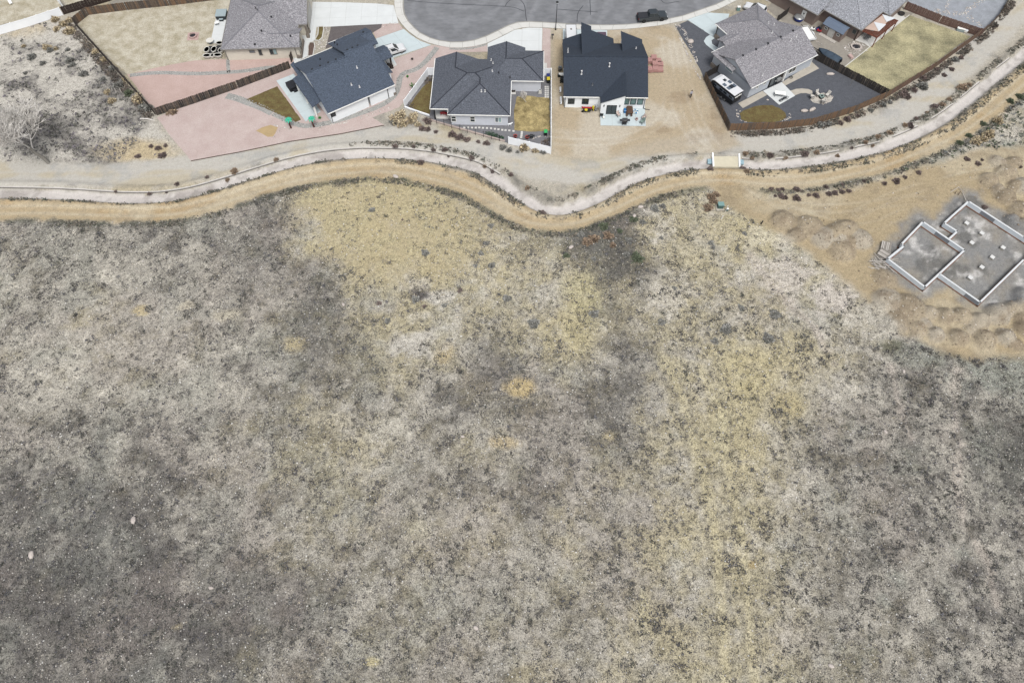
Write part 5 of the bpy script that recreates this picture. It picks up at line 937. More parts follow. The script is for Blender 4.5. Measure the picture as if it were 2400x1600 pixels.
p = Q(4, 160, 760); t = thing('cactus_ornament', 'green metal saguaro cactus beside the white fence', 'ornament', (p[0], p[1], .02)); part(t, 'stem', M('cactus_green'), lambda b: b.tube([(0, 0, 0), (0, 0, 1.45), (0, 0, 1.6)], [.12, .12, .05], 8), True)
for s_, z in ((-1, .75), (1, .9)): part(t, 'arm', M('cactus_green'), lambda b: b.tube([(0, 0, z), (s_*.3, 0, z+.05), (s_*.4, 0, z+.2), (s_*.4, 0, z+.5)], [.08, .09, .09, .05], 8), True)
for x, y, lab in ((90, 600, 'small round cactus on pink gravel above the metal saguaro'), (155, 360, 'small dark spiky plant on pink gravel near the car')):
    p = Q(4, x, y); t = thing('small_cactus', lab, 'plant', (p[0], p[1], .02))
    for i in range(9): a = i*.7; part(t, 'pad', M('cactus_green') if y > 400 else M('soil'), lambda b: b.tube([(0, 0, 0), (math.cos(a)*.12, math.sin(a)*.12, .25), (math.cos(a)*.24, math.sin(a)*.24, .42)], [.05, .09, .02], 5))
p = Q(3, 645, 1400); t = thing('small_cactus', 'small green agave at the corner of the white wall', 'plant', (p[0], p[1], .02))
for i in range(10): a = i*.63; part(t, 'pad', M('cactus_green'), lambda b: b.tube([(0, 0, 0), (math.cos(a)*.2, math.sin(a)*.2, .2), (math.cos(a)*.36, math.sin(a)*.36, .36)], [.05, .06, .01], 4))
p = Q(3, 1610, 690); t = thing('garden_bench', 'dark slatted bench on the porch of the slate-blue roofed house', 'bench', (p[0], p[1], .05), math.radians(122))
for i in range(3): part(t, 'seat_slat', M('door_dark'), lambda b: b.box((0, -.15+i*.15, .43), (1.3, .12, .04)))
for i in range(3): part(t, 'back_slat', M('door_dark'), lambda b: b.box((0, .3, .58+i*.14), (1.3, .04, .1)))
for s_ in (-1, 1): part(t, 'leg', M('iron_black'), lambda b: (b.box((s_*.55, 0, .21), (.06, .5, .42)), b.box((s_*.55, .29, .5), (.06, .06, 1.0))))
# bins
def bin_(label, p, lid, rz=0., body='bin_black'):
    t = thing('wheelie_bin', label, 'bin', (p[0], p[1], .02), rz); part(t, 'body', M(body), lambda b: b.loft([[(-.22, -.25, .08), (.22, -.25, .08), (.22, .25, .08), (-.22, .25, .08)], [(-.3, -.34, 1.0), (.3, -.34, 1.0), (.3, .36, 1.0), (-.3, .36, 1.0)]])); part(t, 'lid', M(lid), lambda b: b.loft([[(-.32, -.38, 1.0), (.32, -.38, 1.0), (.32, .4, 1.0), (-.32, .4, 1.0)], [(-.28, -.3, 1.1), (.28, -.3, 1.1), (.28, .36, 1.12), (-.28, .36, 1.12)]]))
    for s_ in (-1, 1): part(t, 'wheel', M('rubber'), lambda b: b.tube([(s_*.2, .3, .12), (s_*.28, .3, .12)], .12, 10))
bin_('wheelie bin with bright green lid at the lawn corner', Q(4, 1988, 1395), 'green_lid'); bin_('wheelie bin with yellow lid in the fenced side yard', Q(4, 2025, 672), 'yellow_plastic'); bin_('wheelie bin with dark blue lid behind the yellow-lidded one', Q(4, 2022, 625), 'blue_bin')
for x, y, lab in ((1572, 1425, 'red flower pot near the stepping stones'), (1735, 1440, 'red flower pot beside the small black grill')):
    p = Q(4, x, y); t = thing('flower_pot', lab, 'plant pot', (p[0], p[1], .02)); part(t, 'pot', M('terracotta_red'), lambda b: b.lathe((0, 0, 0), [(.22, 0), (.34, .45), (.37, .45), (.37, .52), (.3, .52), (.28, .44)], 14), True); part(t, 'soil', M('soil'), lambda b: b.cyl((0, 0, .40), .29, .05, 12))
def grill(label, p, rz, m, z=.05, s=1.):
    t = thing('barbecue_grill', label, 'grill', (p[0], p[1], z), rz); part(t, 'firebox', m, lambda b: b.box((0, 0, .78*s), (.75*s, .5*s, .22*s))); part(t, 'hood', m, lambda b: b.loft([[(x*s, -.26*s, .89*s), (x*s, -.2*s, 1.08*s), (x*s, 0, 1.16*s), (x*s, .2*s, 1.1*s), (x*s, .26*s, .89*s)] for x in (-.38, .38)]))
    for s_ in (-1, 1): part(t, 'side_shelf', m, lambda b: b.box((s_*.58*s, 0, .85*s), (.36*s, .42*s, .04)))
    part(t, 'handle', M('steel'), lambda b: b.beam((-.25*s, -.29*s, 1.0*s), (.25*s, -.29*s, 1.0*s), .03, .03))
    for a in (-1, 1):
        for b_ in (-1, 1): part(t, 'leg', M('metal_dark'), lambda b: b.box((a*.3*s, b_*.2*s, .34*s), (.05, .05, .68*s)))
    part(t, 'lower_shelf', M('metal_dark'), lambda b: b.box((0, 0, .2*s), (.65*s, .42*s, .04)))
grill('small black grill between red pot and green-lidded bin', Q(4, 1793, 1435), 0, M('bin_black'), .02, .8)
# stepping stones
t = sheet('stepping_path', QQ(4, [(855, 1280), (1100, 1270), (1560, 1330), (1560, 1350), (1100, 1295), (855, 1300)]), .024, M('yard_gravel'))
for x, y in [(870, 1290), (922, 1290), (977, 1292), (1028, 1292), (1077, 1290), (1128, 1295), (1182, 1297), (1238, 1300), (1292, 1308), (1340, 1314), (1392, 1322), (1438, 1326), (1490, 1330), (1547, 1338), (1662, 1352), (1660, 1375), (1657, 1400), (1652, 1425)]+[(1990+dx, 730+dy*28) for dx in (0, 34) for dy in range(6)]:
    p = Q(4, x, y); MB().box((p[0], p[1], .045), (.38, .38, .05), random.uniform(-.1, .1)).build('stepping_stone', M('concrete'), t)
p = Q(4, 1495, 1262); t = thing('dog_ornament', 'white dog-shaped ornament at the house corner', 'ornament', (p[0], p[1], .02), .2); part(t, 'body', M('vinyl_white'), lambda b: b.loft([[(x, math.cos(a)*r, .42+math.sin(a)*r+dz) for a in np.arange(8)*math.pi/4] for x, r, dz in ((-.34, .06, 0), (-.25, .13, 0), (0, .12, 0), (.22, .15, .02), (.34, .1, .12), (.42, .11, .22), (.52, .08, .2), (.6, .04, .17))]), True)
for x in (-.24, .22):
    for y in (-.08, .08): part(t, 'leg', M('vinyl_white'), lambda b: b.tube([(x, y, 0), (x, y, .38)], [.035, .05], 6))
part(t, 'tail', M('vinyl_white'), lambda b: b.tube([(-.33, 0, .45), (-.5, 0, .6)], [.03, .015], 5))
p = Q(4, 1912, 815); t = thing('air_conditioner', 'white outdoor unit on the wing wall above the straw lawn', 'air conditioner', (p[0], p[1], .02)); part(t, 'case', M('tub_white'), lambda b: b.box((0, .1, .35), (.5, .45, .7)), bevel=.03); part(t, 'grille', M('metal_grey'), lambda b: b.cyl((0, .1, .7), .18, .03, 12)); part(t, 'pad', M('concrete'), lambda b: b.box((0, .1, .0), (.6, .55, .06)))
p = Q(4, 1545, 820); t = thing('side_table', 'small wooden step box by the inner corner of the pale house', 'step', (p[0], p[1], .02)); part(t, 'tread', M('concrete'), lambda b: b.box((0, .1, .12), (.9, .9, .1))); part(t, 'riser', M('door_dark'), lambda b: b.box((0, .35, .25), (.8, .35, .2)))
def redchair(x, y, lab): chair(lab, Q(4, x, y), random.uniform(-.5, .5)+3.1, M('red_paint'), M('red_paint'))
redchair(565, 1110, 'red patio chair under the porch roof corner'); redchair(615, 1115, 'red patio chair against the porch wall of the pale house')
# paver pallets
k = 0
for x, y, nz, lab in [(1600, 560, 3, 'pallet of red paving blocks farthest up the row by the dark roof'), (1665, 595, 2, 'low pallet of red paving blocks on the dirt side'), (1615, 645, 3, 'pallet of red paving blocks in the middle of the row'), (1692, 640, 2, 'low pallet of red paving blocks on the outer side of the row'), (1620, 715, 3, 'pallet of red paving blocks at the near end of the row'), (1690, 715, 2, 'low pallet of red paving blocks at the outer near end'), (1535, 600, 3, 'pallet of red paving blocks against the house wall'), (1540, 720, 3, 'pallet of red paving blocks against the wall at the near end')]:
    p = Q(5, x, y, .5); t = thing('paver_pallet', lab, 'pallet', (p[0], p[1], 0), random.uniform(-.05, .05))
    for i in range(3): part(t, 'skid', M('lumber_grey'), lambda b: b.box(((i-1)*.45, 0, .06), (.1, 1.1, .12)))
    for i in range(3):
        for j in range(4):
            for z in range(nz): part(t, 'block', M('paver_red'), lambda b: b.box(((i-1)*.36, (j-1.5)*.28, .23+z*.23), (.345, .265, .215)))
# kayaks standing against the wall
for y0, y1, lab in ((945, 1075, 'white paddle board leaning on the wall farther from the patio corner'), (1080, 1240, 'white paddle board leaning on the wall next to the house corner')):
    a, b_ = Q(5, 328, y1-15, 0), Q(5, 330, y0+45, 0); L_ = np.linalg.norm((a-b_)[:2])*1.0; c = (a+b_)/2; t = thing('paddle_board', lab, 'paddle board', (9.15, c[1], 0)); n = 9; hl = L_/2
    rows = [(-hl+2*hl*i/n, .06+.34*math.sin(math.pi*i/n)**.6) for i in range(n+1)]
    part(t, 'deck', M('vinyl_white'), lambda b: b.loft([[(-.12-.04, y, .5-w_), (-.12+.04, y, .5-w_), (.10+.04, y, .5+w_), (.10-.04, y, .5+w_)] for y, w_ in rows])); part(t, 'fin', M('bin_black'), lambda b: b.box((-.18, -hl+.3, .5), (.14, .2, .03)))
p = Q(5, 310, 705, .6); t = thing('water_heater_drum', 'round grey drum with open dark top by the house side', 'drum', (p[0], p[1], 0)); part(t, 'shell', M('metal_grey'), lambda b: b.lathe((0, 0, 0), [(.36, 0), (.36, .8), (.4, .82), (.4, .86), (.28, .86), (.26, .5)], 16), True); part(t, 'inside', M('tub_black'), lambda b: b.cyl((0, 0, .6), .27, .05, 14))
p = Q(5, 320, 790, .5); t = thing('work_cart', 'white machine cart beside the grey drum', 'cart', (p[0], p[1], 0)); part(t, 'housing', M('trim_white'), lambda b: b.box((.1, 0, .5), (1.0, .55, .35)), bevel=.05); part(t, 'motor', M('bin_black'), lambda b: b.box((-.35, -.1, .35), (.5, .5, .5))); wheels(t, (.1,), .35, .18, .1); part(t, 'handle', M('steel'), lambda b: b.tube([(.5, -.2, .6), (.9, -.2, .9), (.9, .2, .9), (.5, .2, .6)], .025, 6))
bin_('black wheelie bin against the house side below the machine cart', Q(5, 335, 900), 'bin_black', 1.5)
# patio of the white house
chair('black folding chair at the patio corner by the slanted bay', Q(22, 680, 600), 3.0, M('bin_black'), M('iron_black')); t = thing('bucket', 'white bucket beside the black folding chair', 'bucket', tuple(Q(22, 755, 665)+np.array([0, 0, .05]))); part(t, 'pail', M('trim_white'), lambda b: b.lathe((0, 0, 0), [(.15, 0), (.2, .4), (.17, .4), (.14, .06)], 12), True); part(t, 'handle', M('steel'), lambda b: b.tube([(-.19, 0, .38), (-.1, 0, .5), (.1, 0, .5), (.19, 0, .38)], .012, 5))
chair('armchair with pink printed cushions beside the patio door', Q(22, 1225, 600), .5, M('cushion_print'), M('metal_grey')); chair('armchair with pink printed cushions beside the sage one', Q(22, 2045, 690), -.8, M('cushion_print'), M('metal_grey')); chair('sage green armchair at the outer patio corner', Q(22, 1995, 830), -.9, M('fabric_sage'), M('metal_grey'), s=1.15)
table('dark brown plank table under the three windows', Q(22, 1590, 480), 1.57, 1.9, 1.1, .75, M('wood_brown'), M('wood_brown'), planks=6)
for s_ in (0, 1): table(['dark brown bench on the wall side of the plank table', 'dark brown bench on the outer side of the plank table'][s_], Q(22, [1500, 1640][s_], [520, 520][s_]), 1.57, 1.6, .35, .45, M('wood_brown'), M('wood_brown'), 'plank_bench', planks=2)
p = Q(22, 1440, 470); t = thing('cool_box', 'bright blue cool box beside the brown table', 'cool box', (p[0], p[1], .05)); part(t, 'case', M('blue_plastic'), lambda b: b.box((0, .1, .28), (.42, .7, .5)), bevel=.05); part(t, 'lid', M('blue_plastic'), lambda b: b.box((0, .1, .56), (.44, .72, .08)), bevel=.03); part(t, 'handle', M('trim_white'), lambda b: b.tube([(-.2, -.3, .5), (-.2, -.34, .66), (.2, -.34, .66), (.2, -.3, .5)], .02, 5))
p = Q(22, 1785, 470); t = thing('paddling_pool', 'blue and white inflatable ring toy beside the brown table', 'toy', (p[0], p[1], .05)); 
for i in range(12): a0, a1 = i/12*2*math.pi, (i+1)/12*2*math.pi; part(t, 'ring_segment', [M('blue_plastic'), M('trim_white'), M('pipe_blue')][i % 3], lambda b: b.tube([(math.cos(a0+(a1-a0)*j/3)*.42, math.sin(a0+(a1-a0)*j/3)*.42+.1, .14) for j in range(4)], .14, 7))
p = Q(22, 1820, 720); t = thing('fire_pot', 'small brown clay fire pot on the patio', 'fire pot', (p[0], p[1], .05)); part(t, 'pot', M('brick_pink'), lambda b: b.lathe((0, 0, 0), [(.2, 0), (.27, .2), (.27, .42), (.2, .42), (.17, .3)], 14), True); part(t, 'ash_bed', M('ash'), lambda b: b.cyl((0, 0, .3), .18, .05, 12))
grill('dark grey wide grill standing at the open patio edge', Q(22, 1420, 860), 0, M('metal_dark'), .05, 1.25)
p = Q(22, 260, 345); t = thing('sled', 'long red sled leaning along the white wall', 'sled', (p[0], p[1], 0), -.02); part(t, 'shell', M('red_paint'), lambda b: b.loft([[(x, -.22, .25+z), (x, -.18, .1+z), (x, .18, .1+z), (x, .22, .25+z), (x, .18, .2+z), (x, -.18, .2+z)] for x, z in ((-1.2, .15), (-.9, 0), (.9, 0), (1.2, .05))])); part(t, 'rope', M('bin_black'), lambda b: b.tube([(-1.2, -.15, .4), (-1.4, 0, .42), (-1.2, .15, .4)], .015, 5))
p = Q(22, 415, 390); t = thing('toy_machine', 'yellow and black toy digger beside the red sled', 'toy', (p[0], p[1], 0)); part(t, 'cab', M('yellow_plastic'), lambda b: b.box((0, .1, .55), (.4, .4, .6), 0, (.8, .8))); part(t, 'chassis', M('bin_black'), lambda b: b.box((0, .1, .16), (.55, .6, .22))); part(t, 'arm', M('yellow_plastic'), lambda b: b.tube([(0, -.1, .4), (0, -.4, .75), (0, -.6, .3)], .05, 6))
p = Q(22, 215, 460); t = thing('wheelbarrow', 'dark wheelbarrow holding yellow bags in front of the red sled', 'wheelbarrow', (p[0], p[1], 0)); part(t, 'tray', M('bin_black'), lambda b: b.loft([[(-.5, -.25, .3), (.5, -.2, .3), (.5, .2, .3), (-.5, .25, .3)], [(-.75, -.4, .6), (.75, -.35, .6), (.75, .35, .6), (-.75, .4, .6)]])); part(t, 'load', M('yellow_plastic'), lambda b: b.lathe((-.2, 0, .55), [(.35, 0), (.3, .12), (.08, .2)], 8)); part(t, 'wheel', M('rubber'), lambda b: b.tube([(-.85, -.06, .2), (-.85, .06, .2)], .2, 12))
for s_ in (-1, 1): part(t, 'handle', M('wood_brown'), lambda b: b.beam((-.8, s_*.15, .25), (1.3, s_*.3, .6), .04, .04))
p = Q(22, 500, 400); t = thing('tool_heap_tub', 'grey tub of garden tools at the inner wall corner', 'tub', (p[0], p[1], 0)); part(t, 'tub', M('metal_grey'), lambda b: b.lathe((0, 0, 0), [(.25, 0), (.33, .45), (.28, .45), (.22, .1)], 12), True)
for i in range(4): part(t, 'tool_handle', [M('wood_brown'), M('blue_bin'), M('bin_black'), M('trim_white')][i], lambda b: b.tube([(random.uniform(-.1, .1), 0, .1), (random.uniform(-.3, .3), .3, 1.1)], .025, 5))
# yard of the grey house
table('white picnic table on the bright concrete patio', Q(23, 395, 395, .7), R5-.75, 2.0, .9, .74, M('trim_white'), M('metal_grey'), 'picnic_table', planks=4)
table('thin dark bench beside the white picnic table', Q(23, 440, 480, .4), R5, 1.7, .35, .45, M('metal_grey'), M('metal_dark'), 'picnic_bench', planks=3)
p = Q(23, 455, 515); t = thing('bicycle', 'black bicycle lying at the patio edge by the picnic bench', 'bicycle', (p[0], p[1], .05), R5-.1)
for x in (-.62, .62):
    wl = part(t, 'wheel', M('rubber'), lambda b: b.tube([(x+math.cos(a)*.33, .05, .34+math.sin(a)*.33) for a in np.linspace(0, 2*math.pi, 15)], .03, 5, False)); part(wl, 'hub', M('steel'), lambda b: b.tube([(x, 0, .34), (x, .1, .34)], .04, 6))
part(t, 'frame', M('iron_black'), lambda b: (b.tube([(-.62, .05, .34), (-.1, .05, .3), (.35, .05, .75), (.62, .05, .34)], .03, 5), b.tube([(-.1, .05, .3), (-.25, .05, .8), (.35, .05, .78)], .03, 5), b.tube([(-.62, .05, .34), (-.22, .05, .7)], .025, 5))); part(t, 'saddle', M('bin_black'), lambda b: b.box((-.27, .05, .86), (.26, .14, .06))); part(t, 'handlebar', M('iron_black'), lambda b: b.tube([(.3, -.25, .98), (.38, .05, .95), (.3, .35, .98)], .02, 5))
grill('stainless steel grill under the eave of the grey house', Q(23, 335, 245), R5, M('steel'), .05, 1.2)
p = Q(23, 560, 155); t = thing('hose_coil', 'dark garden hose coiled on the path by the grey house', 'hose', (p[0], p[1], .05)); part(t, 'coil', M('bin_black'), lambda b: b.tube([(math.cos(a)*(.32-.004*a), math.sin(a)*(.32-.004*a), .05+.012*a) for a in np.linspace(0, 16, 60)], .03, 5)); part(t, 'nozzle', M('steel'), lambda b: b.tube([(.3, .0, .25), (.5, .1, .25)], [.03, .02], 6))
for x, y, rz, lab in [(970, 415, .4, 'cream cushioned chair on the path side of the fire table'), (1125, 430, -.8, 'cream cushioned chair across the fire table from the path'), (882, 455, 1.5, 'cream cushioned chair at the end of the curved path'), (1052, 530, 3.0, 'cream cushioned chair nearest the two boulders')]: chair(lab, Q(23, x, y+20), rz, M('fabric_cream'), M('metal_dark'), name='lounge_chair', s=1.15)
p = Q(23, 1035, 470); t = thing('fire_table', 'dark square fire table ringed by cream chairs', 'fire table', (p[0], p[1], .05), .3); part(t, 'base', M('bin_black'), lambda b: b.box((0, 0, .22), (.6, .6, .44), 0, (1.2, 1.2))); part(t, 'top', M('fabric_sage'), lambda b: b.box((0, 0, .47), (.85, .85, .06))); part(t, 'burner', M('tub_black'), lambda b: b.cyl((0, 0, .5), .2, .03, 12))
def stone_mesh(rx, ry, rz_, seed, n=7, m=5):
    r = random.Random(seed); mb = MB(); rings = []
    for i in range(m):
        t_ = (i+.15)/(m-.7)*math.pi; t_ = min(t_, math.pi*.98); rings.append([(math.sin(t_)*math.cos(a)*rx*r.uniform(.86, 1.1), math.sin(t_)*math.sin(a)*ry*r.uniform(.86, 1.1), -math.cos(t_)*rz_+rz_*.6) for a in np.arange(n)/n*2*math.pi])
    return mb.loft(rings)
BOULD = [stone_mesh(1, .8, .6, k).mesh('boulder', M('boulder'), True) for k in range(4)]
def boulder(p, s, lab, rz, grp=None, name='boulder', cat='boulder', v=0, me=None):
    o = bpy.data.objects.new(name, me or BOULD[v % 4]); COL.objects.link(o); o.location = tuple(p); o.scale = s if hasattr(s, '__len__') else (s, s, s); o.rotation_euler = (0, 0, rz); return tag(o, lab, cat, grp)
boulder(Q(23, 770, 680), (.75, .5, .45), 'pale rounded boulder on dark gravel farther from the fire table', .0, v=0); boulder(Q(23, 895, 660), (.9, .5, .5), 'pale long boulder on dark gravel pointing at the fire table', .6, v=1); boulder(Q(6, 225, 345), (.7, .75, .5), 'single tan boulder beside the white rock strip', .3, v=2); boulder(Q(23, 1180, 100), (.85, .45, .4), 'flat grey boulder beside the black fence', .0, v=3); boulder(Q(23, 195, 500), (.25, .25, .12), 'small white block on dark gravel below the picnic patio', 0, v=1)
boulder(Q(3, 1150, 240), (.35, .3, .25), 'small pale rock on the dark bed by the kerb', 0, v=2)
# shed, pergola and clutter of the taupe house
sa_ = math.radians(-45); base = np.array([62.42, 127.64]); ux, uy = np.array([math.cos(sa_), math.sin(sa_)]), np.array([-math.sin(sa_), math.cos(sa_)]); c = base+ux*3.75+uy*(-1.15)
t = thing('garden_shed', 'taupe garden shed with blue-grey barrel roof and two small windows', 'shed', (c[0], c[1], 0), sa_); sw, sl = 2.3, 4.3
part(t, 'wall', M('stucco_taupe'), lambda b: b.loft([[(x, -sw/2, 0), (x, sw/2, 0), (x, sw/2, 1.95), (x, .7, 2.35), (x, 0, 2.5), (x, -.7, 2.35), (x, -sw/2, 1.95)] for x in (-sl/2, sl/2)]))
part(t, 'roof', M('shed_roof'), lambda b: b.loft([[(x, -sw/2-.2, 1.92), (x, -.72, 2.42), (x, 0, 2.6), (x, .72, 2.42), (x, sw/2+.2, 1.92), (x, sw/2+.2, 1.99), (x, .74, 2.5), (x, 0, 2.68), (x, -.74, 2.5), (x, -sw/2-.2, 1.99)] for x in (-sl/2-.2, sl/2+.2)])); dr = part(t, 'door', M('garage_door'), lambda b: b.box((-.1, -sw/2-.02, .95), (1.3, .05, 1.85))); part(dr, 'handle', M('iron_black'), lambda b: b.box((.4, -sw/2-.07, .95), (.05, .05, .2)))
for x in (-1.4, 1.35): wn = part(t, 'window', M('trim_white'), lambda b: b.box((x, -sw/2-.02, 1.35), (.62, .05, .6))); part(wn, 'pane', M('pane_dark'), lambda b: (b.box((x-.14, -sw/2-.05, 1.35), (.22, .03, .46)),)); part(wn, 'pane', M('pane_dark'), lambda b: b.box((x+.14, -sw/2-.05, 1.35), (.22, .03, .46)))
t2 = thing('ramp_pallets', 'row of pale boards laid before the shed door', 'boardwalk', (c[0]-ux[0]*.2-uy[0]*1.75, c[1]-ux[1]*.2-uy[1]*1.75, .016), sa_)
for i in range(9): part(t2, 'plank', M('lumber_pale'), lambda b: b.box((-1.7+i*.42, 0, .05), (.38, .75, .08)))
# pergola: posts, beams, slats and two white sails
Pg = [Q(7, 1400, 412, 2.5), Q(7, 1700, 190, 2.5), Q(7, 1905, 285, 2.5), Q(7, 1620, 515, 2.5)]; c = sum(Pg)/4; t = thing('pergola', 'red-brown slatted pergola with two white shade sails', 'pergola', (c[0], c[1], 0)); q = [p-c for p in Pg]; Lp = lambda a, b, k: a*(1-k)+b*k
for p in (q[2], q[3], Lp(q[2], q[3], .5)): part(t, 'post', M('wood_red'), lambda b: b.box((p[0]*.96, p[1]*.96, 1.2), (.14, .14, 2.4)))
for a, b_ in ((q[3], q[2]), (q[0], q[1]), (q[0], q[3]), (q[1], q[2])): part(t, 'beam', M('wood_red'), lambda b: b.beam((a[0], a[1], 2.4), (b_[0], b_[1], 2.4), .12, .2))
for i in range(30):
    k = (i+.5)/30; a, b_ = Lp(q[0], q[1], k), Lp(q[3], q[2], k); a = Lp(a, b_, .55) if 3 < i < 28 else a; b_ = b_+(b_-a)/np.linalg.norm((b_-a)[:2])*.15; part(t, 'slat', M('wood_red'), lambda b: b.beam((a[0], a[1], 2.53), (b_[0], b_[1], 2.53), .05, .12))
sl_ = lambda pts, z=2.62: [(p[0]-c[0], p[1]-c[1], z) for p in [Q(7, x, y, 2.55) for x, y in pts]]
part(t, 'shade_cloth', M('sail_tan'), lambda b: b.slab(sl_([(1440, 400), (1690, 215), (1800, 260), (1640, 440)], 2.61), .015)); part(t, 'shade_sail', M('sail_white'), lambda b: b.slab(sl_([(1570, 310), (1740, 345), (1640, 440)], 2.66), .02)); part(t, 'shade_sail', M('sail_white'), lambda b: b.slab(sl_([(1685, 205), (1870, 260), (1745, 312)], 2.67), .02))
table('grey patio table under the slatted pergola end', Q(7, 1480, 540), .8, 1.4, .9, .72, M('metal_grey'), M('metal_dark'))
p = Q(7, 1325, 655); t = thing('fire_pit', 'blackened fire pit ringed by rubble beside the patio', 'fire pit', (p[0], p[1], .02))
for i in range(16): a = i/16*2*math.pi; part(t, 'ring_stone', M('boulder'), lambda b: b.box((math.cos(a)*.95, math.sin(a)*.85, .14), (.3, .36, .3+random.uniform(-.05, .08)), a+random.uniform(-.2, .2)))
part(t, 'ash_bed', M('ash'), lambda b: b.cyl((0, 0, 0), .85, .1, 14))
p = Q(7, 1250, 790); t = thing('stone_slab', 'pinkish flat stone slab leaning near the boat stern', 'slab', (p[0], p[1], .02), .4); part(t, 'slab', M('brick_pink'), lambda b: b.box((0, 0, .2), (.7, 1.1, .4), 0, (.9, .9)), bevel=.05); part(t, 'chock', M('boulder'), lambda b: b.box((.3, -.5, .08), (.3, .3, .18)))
p = Q(21, 1770, 460); t = thing('round_tub', 'round silver-covered tub beside the taupe wall', 'tub', (p[0], p[1], .016)); part(t, 'wall', M('blue_bin'), lambda b: b.lathe((0, 0, 0), [(.85, 0), (1.0, .35), (.95, .7), (.8, .75)], 18), True); part(t, 'cover', M('steel'), lambda b: b.lathe((0, 0, .66), [(1.0, 0), (.98, .1), (.6, .22), (.05, .26)], 18), True)
p = Q(8, 655, 205); t = thing('black_planter', 'low black round tub on the patio end under the eave', 'tub', (p[0], p[1], .05)); part(t, 'tub', M('bin_black'), lambda b: b.lathe((0, 0, 0), [(.5, 0), (.65, .35), (.55, .35), (.45, .1)], 14), True); part(t, 'soil', M('soil'), lambda b: b.cyl((0, 0, .2), .5, .05, 12))
p = Q(8, 1470, 425); t = thing('storage_box', 'low pale grey deck box against the red-brown fence', 'box', (p[0], p[1], .03), -.4); part(t, 'case', M('cover_teal'), lambda b: b.box((0, 0, .3), (1.5, .8, .55)), bevel=.03); part(t, 'lid', M('trim_white'), lambda b: b.box((0, 0, .6), (1.56, .86, .07)))
p = Q(8, 1535, 445); t = thing('storage_box', 'small white lidded tub beside the deck box', 'box', (p[0], p[1], .03), -.4); part(t, 'case', M('trim_white'), lambda b: b.lathe((0, 0, 0), [(.4, 0), (.45, .5), (.4, .52)], 12), True); part(t, 'lid', M('sail_white'), lambda b: b.lathe((0, 0, .5), [(.47, 0), (.4, .1), (.05, .14)], 12), True)
for x, y, m, lab in [(2095, 690, 'trim_white', 'white toy vehicle beside the shed corner'), (2215, 680, 'blue_bin', 'blue toy vehicle next to the white one'), (2240, 735, 'red_paint', 'red toy vehicle in front of the blue one')]:
    p = Q(21, x, y); t = thing('toy_vehicle', lab, 'toy', (p[0], p[1], .016), random.uniform(0, 3)); part(t, 'body', M(m), lambda b: b.box((0, 0, .35), (1.0, .5, .3), 0, (.8, .8)), bevel=.05); part(t, 'seat', M('bin_black'), lambda b: b.box((-.1, 0, .54), (.35, .35, .1))); wheels(t, (-.32, .32), .26, .15, .08)
p = Q(21, 390, 240); t = thing('utility_pedestal', 'pale green utility box at the driveway edge behind the grey roof', 'utility box', (p[0], p[1], 0)); part(t, 'cabinet', M('utility_green'), lambda b: b.box((0, 0, .4), (.6, .5, .8))); part(t, 'cap', M('trim_white'), lambda b: b.box((0, 0, .83), (.64, .54, .06)))
wood_fence('short black board gate between grey roof and taupe wall', [Q(21, 1270, 520), Q(21, 1520, 330)], [fk], h=1.6, name='board_gate', pitch=.25)
p = Q(1, 150, 45); t = thing('white_chair', 'white lounge chair on the dry lawn behind vinyl fence', 'chair', (p[0], p[1], .02), .6); part(t, 'seat', M('trim_white'), lambda b: b.box((0, 0, .3), (.6, 1.4, .08))); part(t, 'backrest', M('trim_white'), lambda b: b.beam((0, .6, .32), (0, 1.0, .9), .6, .06, (0, 1, 0)))
for a in (-1, 1):
    for b_ in (-1, 1): part(t, 'leg', M('trim_white'), lambda b: b.box((a*.25, b_*.55, .15), (.06, .06, .3)))

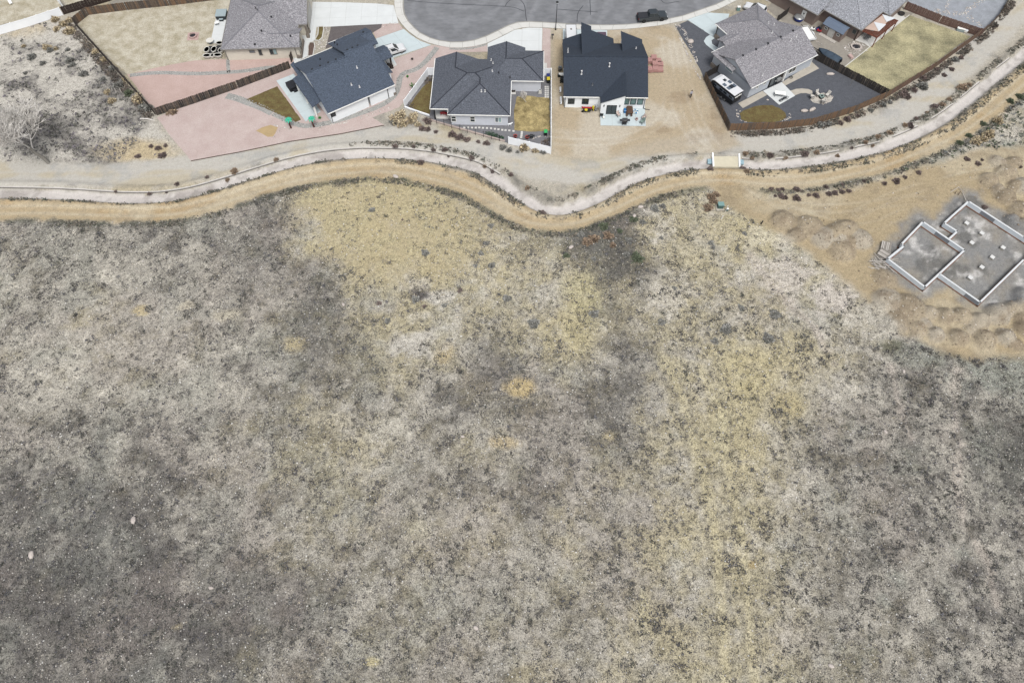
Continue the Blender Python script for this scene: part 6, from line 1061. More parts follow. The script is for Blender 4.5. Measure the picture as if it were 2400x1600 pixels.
# ------------------------------------------------------------------ PERSON: one skinned body, clothing by material, hair as a child
def person():
    p = Q(6, 222, 1108); V = {}; E_ = []
    def v(n, x, y, z, r): V[n] = (x, y, z, r)
    v('pel', 0, 0, .95, .15); v('wai', 0, .01, 1.1, .14); v('che', 0, .02, 1.32, .165); v('nec', 0, .02, 1.5, .065); v('hea', 0, -.01, 1.62, .105); v('top', 0, 0, 1.72, .085)
    E_ += [('pel', 'wai'), ('wai', 'che'), ('che', 'nec'), ('nec', 'hea'), ('hea', 'top')]
    for s_, n in ((-1, 'l'), (1, 'r')):
        st = .12*s_
        v(n+'hip', s_*.1, 0, .88, .105); v(n+'kne', s_*.11, -st*.6, .48, .075); v(n+'ank', s_*.11, st*.4, .1, .05); v(n+'toe', s_*.13, st*.4-.18, .045, .045); v(n+'sho', s_*.2, .02, 1.42, .075); v(n+'elb', s_*.27, .06+st*.5, 1.14, .05); v(n+'wri', s_*.24, -.08-st*.4, .93, .035); v(n+'pal', s_*.235, -.12-st*.4, .86, .04)
        E_ += [('pel', n+'hip'), (n+'hip', n+'kne'), (n+'kne', n+'ank'), (n+'ank', n+'toe'), ('che', n+'sho'), (n+'sho', n+'elb'), (n+'elb', n+'wri'), (n+'wri', n+'pal')]
        for f in range(5):
            o = (f-2)*.018; v(n+'f%d' % f, s_*.235+o*.3, -.135-st*.4+o, .80+abs(f-1.5)*.006, .009); v(n+'g%d' % f, s_*.225+o*.3, -.15-st*.4+o, .765+abs(f-1.5)*.008, .008); E_ += [(n+'pal', n+'f%d' % f), (n+'f%d' % f, n+'g%d' % f)]
    names = list(V); me = bpy.data.meshes.new('person'); me.from_pydata([V[n][:3] for n in names], [(names.index(a), names.index(b)) for a, b in E_], [])
    o = bpy.data.objects.new('person', me); COL.objects.link(o); sk = o.modifiers.new('skin', 'SKIN')
    if not me.skin_vertices: me.attributes
    bpy.context.view_layer.objects.active = o
    if not me.skin_vertices: bpy.ops.object.modifier_add(type='SKIN')
    for i, n in enumerate(names): sv = me.skin_vertices[0].data[i]; sv.radius = (V[n][3], V[n][3]*(.75 if n in ('pel', 'wai', 'che') else 1)); sv.use_root = (n == 'pel')
    sb = o.modifiers.new('sub', 'SUBSURF'); sb.levels = 1; sb.render_levels = 1
    dg = bpy.context.evaluated_depsgraph_get(); m2 = bpy.data.meshes.new_from_object(o.evaluated_get(dg)); o.modifiers.clear(); o.data = m2
    for nm, c_ in (('skin', (214, 172, 150)), ('shirt', (196, 198, 210)), ('trousers', (44, 48, 62)), ('shoes', (60, 52, 48))): m2.materials.append(mat(nm, S(*c_), .8, .1, 6))
    for pg in m2.polygons:
        z = pg.center.z; x = abs(pg.center.x); pg.use_smooth = True
        pg.material_index = 3 if z < .12 else 2 if (z < .98 and x < .2) else 0 if (z > 1.5 or z < .95) else 1
    tag(o, 'person in pale shirt and dark trousers walking on the bare dirt', 'person'); o.location = (p[0], p[1], 0); o.rotation_euler = (0, 0, .5)
    part(o, 'hair', mat('hair', S(60, 50, 44), .8, .1, 6), lambda b: b.lathe((0, .015, 1.62), [(.112, 0), (.118, .06), (.10, .12), (.05, .16)], 10), True)
    for s_ in (-1, 1): part(o, 'ear', MATS['skin'], lambda b: b.box((s_*.11, 0, 1.63), (.02, .03, .05))); part(o, 'eye', MATS['hair'], lambda b: b.box((s_*.035, -.113, 1.64), (.02, .01, .012)))
    part(o, 'nose', MATS['skin'], lambda b: b.box((0, -.12, 1.615), (.022, .03, .04))); part(o, 'mouth', MATS['hair'], lambda b: b.box((0, -.106, 1.575), (.045, .01, .01)))
try: person()
except Exception as ex: print('PERSON', ex)

# ------------------------------------------------------------------ VEGETATION
VM = mat_attr('plant_leaf', .9, det=False)
def tufts(name, P, Rr, Hh, C, nb, label, cat, spread=1.0, wid=.5, seed=1, zoff=0., kind='stuff'):
    """many small plants as one mesh: each a rosette of nb narrow leaf blades, with its own size and tint"""
    r = np.random.default_rng(seed); N = len(P); a = r.random((N, nb))*2*np.pi; el = r.random((N, nb))**.7; rr = Rr[:, None]*(.45+.65*r.random((N, nb)))
    dx, dy = np.cos(a), np.sin(a); bx = P[:, 0, None]+dx*rr*.15*r.random((N, nb)); by = P[:, 1, None]+dy*rr*.15*r.random((N, nb)); bz = np.repeat(P[:, 2, None]+zoff, nb, 1)
    off = (r.random((N, nb, 2))-.5)*Rr[:, None, None]*1.1*spread; bx = bx+off[..., 0]; by = by+off[..., 1]
    tx = bx+dx*rr*(.35+.65*el); ty = by+dy*rr*(.35+.65*el); tz = bz+Hh[:, None]*(1.05-.75*el)*(.6+.6*r.random((N, nb)))
    ww = rr*wid; px_, py_ = -dy*ww, dx*ww; mz = bz+(tz-bz)*.45
    V = np.stack([np.stack([bx, by, bz-.03], -1), np.stack([(bx+tx)/2+px_, (by+ty)/2+py_, mz], -1), np.stack([tx, ty, tz], -1), np.stack([(bx+tx)/2-px_, (by+ty)/2-py_, mz+.05*Hh[:, None]], -1)], 2).reshape(-1, 3)
    tint = C[:, None, :]*1.22*(.7+.6*r.random((N, nb, 1))); Cv = np.repeat(tint.reshape(-1, 1, 3), 4, 1).reshape(-1, 3)
    n = N*nb; F4 = np.arange(n*4).reshape(n, 4); o = npmesh(name, V, F4, VM, np.clip(Cv, .005, .8), None, 4)
    return tag(o, label, cat, kind=kind) if kind else o
def lobes(N, lo, hi, p=2.): return lo+(hi-lo)*RNG.random(N)**p
def pick(N, cols, jit=.12):
    c = np.array([C3(*k) for k in cols])[RNG.integers(0, len(cols), N)]; return c*(1+jit*RNG.standard_normal((N, 1)))
# low scrub and dry tufts over the whole field
N = 170000; fx = RNG.uniform(-88, 88, N); fy = RNG.uniform(4, 100, N); dTf, sTf = pline_dist(fx, fy, TRACK[::2]); sdf = poly_sd(fx, fy, SITE)
qx, qy = proj(fx, fy); okf = (sTf < 0) & (dTf > 2.2) & (sdf < -.3) & (qx > -120) & (qx < 2520) & (qy < 1700)
fx, fy = fx[okf], fy[okf]; dn = gsamp(DENS_FIELD, fx, fy); clump = fbm(fx, fy, 1.6, 3, 21); ksel = poly_sd(fx, fy, STRAW_KNOLL)
pr = np.clip(dn*1.15-.10+(clump-.5)*1.5, .02, .92); pr = np.where(ksel > .5, pr*.35, pr); keep = RNG.random(len(fx)) < pr; sx_, sy_ = fx[keep], fy[keep]; cl_ = clump[keep]
P = np.stack([sx_, sy_, ground_z(sx_, sy_)], -1); Rr = lobes(len(P), .07, .20, 1.4)*(.7+.9*cl_); Hh = Rr*lobes(len(P), .5, 1.1, 1)
tufts('field_scrub', P, Rr, Hh, pick(len(P), [(104, 102, 100), (114, 110, 106), (96, 96, 91), (126, 121, 114), (106, 108, 99), (104, 102, 108)]), 6, 'low dark grey scrub spread across the open field', 'scrub', 3.2, .42, 3); print('scrub', len(P))
keep = RNG.random(len(fx)) < np.clip((pr*.36+.02)*np.clip((fbm(fx, fy, 1.5, 3, 61)-.44)*8, 0, 1.6), 0, .7); sx_, sy_ = fx[keep][:30000], fy[keep][:30000]; P = np.stack([sx_, sy_, ground_z(sx_, sy_)], -1); Rr = lobes(len(P), .12, .40, 1.8)
tufts('scrub_clumps', P, Rr*.8, Rr*.8, pick(len(P), [(98, 97, 95), (105, 102, 98), (93, 95, 87), (110, 106, 102), (99, 99, 104)]), 8, 'compact dark scrub clumps across the open field', 'scrub', 1.5, .42, 16); print('clumps', len(P))
keep = (RNG.random(len(fx)) < np.where(ksel > 0, .34, .20)); gx_, gy_ = fx[keep][:42000], fy[keep][:42000]; P = np.stack([gx_, gy_, ground_z(gx_, gy_)], -1); n_ = len(P); stw = gsamp(st_, gx_, gy_); Cg = pick(n_, [(206, 198, 182), (194, 186, 170), (214, 206, 192), (186, 176, 156)]); Cy = pick(n_, [(206, 190, 142), (196, 178, 128), (212, 198, 156)])
mixw = np.clip(stw*1.6+(ksel[keep][:42000] > 0)*.8, 0, 1)[:, None]; tufts('dry_grass', P, lobes(n_, .08, .24), lobes(n_, .08, .22), Cg*(1-mixw)+Cy*mixw, 4, 'pale dry grass tufts across the open field', 'grass', 1.2, .3, 4)
# grey-blue sagebrush clumps, thick in the brushy hollow and thinning over the straw ground
hol = lambda x, y: np.exp(-(((x-1430)/95)**2+((y-590)/70)**2))+.6*np.exp(-(((x-1130)/60)**2+((y-480)/50)**2))+.35*np.exp(-(((x-1150)/200)**2+((y-720)/130)**2))+.55*np.exp(-(((x-1160)/70)**2+((y-850)/60)**2))+.55*np.exp(-(((x-1480)/70)**2+((y-940)/60)**2))+.4*np.exp(-(((x-1700)/220)**2+((y-1000)/330)**2))+.25*np.exp(-(((x-1600)/300)**2+((y-760)/120)**2))+.25*np.exp(-(((x-2150)/250)**2+((y-1100)/350)**2))
qx, qy = proj(fx, fy); ph = np.clip(.018+.16*hol(qx, qy)*np.clip((fbm(fx, fy, 3.5, 3, 51)-.42)*6, .1, 1.4), 0, .5); keep = RNG.random(len(fx)) < ph; x_, y_ = fx[keep][:9000], fy[keep][:9000]; P = np.stack([x_, y_, ground_z(x_, y_)], -1); Rr = lobes(len(P), .12, .36, 2.0)
tufts('sagebrush_scrub', P, Rr*.62, Rr*.9, pick(len(P), [(108, 110, 114), (98, 100, 102), (120, 120, 122), (96, 98, 88), (104, 102, 96)]), 20, 'grey-blue sagebrush clumps dotted over the open field', 'sagebrush', 3.0, .34, 14); print('sage', len(P))
# loose pale stones
def stones(name, P, s, C, label, seed, m, cat='stones'):
    r = np.random.default_rng(seed); N = len(P); base = np.array([(1, 0, 0), (0, 1, 0), (-1, 0, 0), (0, -1, 0), (.7, .7, .45), (-.7, .7, .5), (-.7, -.7, .45), (.7, -.7, .5), (0, 0, .8)], float)
    V = base[None]*(.75+.5*r.random((N, 9, 1)))*s[:, None, None]; a = r.random(N)*6.28; ca, sa = np.cos(a)[:, None], np.sin(a)[:, None]; V = np.stack([V[..., 0]*ca*1.25-V[..., 1]*sa*.8, V[..., 0]*sa*1.25+V[..., 1]*ca*.8, V[..., 2]*.8], -1)+P[:, None]
    F3 = np.array([(0, 4, 7), (0, 1, 4), (1, 5, 4), (1, 2, 5), (2, 6, 5), (2, 3, 6), (3, 7, 6), (3, 0, 7), (4, 5, 8), (5, 6, 8), (6, 7, 8), (7, 4, 8)]); F_ = (F3[None]+np.arange(N)[:, None, None]*9).reshape(-1, 3)
    o = npmesh(name, V.reshape(-1, 3), F_, m, np.repeat(C, 9, 0)); return tag(o, label, cat, kind='stuff')
SM = mat_attr('stone_skin', .85, det=False)
keep = RNG.random(len(fx)) < .26*np.clip(.4+fbm(fx, fy, 8, 3, 31)*1.2-.3+.5*(dn > .55), .1, 1); x_, y_ = fx[keep][:24000], fy[keep][:24000]; P = np.stack([x_, y_, ground_z(x_, y_)-.01], -1)
stones('field_stones', P, lobes(len(P), .035, .12, 2.6), pick(len(P), [(232, 226, 216), (214, 208, 200), (196, 190, 184), (240, 238, 232)]), 'scattered pale stones on the open field', 5, SM)
N = 20000; x_ = RNG.uniform(36, 96, N); y_ = RNG.uniform(50, 98, N); kk = (poly_sd(x_, y_, SITE) > .3) & (RNG.random(N) < .08+gsamp(heap, x_, y_)*1.1) & (poly_sd(x_, y_, SITE_F) < 0); x_, y_ = x_[kk], y_[kk]
stones('spoil_stones', np.stack([x_, y_, ground_z(x_, y_)-.01], -1), lobes(len(x_), .03, .16, 3), pick(len(x_), [(222, 212, 196), (196, 182, 160), (170, 152, 126), (150, 134, 110), (140, 124, 104)]), 'stones weathering out of the spoil heaps round the foundation', 6, SM)
N = 7000; x_ = RNG.uniform(-100, 105, N); y_ = RNG.uniform(70, 140, N); g1, _ = pline_dist(x_, y_, GROAD[::2]); t1, _ = pline_dist(x_, y_, TRACK[::2]); kk = (((g1 < 3.2) & (RNG.random(N) < .25)) | (t1 < 2.3)); x_, y_ = x_[kk], y_[kk]
stones('road_stones', np.stack([x_, y_, ground_z(x_, y_)-.01], -1), lobes(len(x_), .02, .065, 2.5), pick(len(x_), [(226, 222, 214), (206, 200, 188), (176, 168, 152)]), 'loose stones on the dirt and gravel roads', 7, SM)
crease = np.exp(-((heap-heap2)/.10)**2)*(heap > .12)*(heap2 > .1)+.8*np.exp(-((heap-.10)/.09)**2)*(heap > .02)
N = 22000; x_ = RNG.uniform(36, 96, N); y_ = RNG.uniform(50, 98, N); kk = (poly_sd(x_, y_, SITE) > .2) & (RNG.random(N) < gsamp(crease, x_, y_)*.5) & (poly_sd(x_, y_, SITE_F) < -.5); x_, y_ = x_[kk], y_[kk]; P = np.stack([x_, y_, ground_z(x_, y_)], -1); Rr = lobes(len(P), .05, .16)
tufts('heap_shade_weeds', P, Rr, Rr*.8, pick(len(P), [(112, 100, 84), (96, 86, 74), (130, 116, 96)]), 5, 'dead weeds deepening the shade in the creases between the spoil heaps', 'weeds', 1.6, .35, 15); print('heapw', len(P))  # dark weeds follow the creases and also stand in for their shade
# bank vegetation along the canal and the track's edge
def along(line, off0, off1, N, xlo, xhi, dens=lambda x, y: 1.):
    L = np.array(line); seg = L[1:]-L[:-1]; ln = np.hypot(seg[:, 0], seg[:, 1]); cum = np.concatenate([[0], np.cumsum(ln)]); s_ = RNG.random(N)*cum[-1]; i = np.clip(np.searchsorted(cum, s_)-1, 0, len(seg)-1)
    u_ = seg[i]/ln[i][:, None]; p = L[i]+u_*(s_-cum[i])[:, None]; nrm = np.stack([-u_[:, 1], u_[:, 0]], -1); o_ = off0+(off1-off0)*RNG.random(N); p = p+nrm*o_[:, None]; a, b = proj(p[:, 0], p[:, 1]); k = (a > xlo) & (a < xhi) & (RNG.random(N) < dens(p[:, 0], p[:, 1])); return p[k]
bank = np.concatenate([along(CANAL, -1.25, -1.85, 3600, -60, 900, lambda x, y: np.clip(fbm(x, y, 3, 3, 41)*2.8-.9, .03, 1)), along(CANAL, -1.3, -2.5, 5200, 880, 1640, lambda x, y: np.clip(fbm(x, y, 3, 3, 41)*2.6-.75, .05, 1)), along(CANAL, -1.4, -2.9, 5000, 1750, 2480, lambda x, y: np.clip(fbm(x, y, 3, 3, 41)*2.6-.55, .1, 1)), along(CANAL, 1.6, 2.6, 5000, 820, 1640, lambda x, y: np.clip(fbm(x, y, 4, 3, 42)*3.2-1.1, .0, 1)), along(CANAL, 1.5, 2.6, 4500, 1750, 2480, lambda x, y: np.clip(fbm(x, y, 3, 3, 43)*3-.75, .05, 1)),
                       along(TRACK, -2.2, -3.4, 6500, 120, 1640, lambda x, y: np.clip(fbm(x, y, 4, 3, 44)*3-1.0, .05, 1)), along(TRACK, -2.3, -3.4, 3000, 1960, 2480, lambda x, y: np.clip(fbm(x, y, 4, 3, 45)*3-.7, .05, 1)), along(TRACK, -2.2, -3.0, 1600, 1790, 1990)])
P = np.stack([bank[:, 0], bank[:, 1], ground_z(bank[:, 0], bank[:, 1])], -1); Rr = lobes(len(P), .14, .42); tufts('bank_weeds', P, Rr, Rr*lobes(len(P), .6, 1.2, 1), pick(len(P), [(104, 104, 94), (118, 114, 106), (88, 92, 80), (130, 122, 110), (96, 100, 86), (150, 140, 122)]), 7, 'grey-green weeds along the canal banks and track edges', 'weeds', 1.3, .4, 8)
# weeds along the fence feet
FB = [tuple(Q(0, *p)[:2]) for p in [(1709, 307), (1820, 303), (1900, 294), (1996, 265), (2080, 227), (2184, 164), (2305, 76), (2365, 0)]]; FW = [tuple(Q(0, *p)[:2]) for p in [(160, 50), (178, 61), (240, 130), (300, 196), (365, 270)]]
fwd = np.concatenate([along(FB, -.25, -1.5, 3600, 1700, 2420, lambda x, y: np.clip(fbm(x, y, 2.5, 3, 71)*3-.8, .05, 1)), along(FW, -.2, -1.8, 1500, 150, 380, lambda x, y: np.clip(fbm(x, y, 2.5, 3, 72)*3-.7, .05, 1))])
P = np.stack([fwd[:, 0], fwd[:, 1], ground_z(fwd[:, 0], fwd[:, 1])], -1); Rr = lobes(len(P), .15, .42); tufts('fence_weeds', P, Rr, Rr*lobes(len(P), .6, 1.2, 1), pick(len(P), [(104, 100, 94), (118, 110, 102), (92, 90, 82), (136, 124, 108), (112, 98, 90)]), 7, 'grey-brown weeds along the feet of the board fences', 'weeds', 1.3, .4, 17)
# wild lot
N = 16000; x_ = RNG.uniform(-112, -55, N); y_ = RNG.uniform(85, 128, N); kk = (poly_sd(x_, y_, WILD) > .4) & (RNG.random(N) < np.clip(gsamp(wd, x_, y_)*1.05-.05, .02, 1)); x_, y_ = x_[kk], y_[kk]; P = np.stack([x_, y_, ground_z(x_, y_)], -1); Rr = lobes(len(P), .14, .5)
tufts('lot_scrub', P, Rr, Rr*lobes(len(P), .5, 1.1, 1), pick(len(P), [(116, 114, 114), (104, 103, 100), (130, 126, 122), (112, 112, 102), (124, 118, 124)]), 6, 'grey scrub on the wild lot above the gravel road', 'scrub', 1.2, .4, 9)
# green and grey brush at the far side of the track (top corner of the site)
N = 5000; x_ = RNG.uniform(70, 112, N); y_ = RNG.uniform(78, 125, N); d1, s1 = pline_dist(x_, y_, TRACK[::2]); kk = (s1 < 0) & (d1 > 2.6) & (poly_sd(x_, y_, SITE) < -.2) & (RNG.random(N) < .85); x_, y_ = x_[kk], y_[kk]; P = np.stack([x_, y_, ground_z(x_, y_)], -1); Rr = lobes(len(P), .2, .6)
tufts('hillside_brush', P, Rr, Rr*.8, pick(len(P), [(100, 104, 92), (128, 126, 118), (84, 96, 70), (116, 120, 122), (142, 136, 124)]), 7, 'grey-green brush on the bank above the building site', 'brush', 1.2, .4, 10)
# rock strips
def in_polys(polys, n, seed):
    r = np.random.default_rng(seed); out = []
    for pl in polys:
        A = np.array([p[:2] for p in pl]); lo, hi = A.min(0), A.max(0); ar = (hi-lo).prod(); q = lo+(hi-lo)*r.random((int(n*ar), 2)); out.append(q[poly_sd(q[:, 0], q[:, 1], [tuple(p) for p in A]) > 0])
    return np.concatenate(out)
def ribbon(zp, w_):
    q = smooth_line([Q(*p)[:2] for p in zp], 2); L, R = [], []
    for i, p in enumerate(q): d = q[min(i+1, len(q)-1)]-q[max(i-1, 0)]; n = np.array([-d[1], d[0]])/np.linalg.norm(d)*w_/2; L.append(p+n); R.append(p-n)
    return L+R[::-1]
grey_beds = [ribbon([(3, x, y) for x, y in [(2260, 420), (2180, 520), (2080, 640), (1960, 730), (1800, 770), (1740, 850), (1730, 950), (1680, 1080), (1560, 1180), (1400, 1260), (1200, 1330), (900, 1430), (560, 1500), (350, 1500), (0, 1330)]], 1.1)+[],
             ribbon([(2, x, y) for x, y in [(1400, 1560), (1250, 1480), (1080, 1420), (900, 1350), (770, 1320)]], 1.5), ribbon([(2, x, y) for x, y in [(-560, 1040), (-200, 1000), (100, 1010), (400, 1020), (750, 1000), (1000, 985), (1250, 945), (1450, 925)]], .95), ribbon([(2, x, y) for x, y in [(790, 820), (790, 900), (800, 1000)]], .7),
             ribbon([(9, x, y) for x, y in [(900, 675), (1080, 682), (1250, 660), (1415, 615)]], .45)]
for pl in grey_beds: sheet('pebble_bed', [tuple(p) for p in pl], .029, mat('pebble_grey', S(176, 176, 172), .95, .12, 3, fine=.25, finescale=9))
q = in_polys(grey_beds, 14, 3); stones('pebbles', np.stack([q[:, 0], q[:, 1], np.full(len(q), .03)], -1), lobes(len(q), .05, .12), pick(len(q), [(196, 196, 190), (170, 170, 166), (214, 210, 202), (150, 150, 150)]), 'grey river pebbles in the winding dry streams', 11, SM)
white_beds = [[Q(3, x, y) for x, y in [(725, 142), (800, 137), (745, 365), (705, 440), (565, 508), (590, 360), (690, 330)]], ribbon([(6, x, y) for x, y in [(30, 95), (110, 170), (170, 250), (210, 380), (270, 540), (310, 640)]], 1.0), ribbon([(6, x, y) for x, y in [(5, 115), (70, 270), (150, 410), (200, 560), (290, 720), (370, 890)]], .4), ribbon([(8, x, y) for x, y in [(1110, 150), (1300, 190), (1500, 185), (1640, 270), (1730, 370)]], 1.3), ribbon([(8, x, y) for x, y in [(1520, 180), (1640, 90), (1790, -10)]], 1.1), ribbon([(8, x, y) for x, y in [(1300, 190), (1280, 90), (1320, -5)]], .7),
              [Q(3, x, y) for x, y in [(1495, 100), (1700, 85), (1680, 110), (1560, 125), (1500, 150)]], ribbon([(6, x, y) for x, y in [(860, 1275), (900, 1300), (870, 1345), (880, 1400), (930, 1445), (990, 1448)]], .4), ribbon([(6, x, y) for x, y in [(1465, 1435), (1560, 1405), (1610, 1365), (1570, 1320)]], .5), ribbon([(3, x, y) for x, y in [(620, 1545), (760, 1490), (900, 1468), (1100, 1430), (1300, 1360), (1440, 1310), (1610, 1240)]], .35), ribbon([(14, x, y) for x, y in [(2090, 640), (2160, 680), (2230, 700), (2349, 715)]], .35), ribbon([(14, x, y) for x, y in [(2215, 720), (2170, 790), (2125, 845)]], .4),
              [Q(7, x, y) for x, y in [(1150, 620), (1300, 565), (1450, 630), (1470, 700), (1380, 760), (1230, 735), (1140, 690)]], ribbon([(4, x, y) for x, y in [(1790, 1455), (1880, 1410), (2050, 1400)]], .4), [Q(7, x, y) for x, y in [(780, 570), (860, 590), (890, 640), (830, 640)]], ribbon([(23, x, y) for x, y in [(870, 515), (950, 545), (1040, 560), (1130, 550), (1200, 510), (1215, 450), (1170, 420)]], .5)]
q = in_polys(white_beds, 9, 5); stones('white_rocks', np.stack([q[:, 0], q[:, 1], np.full(len(q), .02)], -1), lobes(len(q), .07, .2), pick(len(q), [(232, 228, 220), (214, 206, 196), (196, 186, 176), (222, 210, 200)]), 'pale landscaping rocks in strips along the beds', 12, SM)
sheet('flagstone_ring', [Q(23, x, y) for x, y in [(870, 500), (900, 440), (960, 400), (1080, 390), (1180, 420), (1225, 470), (1190, 530), (1100, 560), (1000, 560), (910, 540)]], .03, mat('flagstone', S(206, 200, 190), .9, .2, 1.2, fine=.15), .05)
sheet('dirt_patch', QQ(14, [(1880, 745), (1960, 700), (2080, 665), (2180, 700), (2140, 790), (2110, 825), (2040, 830), (1970, 790)]), .027, mat('sand_patch', S(196, 172, 130), .95, .08, 1, fine=.06))

# individual bushes: a dome of leafy twigs, a few shapes shared by many plants
def bush_mesh(name, cols, n, seed, h=.85, wid=.10, L=.34):
    r = np.random.default_rng(seed); a = r.random(n)*6.283; u_ = r.random(n)**.5; el = np.arccos(1-r.random(n)*.98); rad = .35+.65*r.random(n)**.6; lob = 1+.22*np.sin(a*3+seed)+.15*np.sin(a*5+seed*2)
    d = np.stack([np.cos(a)*np.sin(el), np.sin(a)*np.sin(el), np.cos(el)*h], -1); b = d*(rad*lob)[:, None]*.72; tdir = d+.55*r.standard_normal((n, 3)); tdir[:, 2] = np.abs(tdir[:, 2])+.1; tdir /= np.linalg.norm(tdir, axis=1)[:, None]; l = L*(.5+.8*r.random(n))[:, None]; sd_ = np.cross(tdir, r.standard_normal((n, 3))); sd_ /= np.linalg.norm(sd_, axis=1)[:, None]; w_ = wid*(.6+.8*r.random(n))[:, None]
    V = np.stack([b, b+tdir*l*.5+sd_*w_, b+tdir*l, b+tdir*l*.5-sd_*w_], 1).reshape(-1, 3); V[:, 2] = np.maximum(V[:, 2], 0)
    c = np.array([C3(*k) for k in cols])[r.integers(0, len(cols), n)]*1.75*(.7+.6*r.random((n, 1))); c = np.repeat(c, 4, 0)
    ns = 10; sa2 = r.random(ns)*6.283; stv, stf = [], []                                     # stems from the root
    for i in range(ns): e = np.array([math.cos(sa2[i])*.5, math.sin(sa2[i])*.5, .5*h]); k = len(V)+len(stv); stv += [(.03, 0, 0), (-.03, .02, 0), tuple(e), tuple(e+.02)]; stf.append((k, k+1, k+2, k+3))
    V = np.concatenate([V, np.array(stv)]); c = np.concatenate([c, np.tile(C3(90, 78, 68), (len(stv), 1))]); F4 = np.concatenate([np.arange(n*4).reshape(n, 4), np.array(stf)])
    o = npmesh(name, V, F4, VM, np.clip(c, .005, .8), None, 4); me = o.data; bpy.data.objects.remove(o); return me
YEL = [bush_mesh('bush', [(190, 174, 136), (176, 158, 120), (198, 184, 150), (146, 130, 106), (108, 98, 86)], 520, 50+k) for k in range(3)]
BRN = [bush_mesh('bush', [(112, 96, 92), (96, 84, 82), (128, 110, 102), (84, 76, 76)], 420, 60+k, .7, .07) for k in range(3)]
GRY = [bush_mesh('bush', [(124, 124, 120), (108, 110, 104), (140, 138, 132), (98, 98, 92)], 420, 70+k, .7) for k in range(3)]
RST = [bush_mesh('bush', [(146, 124, 100), (130, 110, 92), (162, 140, 112), (108, 94, 82)], 420, 80+k, .75) for k in range(3)]
GRN = [bush_mesh('bush', [(84, 94, 72), (94, 102, 80), (74, 82, 64)], 380, 90+k, .6) for k in range(2)]
def bush(kind, zid, x, y, r, lab, grp=None, hs=1.):
    p = Q(zid, x, y); z = float(ground_z(np.array([p[0]]), np.array([p[1]]))[0]); o = bpy.data.objects.new('bush', random.choice(kind)); COL.objects.link(o); o.location = (p[0], p[1], z-.03); f_ = random.uniform(.75, 1.35); o.scale = (r*f_*random.uniform(.8, 1.3), r*f_, r*hs*f_*random.uniform(.75, 1.1)); o.rotation_euler = (0, 0, random.uniform(0, 6.28)); return tag(o, lab, 'bush', grp)
for x, y, r in [(240, 290, 1.1), (310, 230, 1.0), (330, 330, 1.0), (440, 290, 1.0), (520, 340, .9), (470, 240, .8)]: bush(YEL, 16, x, y+40, r, 'straw-yellow bush in the large clump outside the low white kerb wall', 'yellow bushes by the kerb wall')
for x, y, r in [(220, 330, .8), (300, 360, .7)]: bush(GRY, 16, x, y+20, r, 'grey-green bush at the edge of the large yellow clump', 'grey bushes by the yellow clump')
bush(BRN, 16, 640, 340, .9, 'bare purple-brown bush between yellow clump and iron fence')
bush(YEL, 16, 1830, 660, 1.15, 'round yellow bush against the white vinyl fence corner', hs=1.1); bush(YEL, 16, 1980, 680, .9, 'smaller yellow bush beside the round one at the white fence')
for x, y in [(1560, 660), (1640, 695), (1740, 715), (2060, 715)]: bush(GRY, 16, x, y, .55, 'low grey bush at the foot of the white vinyl fence', 'grey bushes under the white fence')
for x, y, r in [(570, 430, .8), (640, 440, .6), (740, 470, .5), (940, 505, .7), (1030, 540, .8), (1120, 565, .7), (1260, 590, .6), (1360, 610, .6)]: bush(BRN, 16, x, y, r, 'dull brown bush on the slope below the iron fence', 'brown bushes below the iron fence')
for x, y, r in [(245, 655, .5), (470, 660, .55), (715, 700, .65), (850, 705, .5), (895, 755, .4), (1180, 795, .5), (1340, 880, .45), (1440, 940, .5), (1660, 1010, .5), (1860, 1170, .45)]: bush(RST if r == .45 else BRN, 16, x, y, r, 'brown tumbleweed caught on the canal edge past the curve' if r != .45 else 'rust-coloured bush on the canal edge past the curve', 'tumbleweeds on the canal edge')
for x, y, r in [(560, 860, .65), (2050, 1470, .6), (2010, 1420, .4)]: bush(BRN, 16, x, y, r, 'brown tumbleweed between canal and dirt track', 'tumbleweeds by the track')
for x, y, r in [(1000, 180, .45), (1285, 190, .5), (1430, 180, .35), (1530, 125, .45), (1950, 65, .5), (2020, 20, .7), (1790, 70, .5), (1800, 165, .5)]: bush(RST if x > 1900 else BRN, 19, x, y, r, 'rusty bush on the lip of the straight canal' if x > 1900 else 'dark brown tumbleweed on the lip of the straight canal', 'bushes on the straight canal')
for x, y, r in [(1080, 855, .7), (980, 845, .5), (1140, 850, .6), (1330, 850, .7), (1120, 940, .8), (1040, 935, .5), (1330, 975, .75), (1180, 960, .5), (1600, 930, .8), (1500, 925, .5), (1780, 910, .7), (1860, 900, .8), (1960, 885, .6), (2050, 870, .6), (1730, 815, .55), (2260, 735, .5), (1960, 780, .5)]: bush(BRN, 12, x, y, r*.85, 'dark tumbleweed in the row at the edge of the building site', 'tumbleweeds at the site edge')
for x, y, r, lab in [(1190, 965, .75, 'large round dark tumbleweed alone on the tan dirt'), (945, 1060, .7, 'dark round tumbleweed below the lone large one'), (1040, 1015, .4, 'small dark tumbleweed between two larger ones'), (815, 1085, .6, 'pair-like dark tumbleweed nearest the track row'), (1845, 865, .85, 'large dark tumbleweed beside the spoil heaps'), (1720, 820, .5, 'dark tumbleweed uphill of the large one by the heaps'), (1890, 825, .55, 'dark tumbleweed behind the large one by the heaps'), (1915, 1345, .6, 'dark tumbleweed outside the foundation wall'), (2300, 915, .4, 'small dark tumbleweed on the heap crest')]: bush(BRN, 17, x, y, r, lab)
for x, y, r in [(1820, 620, .9), (1960, 550, 1.3), (2060, 400, .9), (1900, 600, .7)]: bush(YEL, 17, x, y, r, 'straw-yellow bush on the brushy bank above the site', 'yellow bushes above the site')
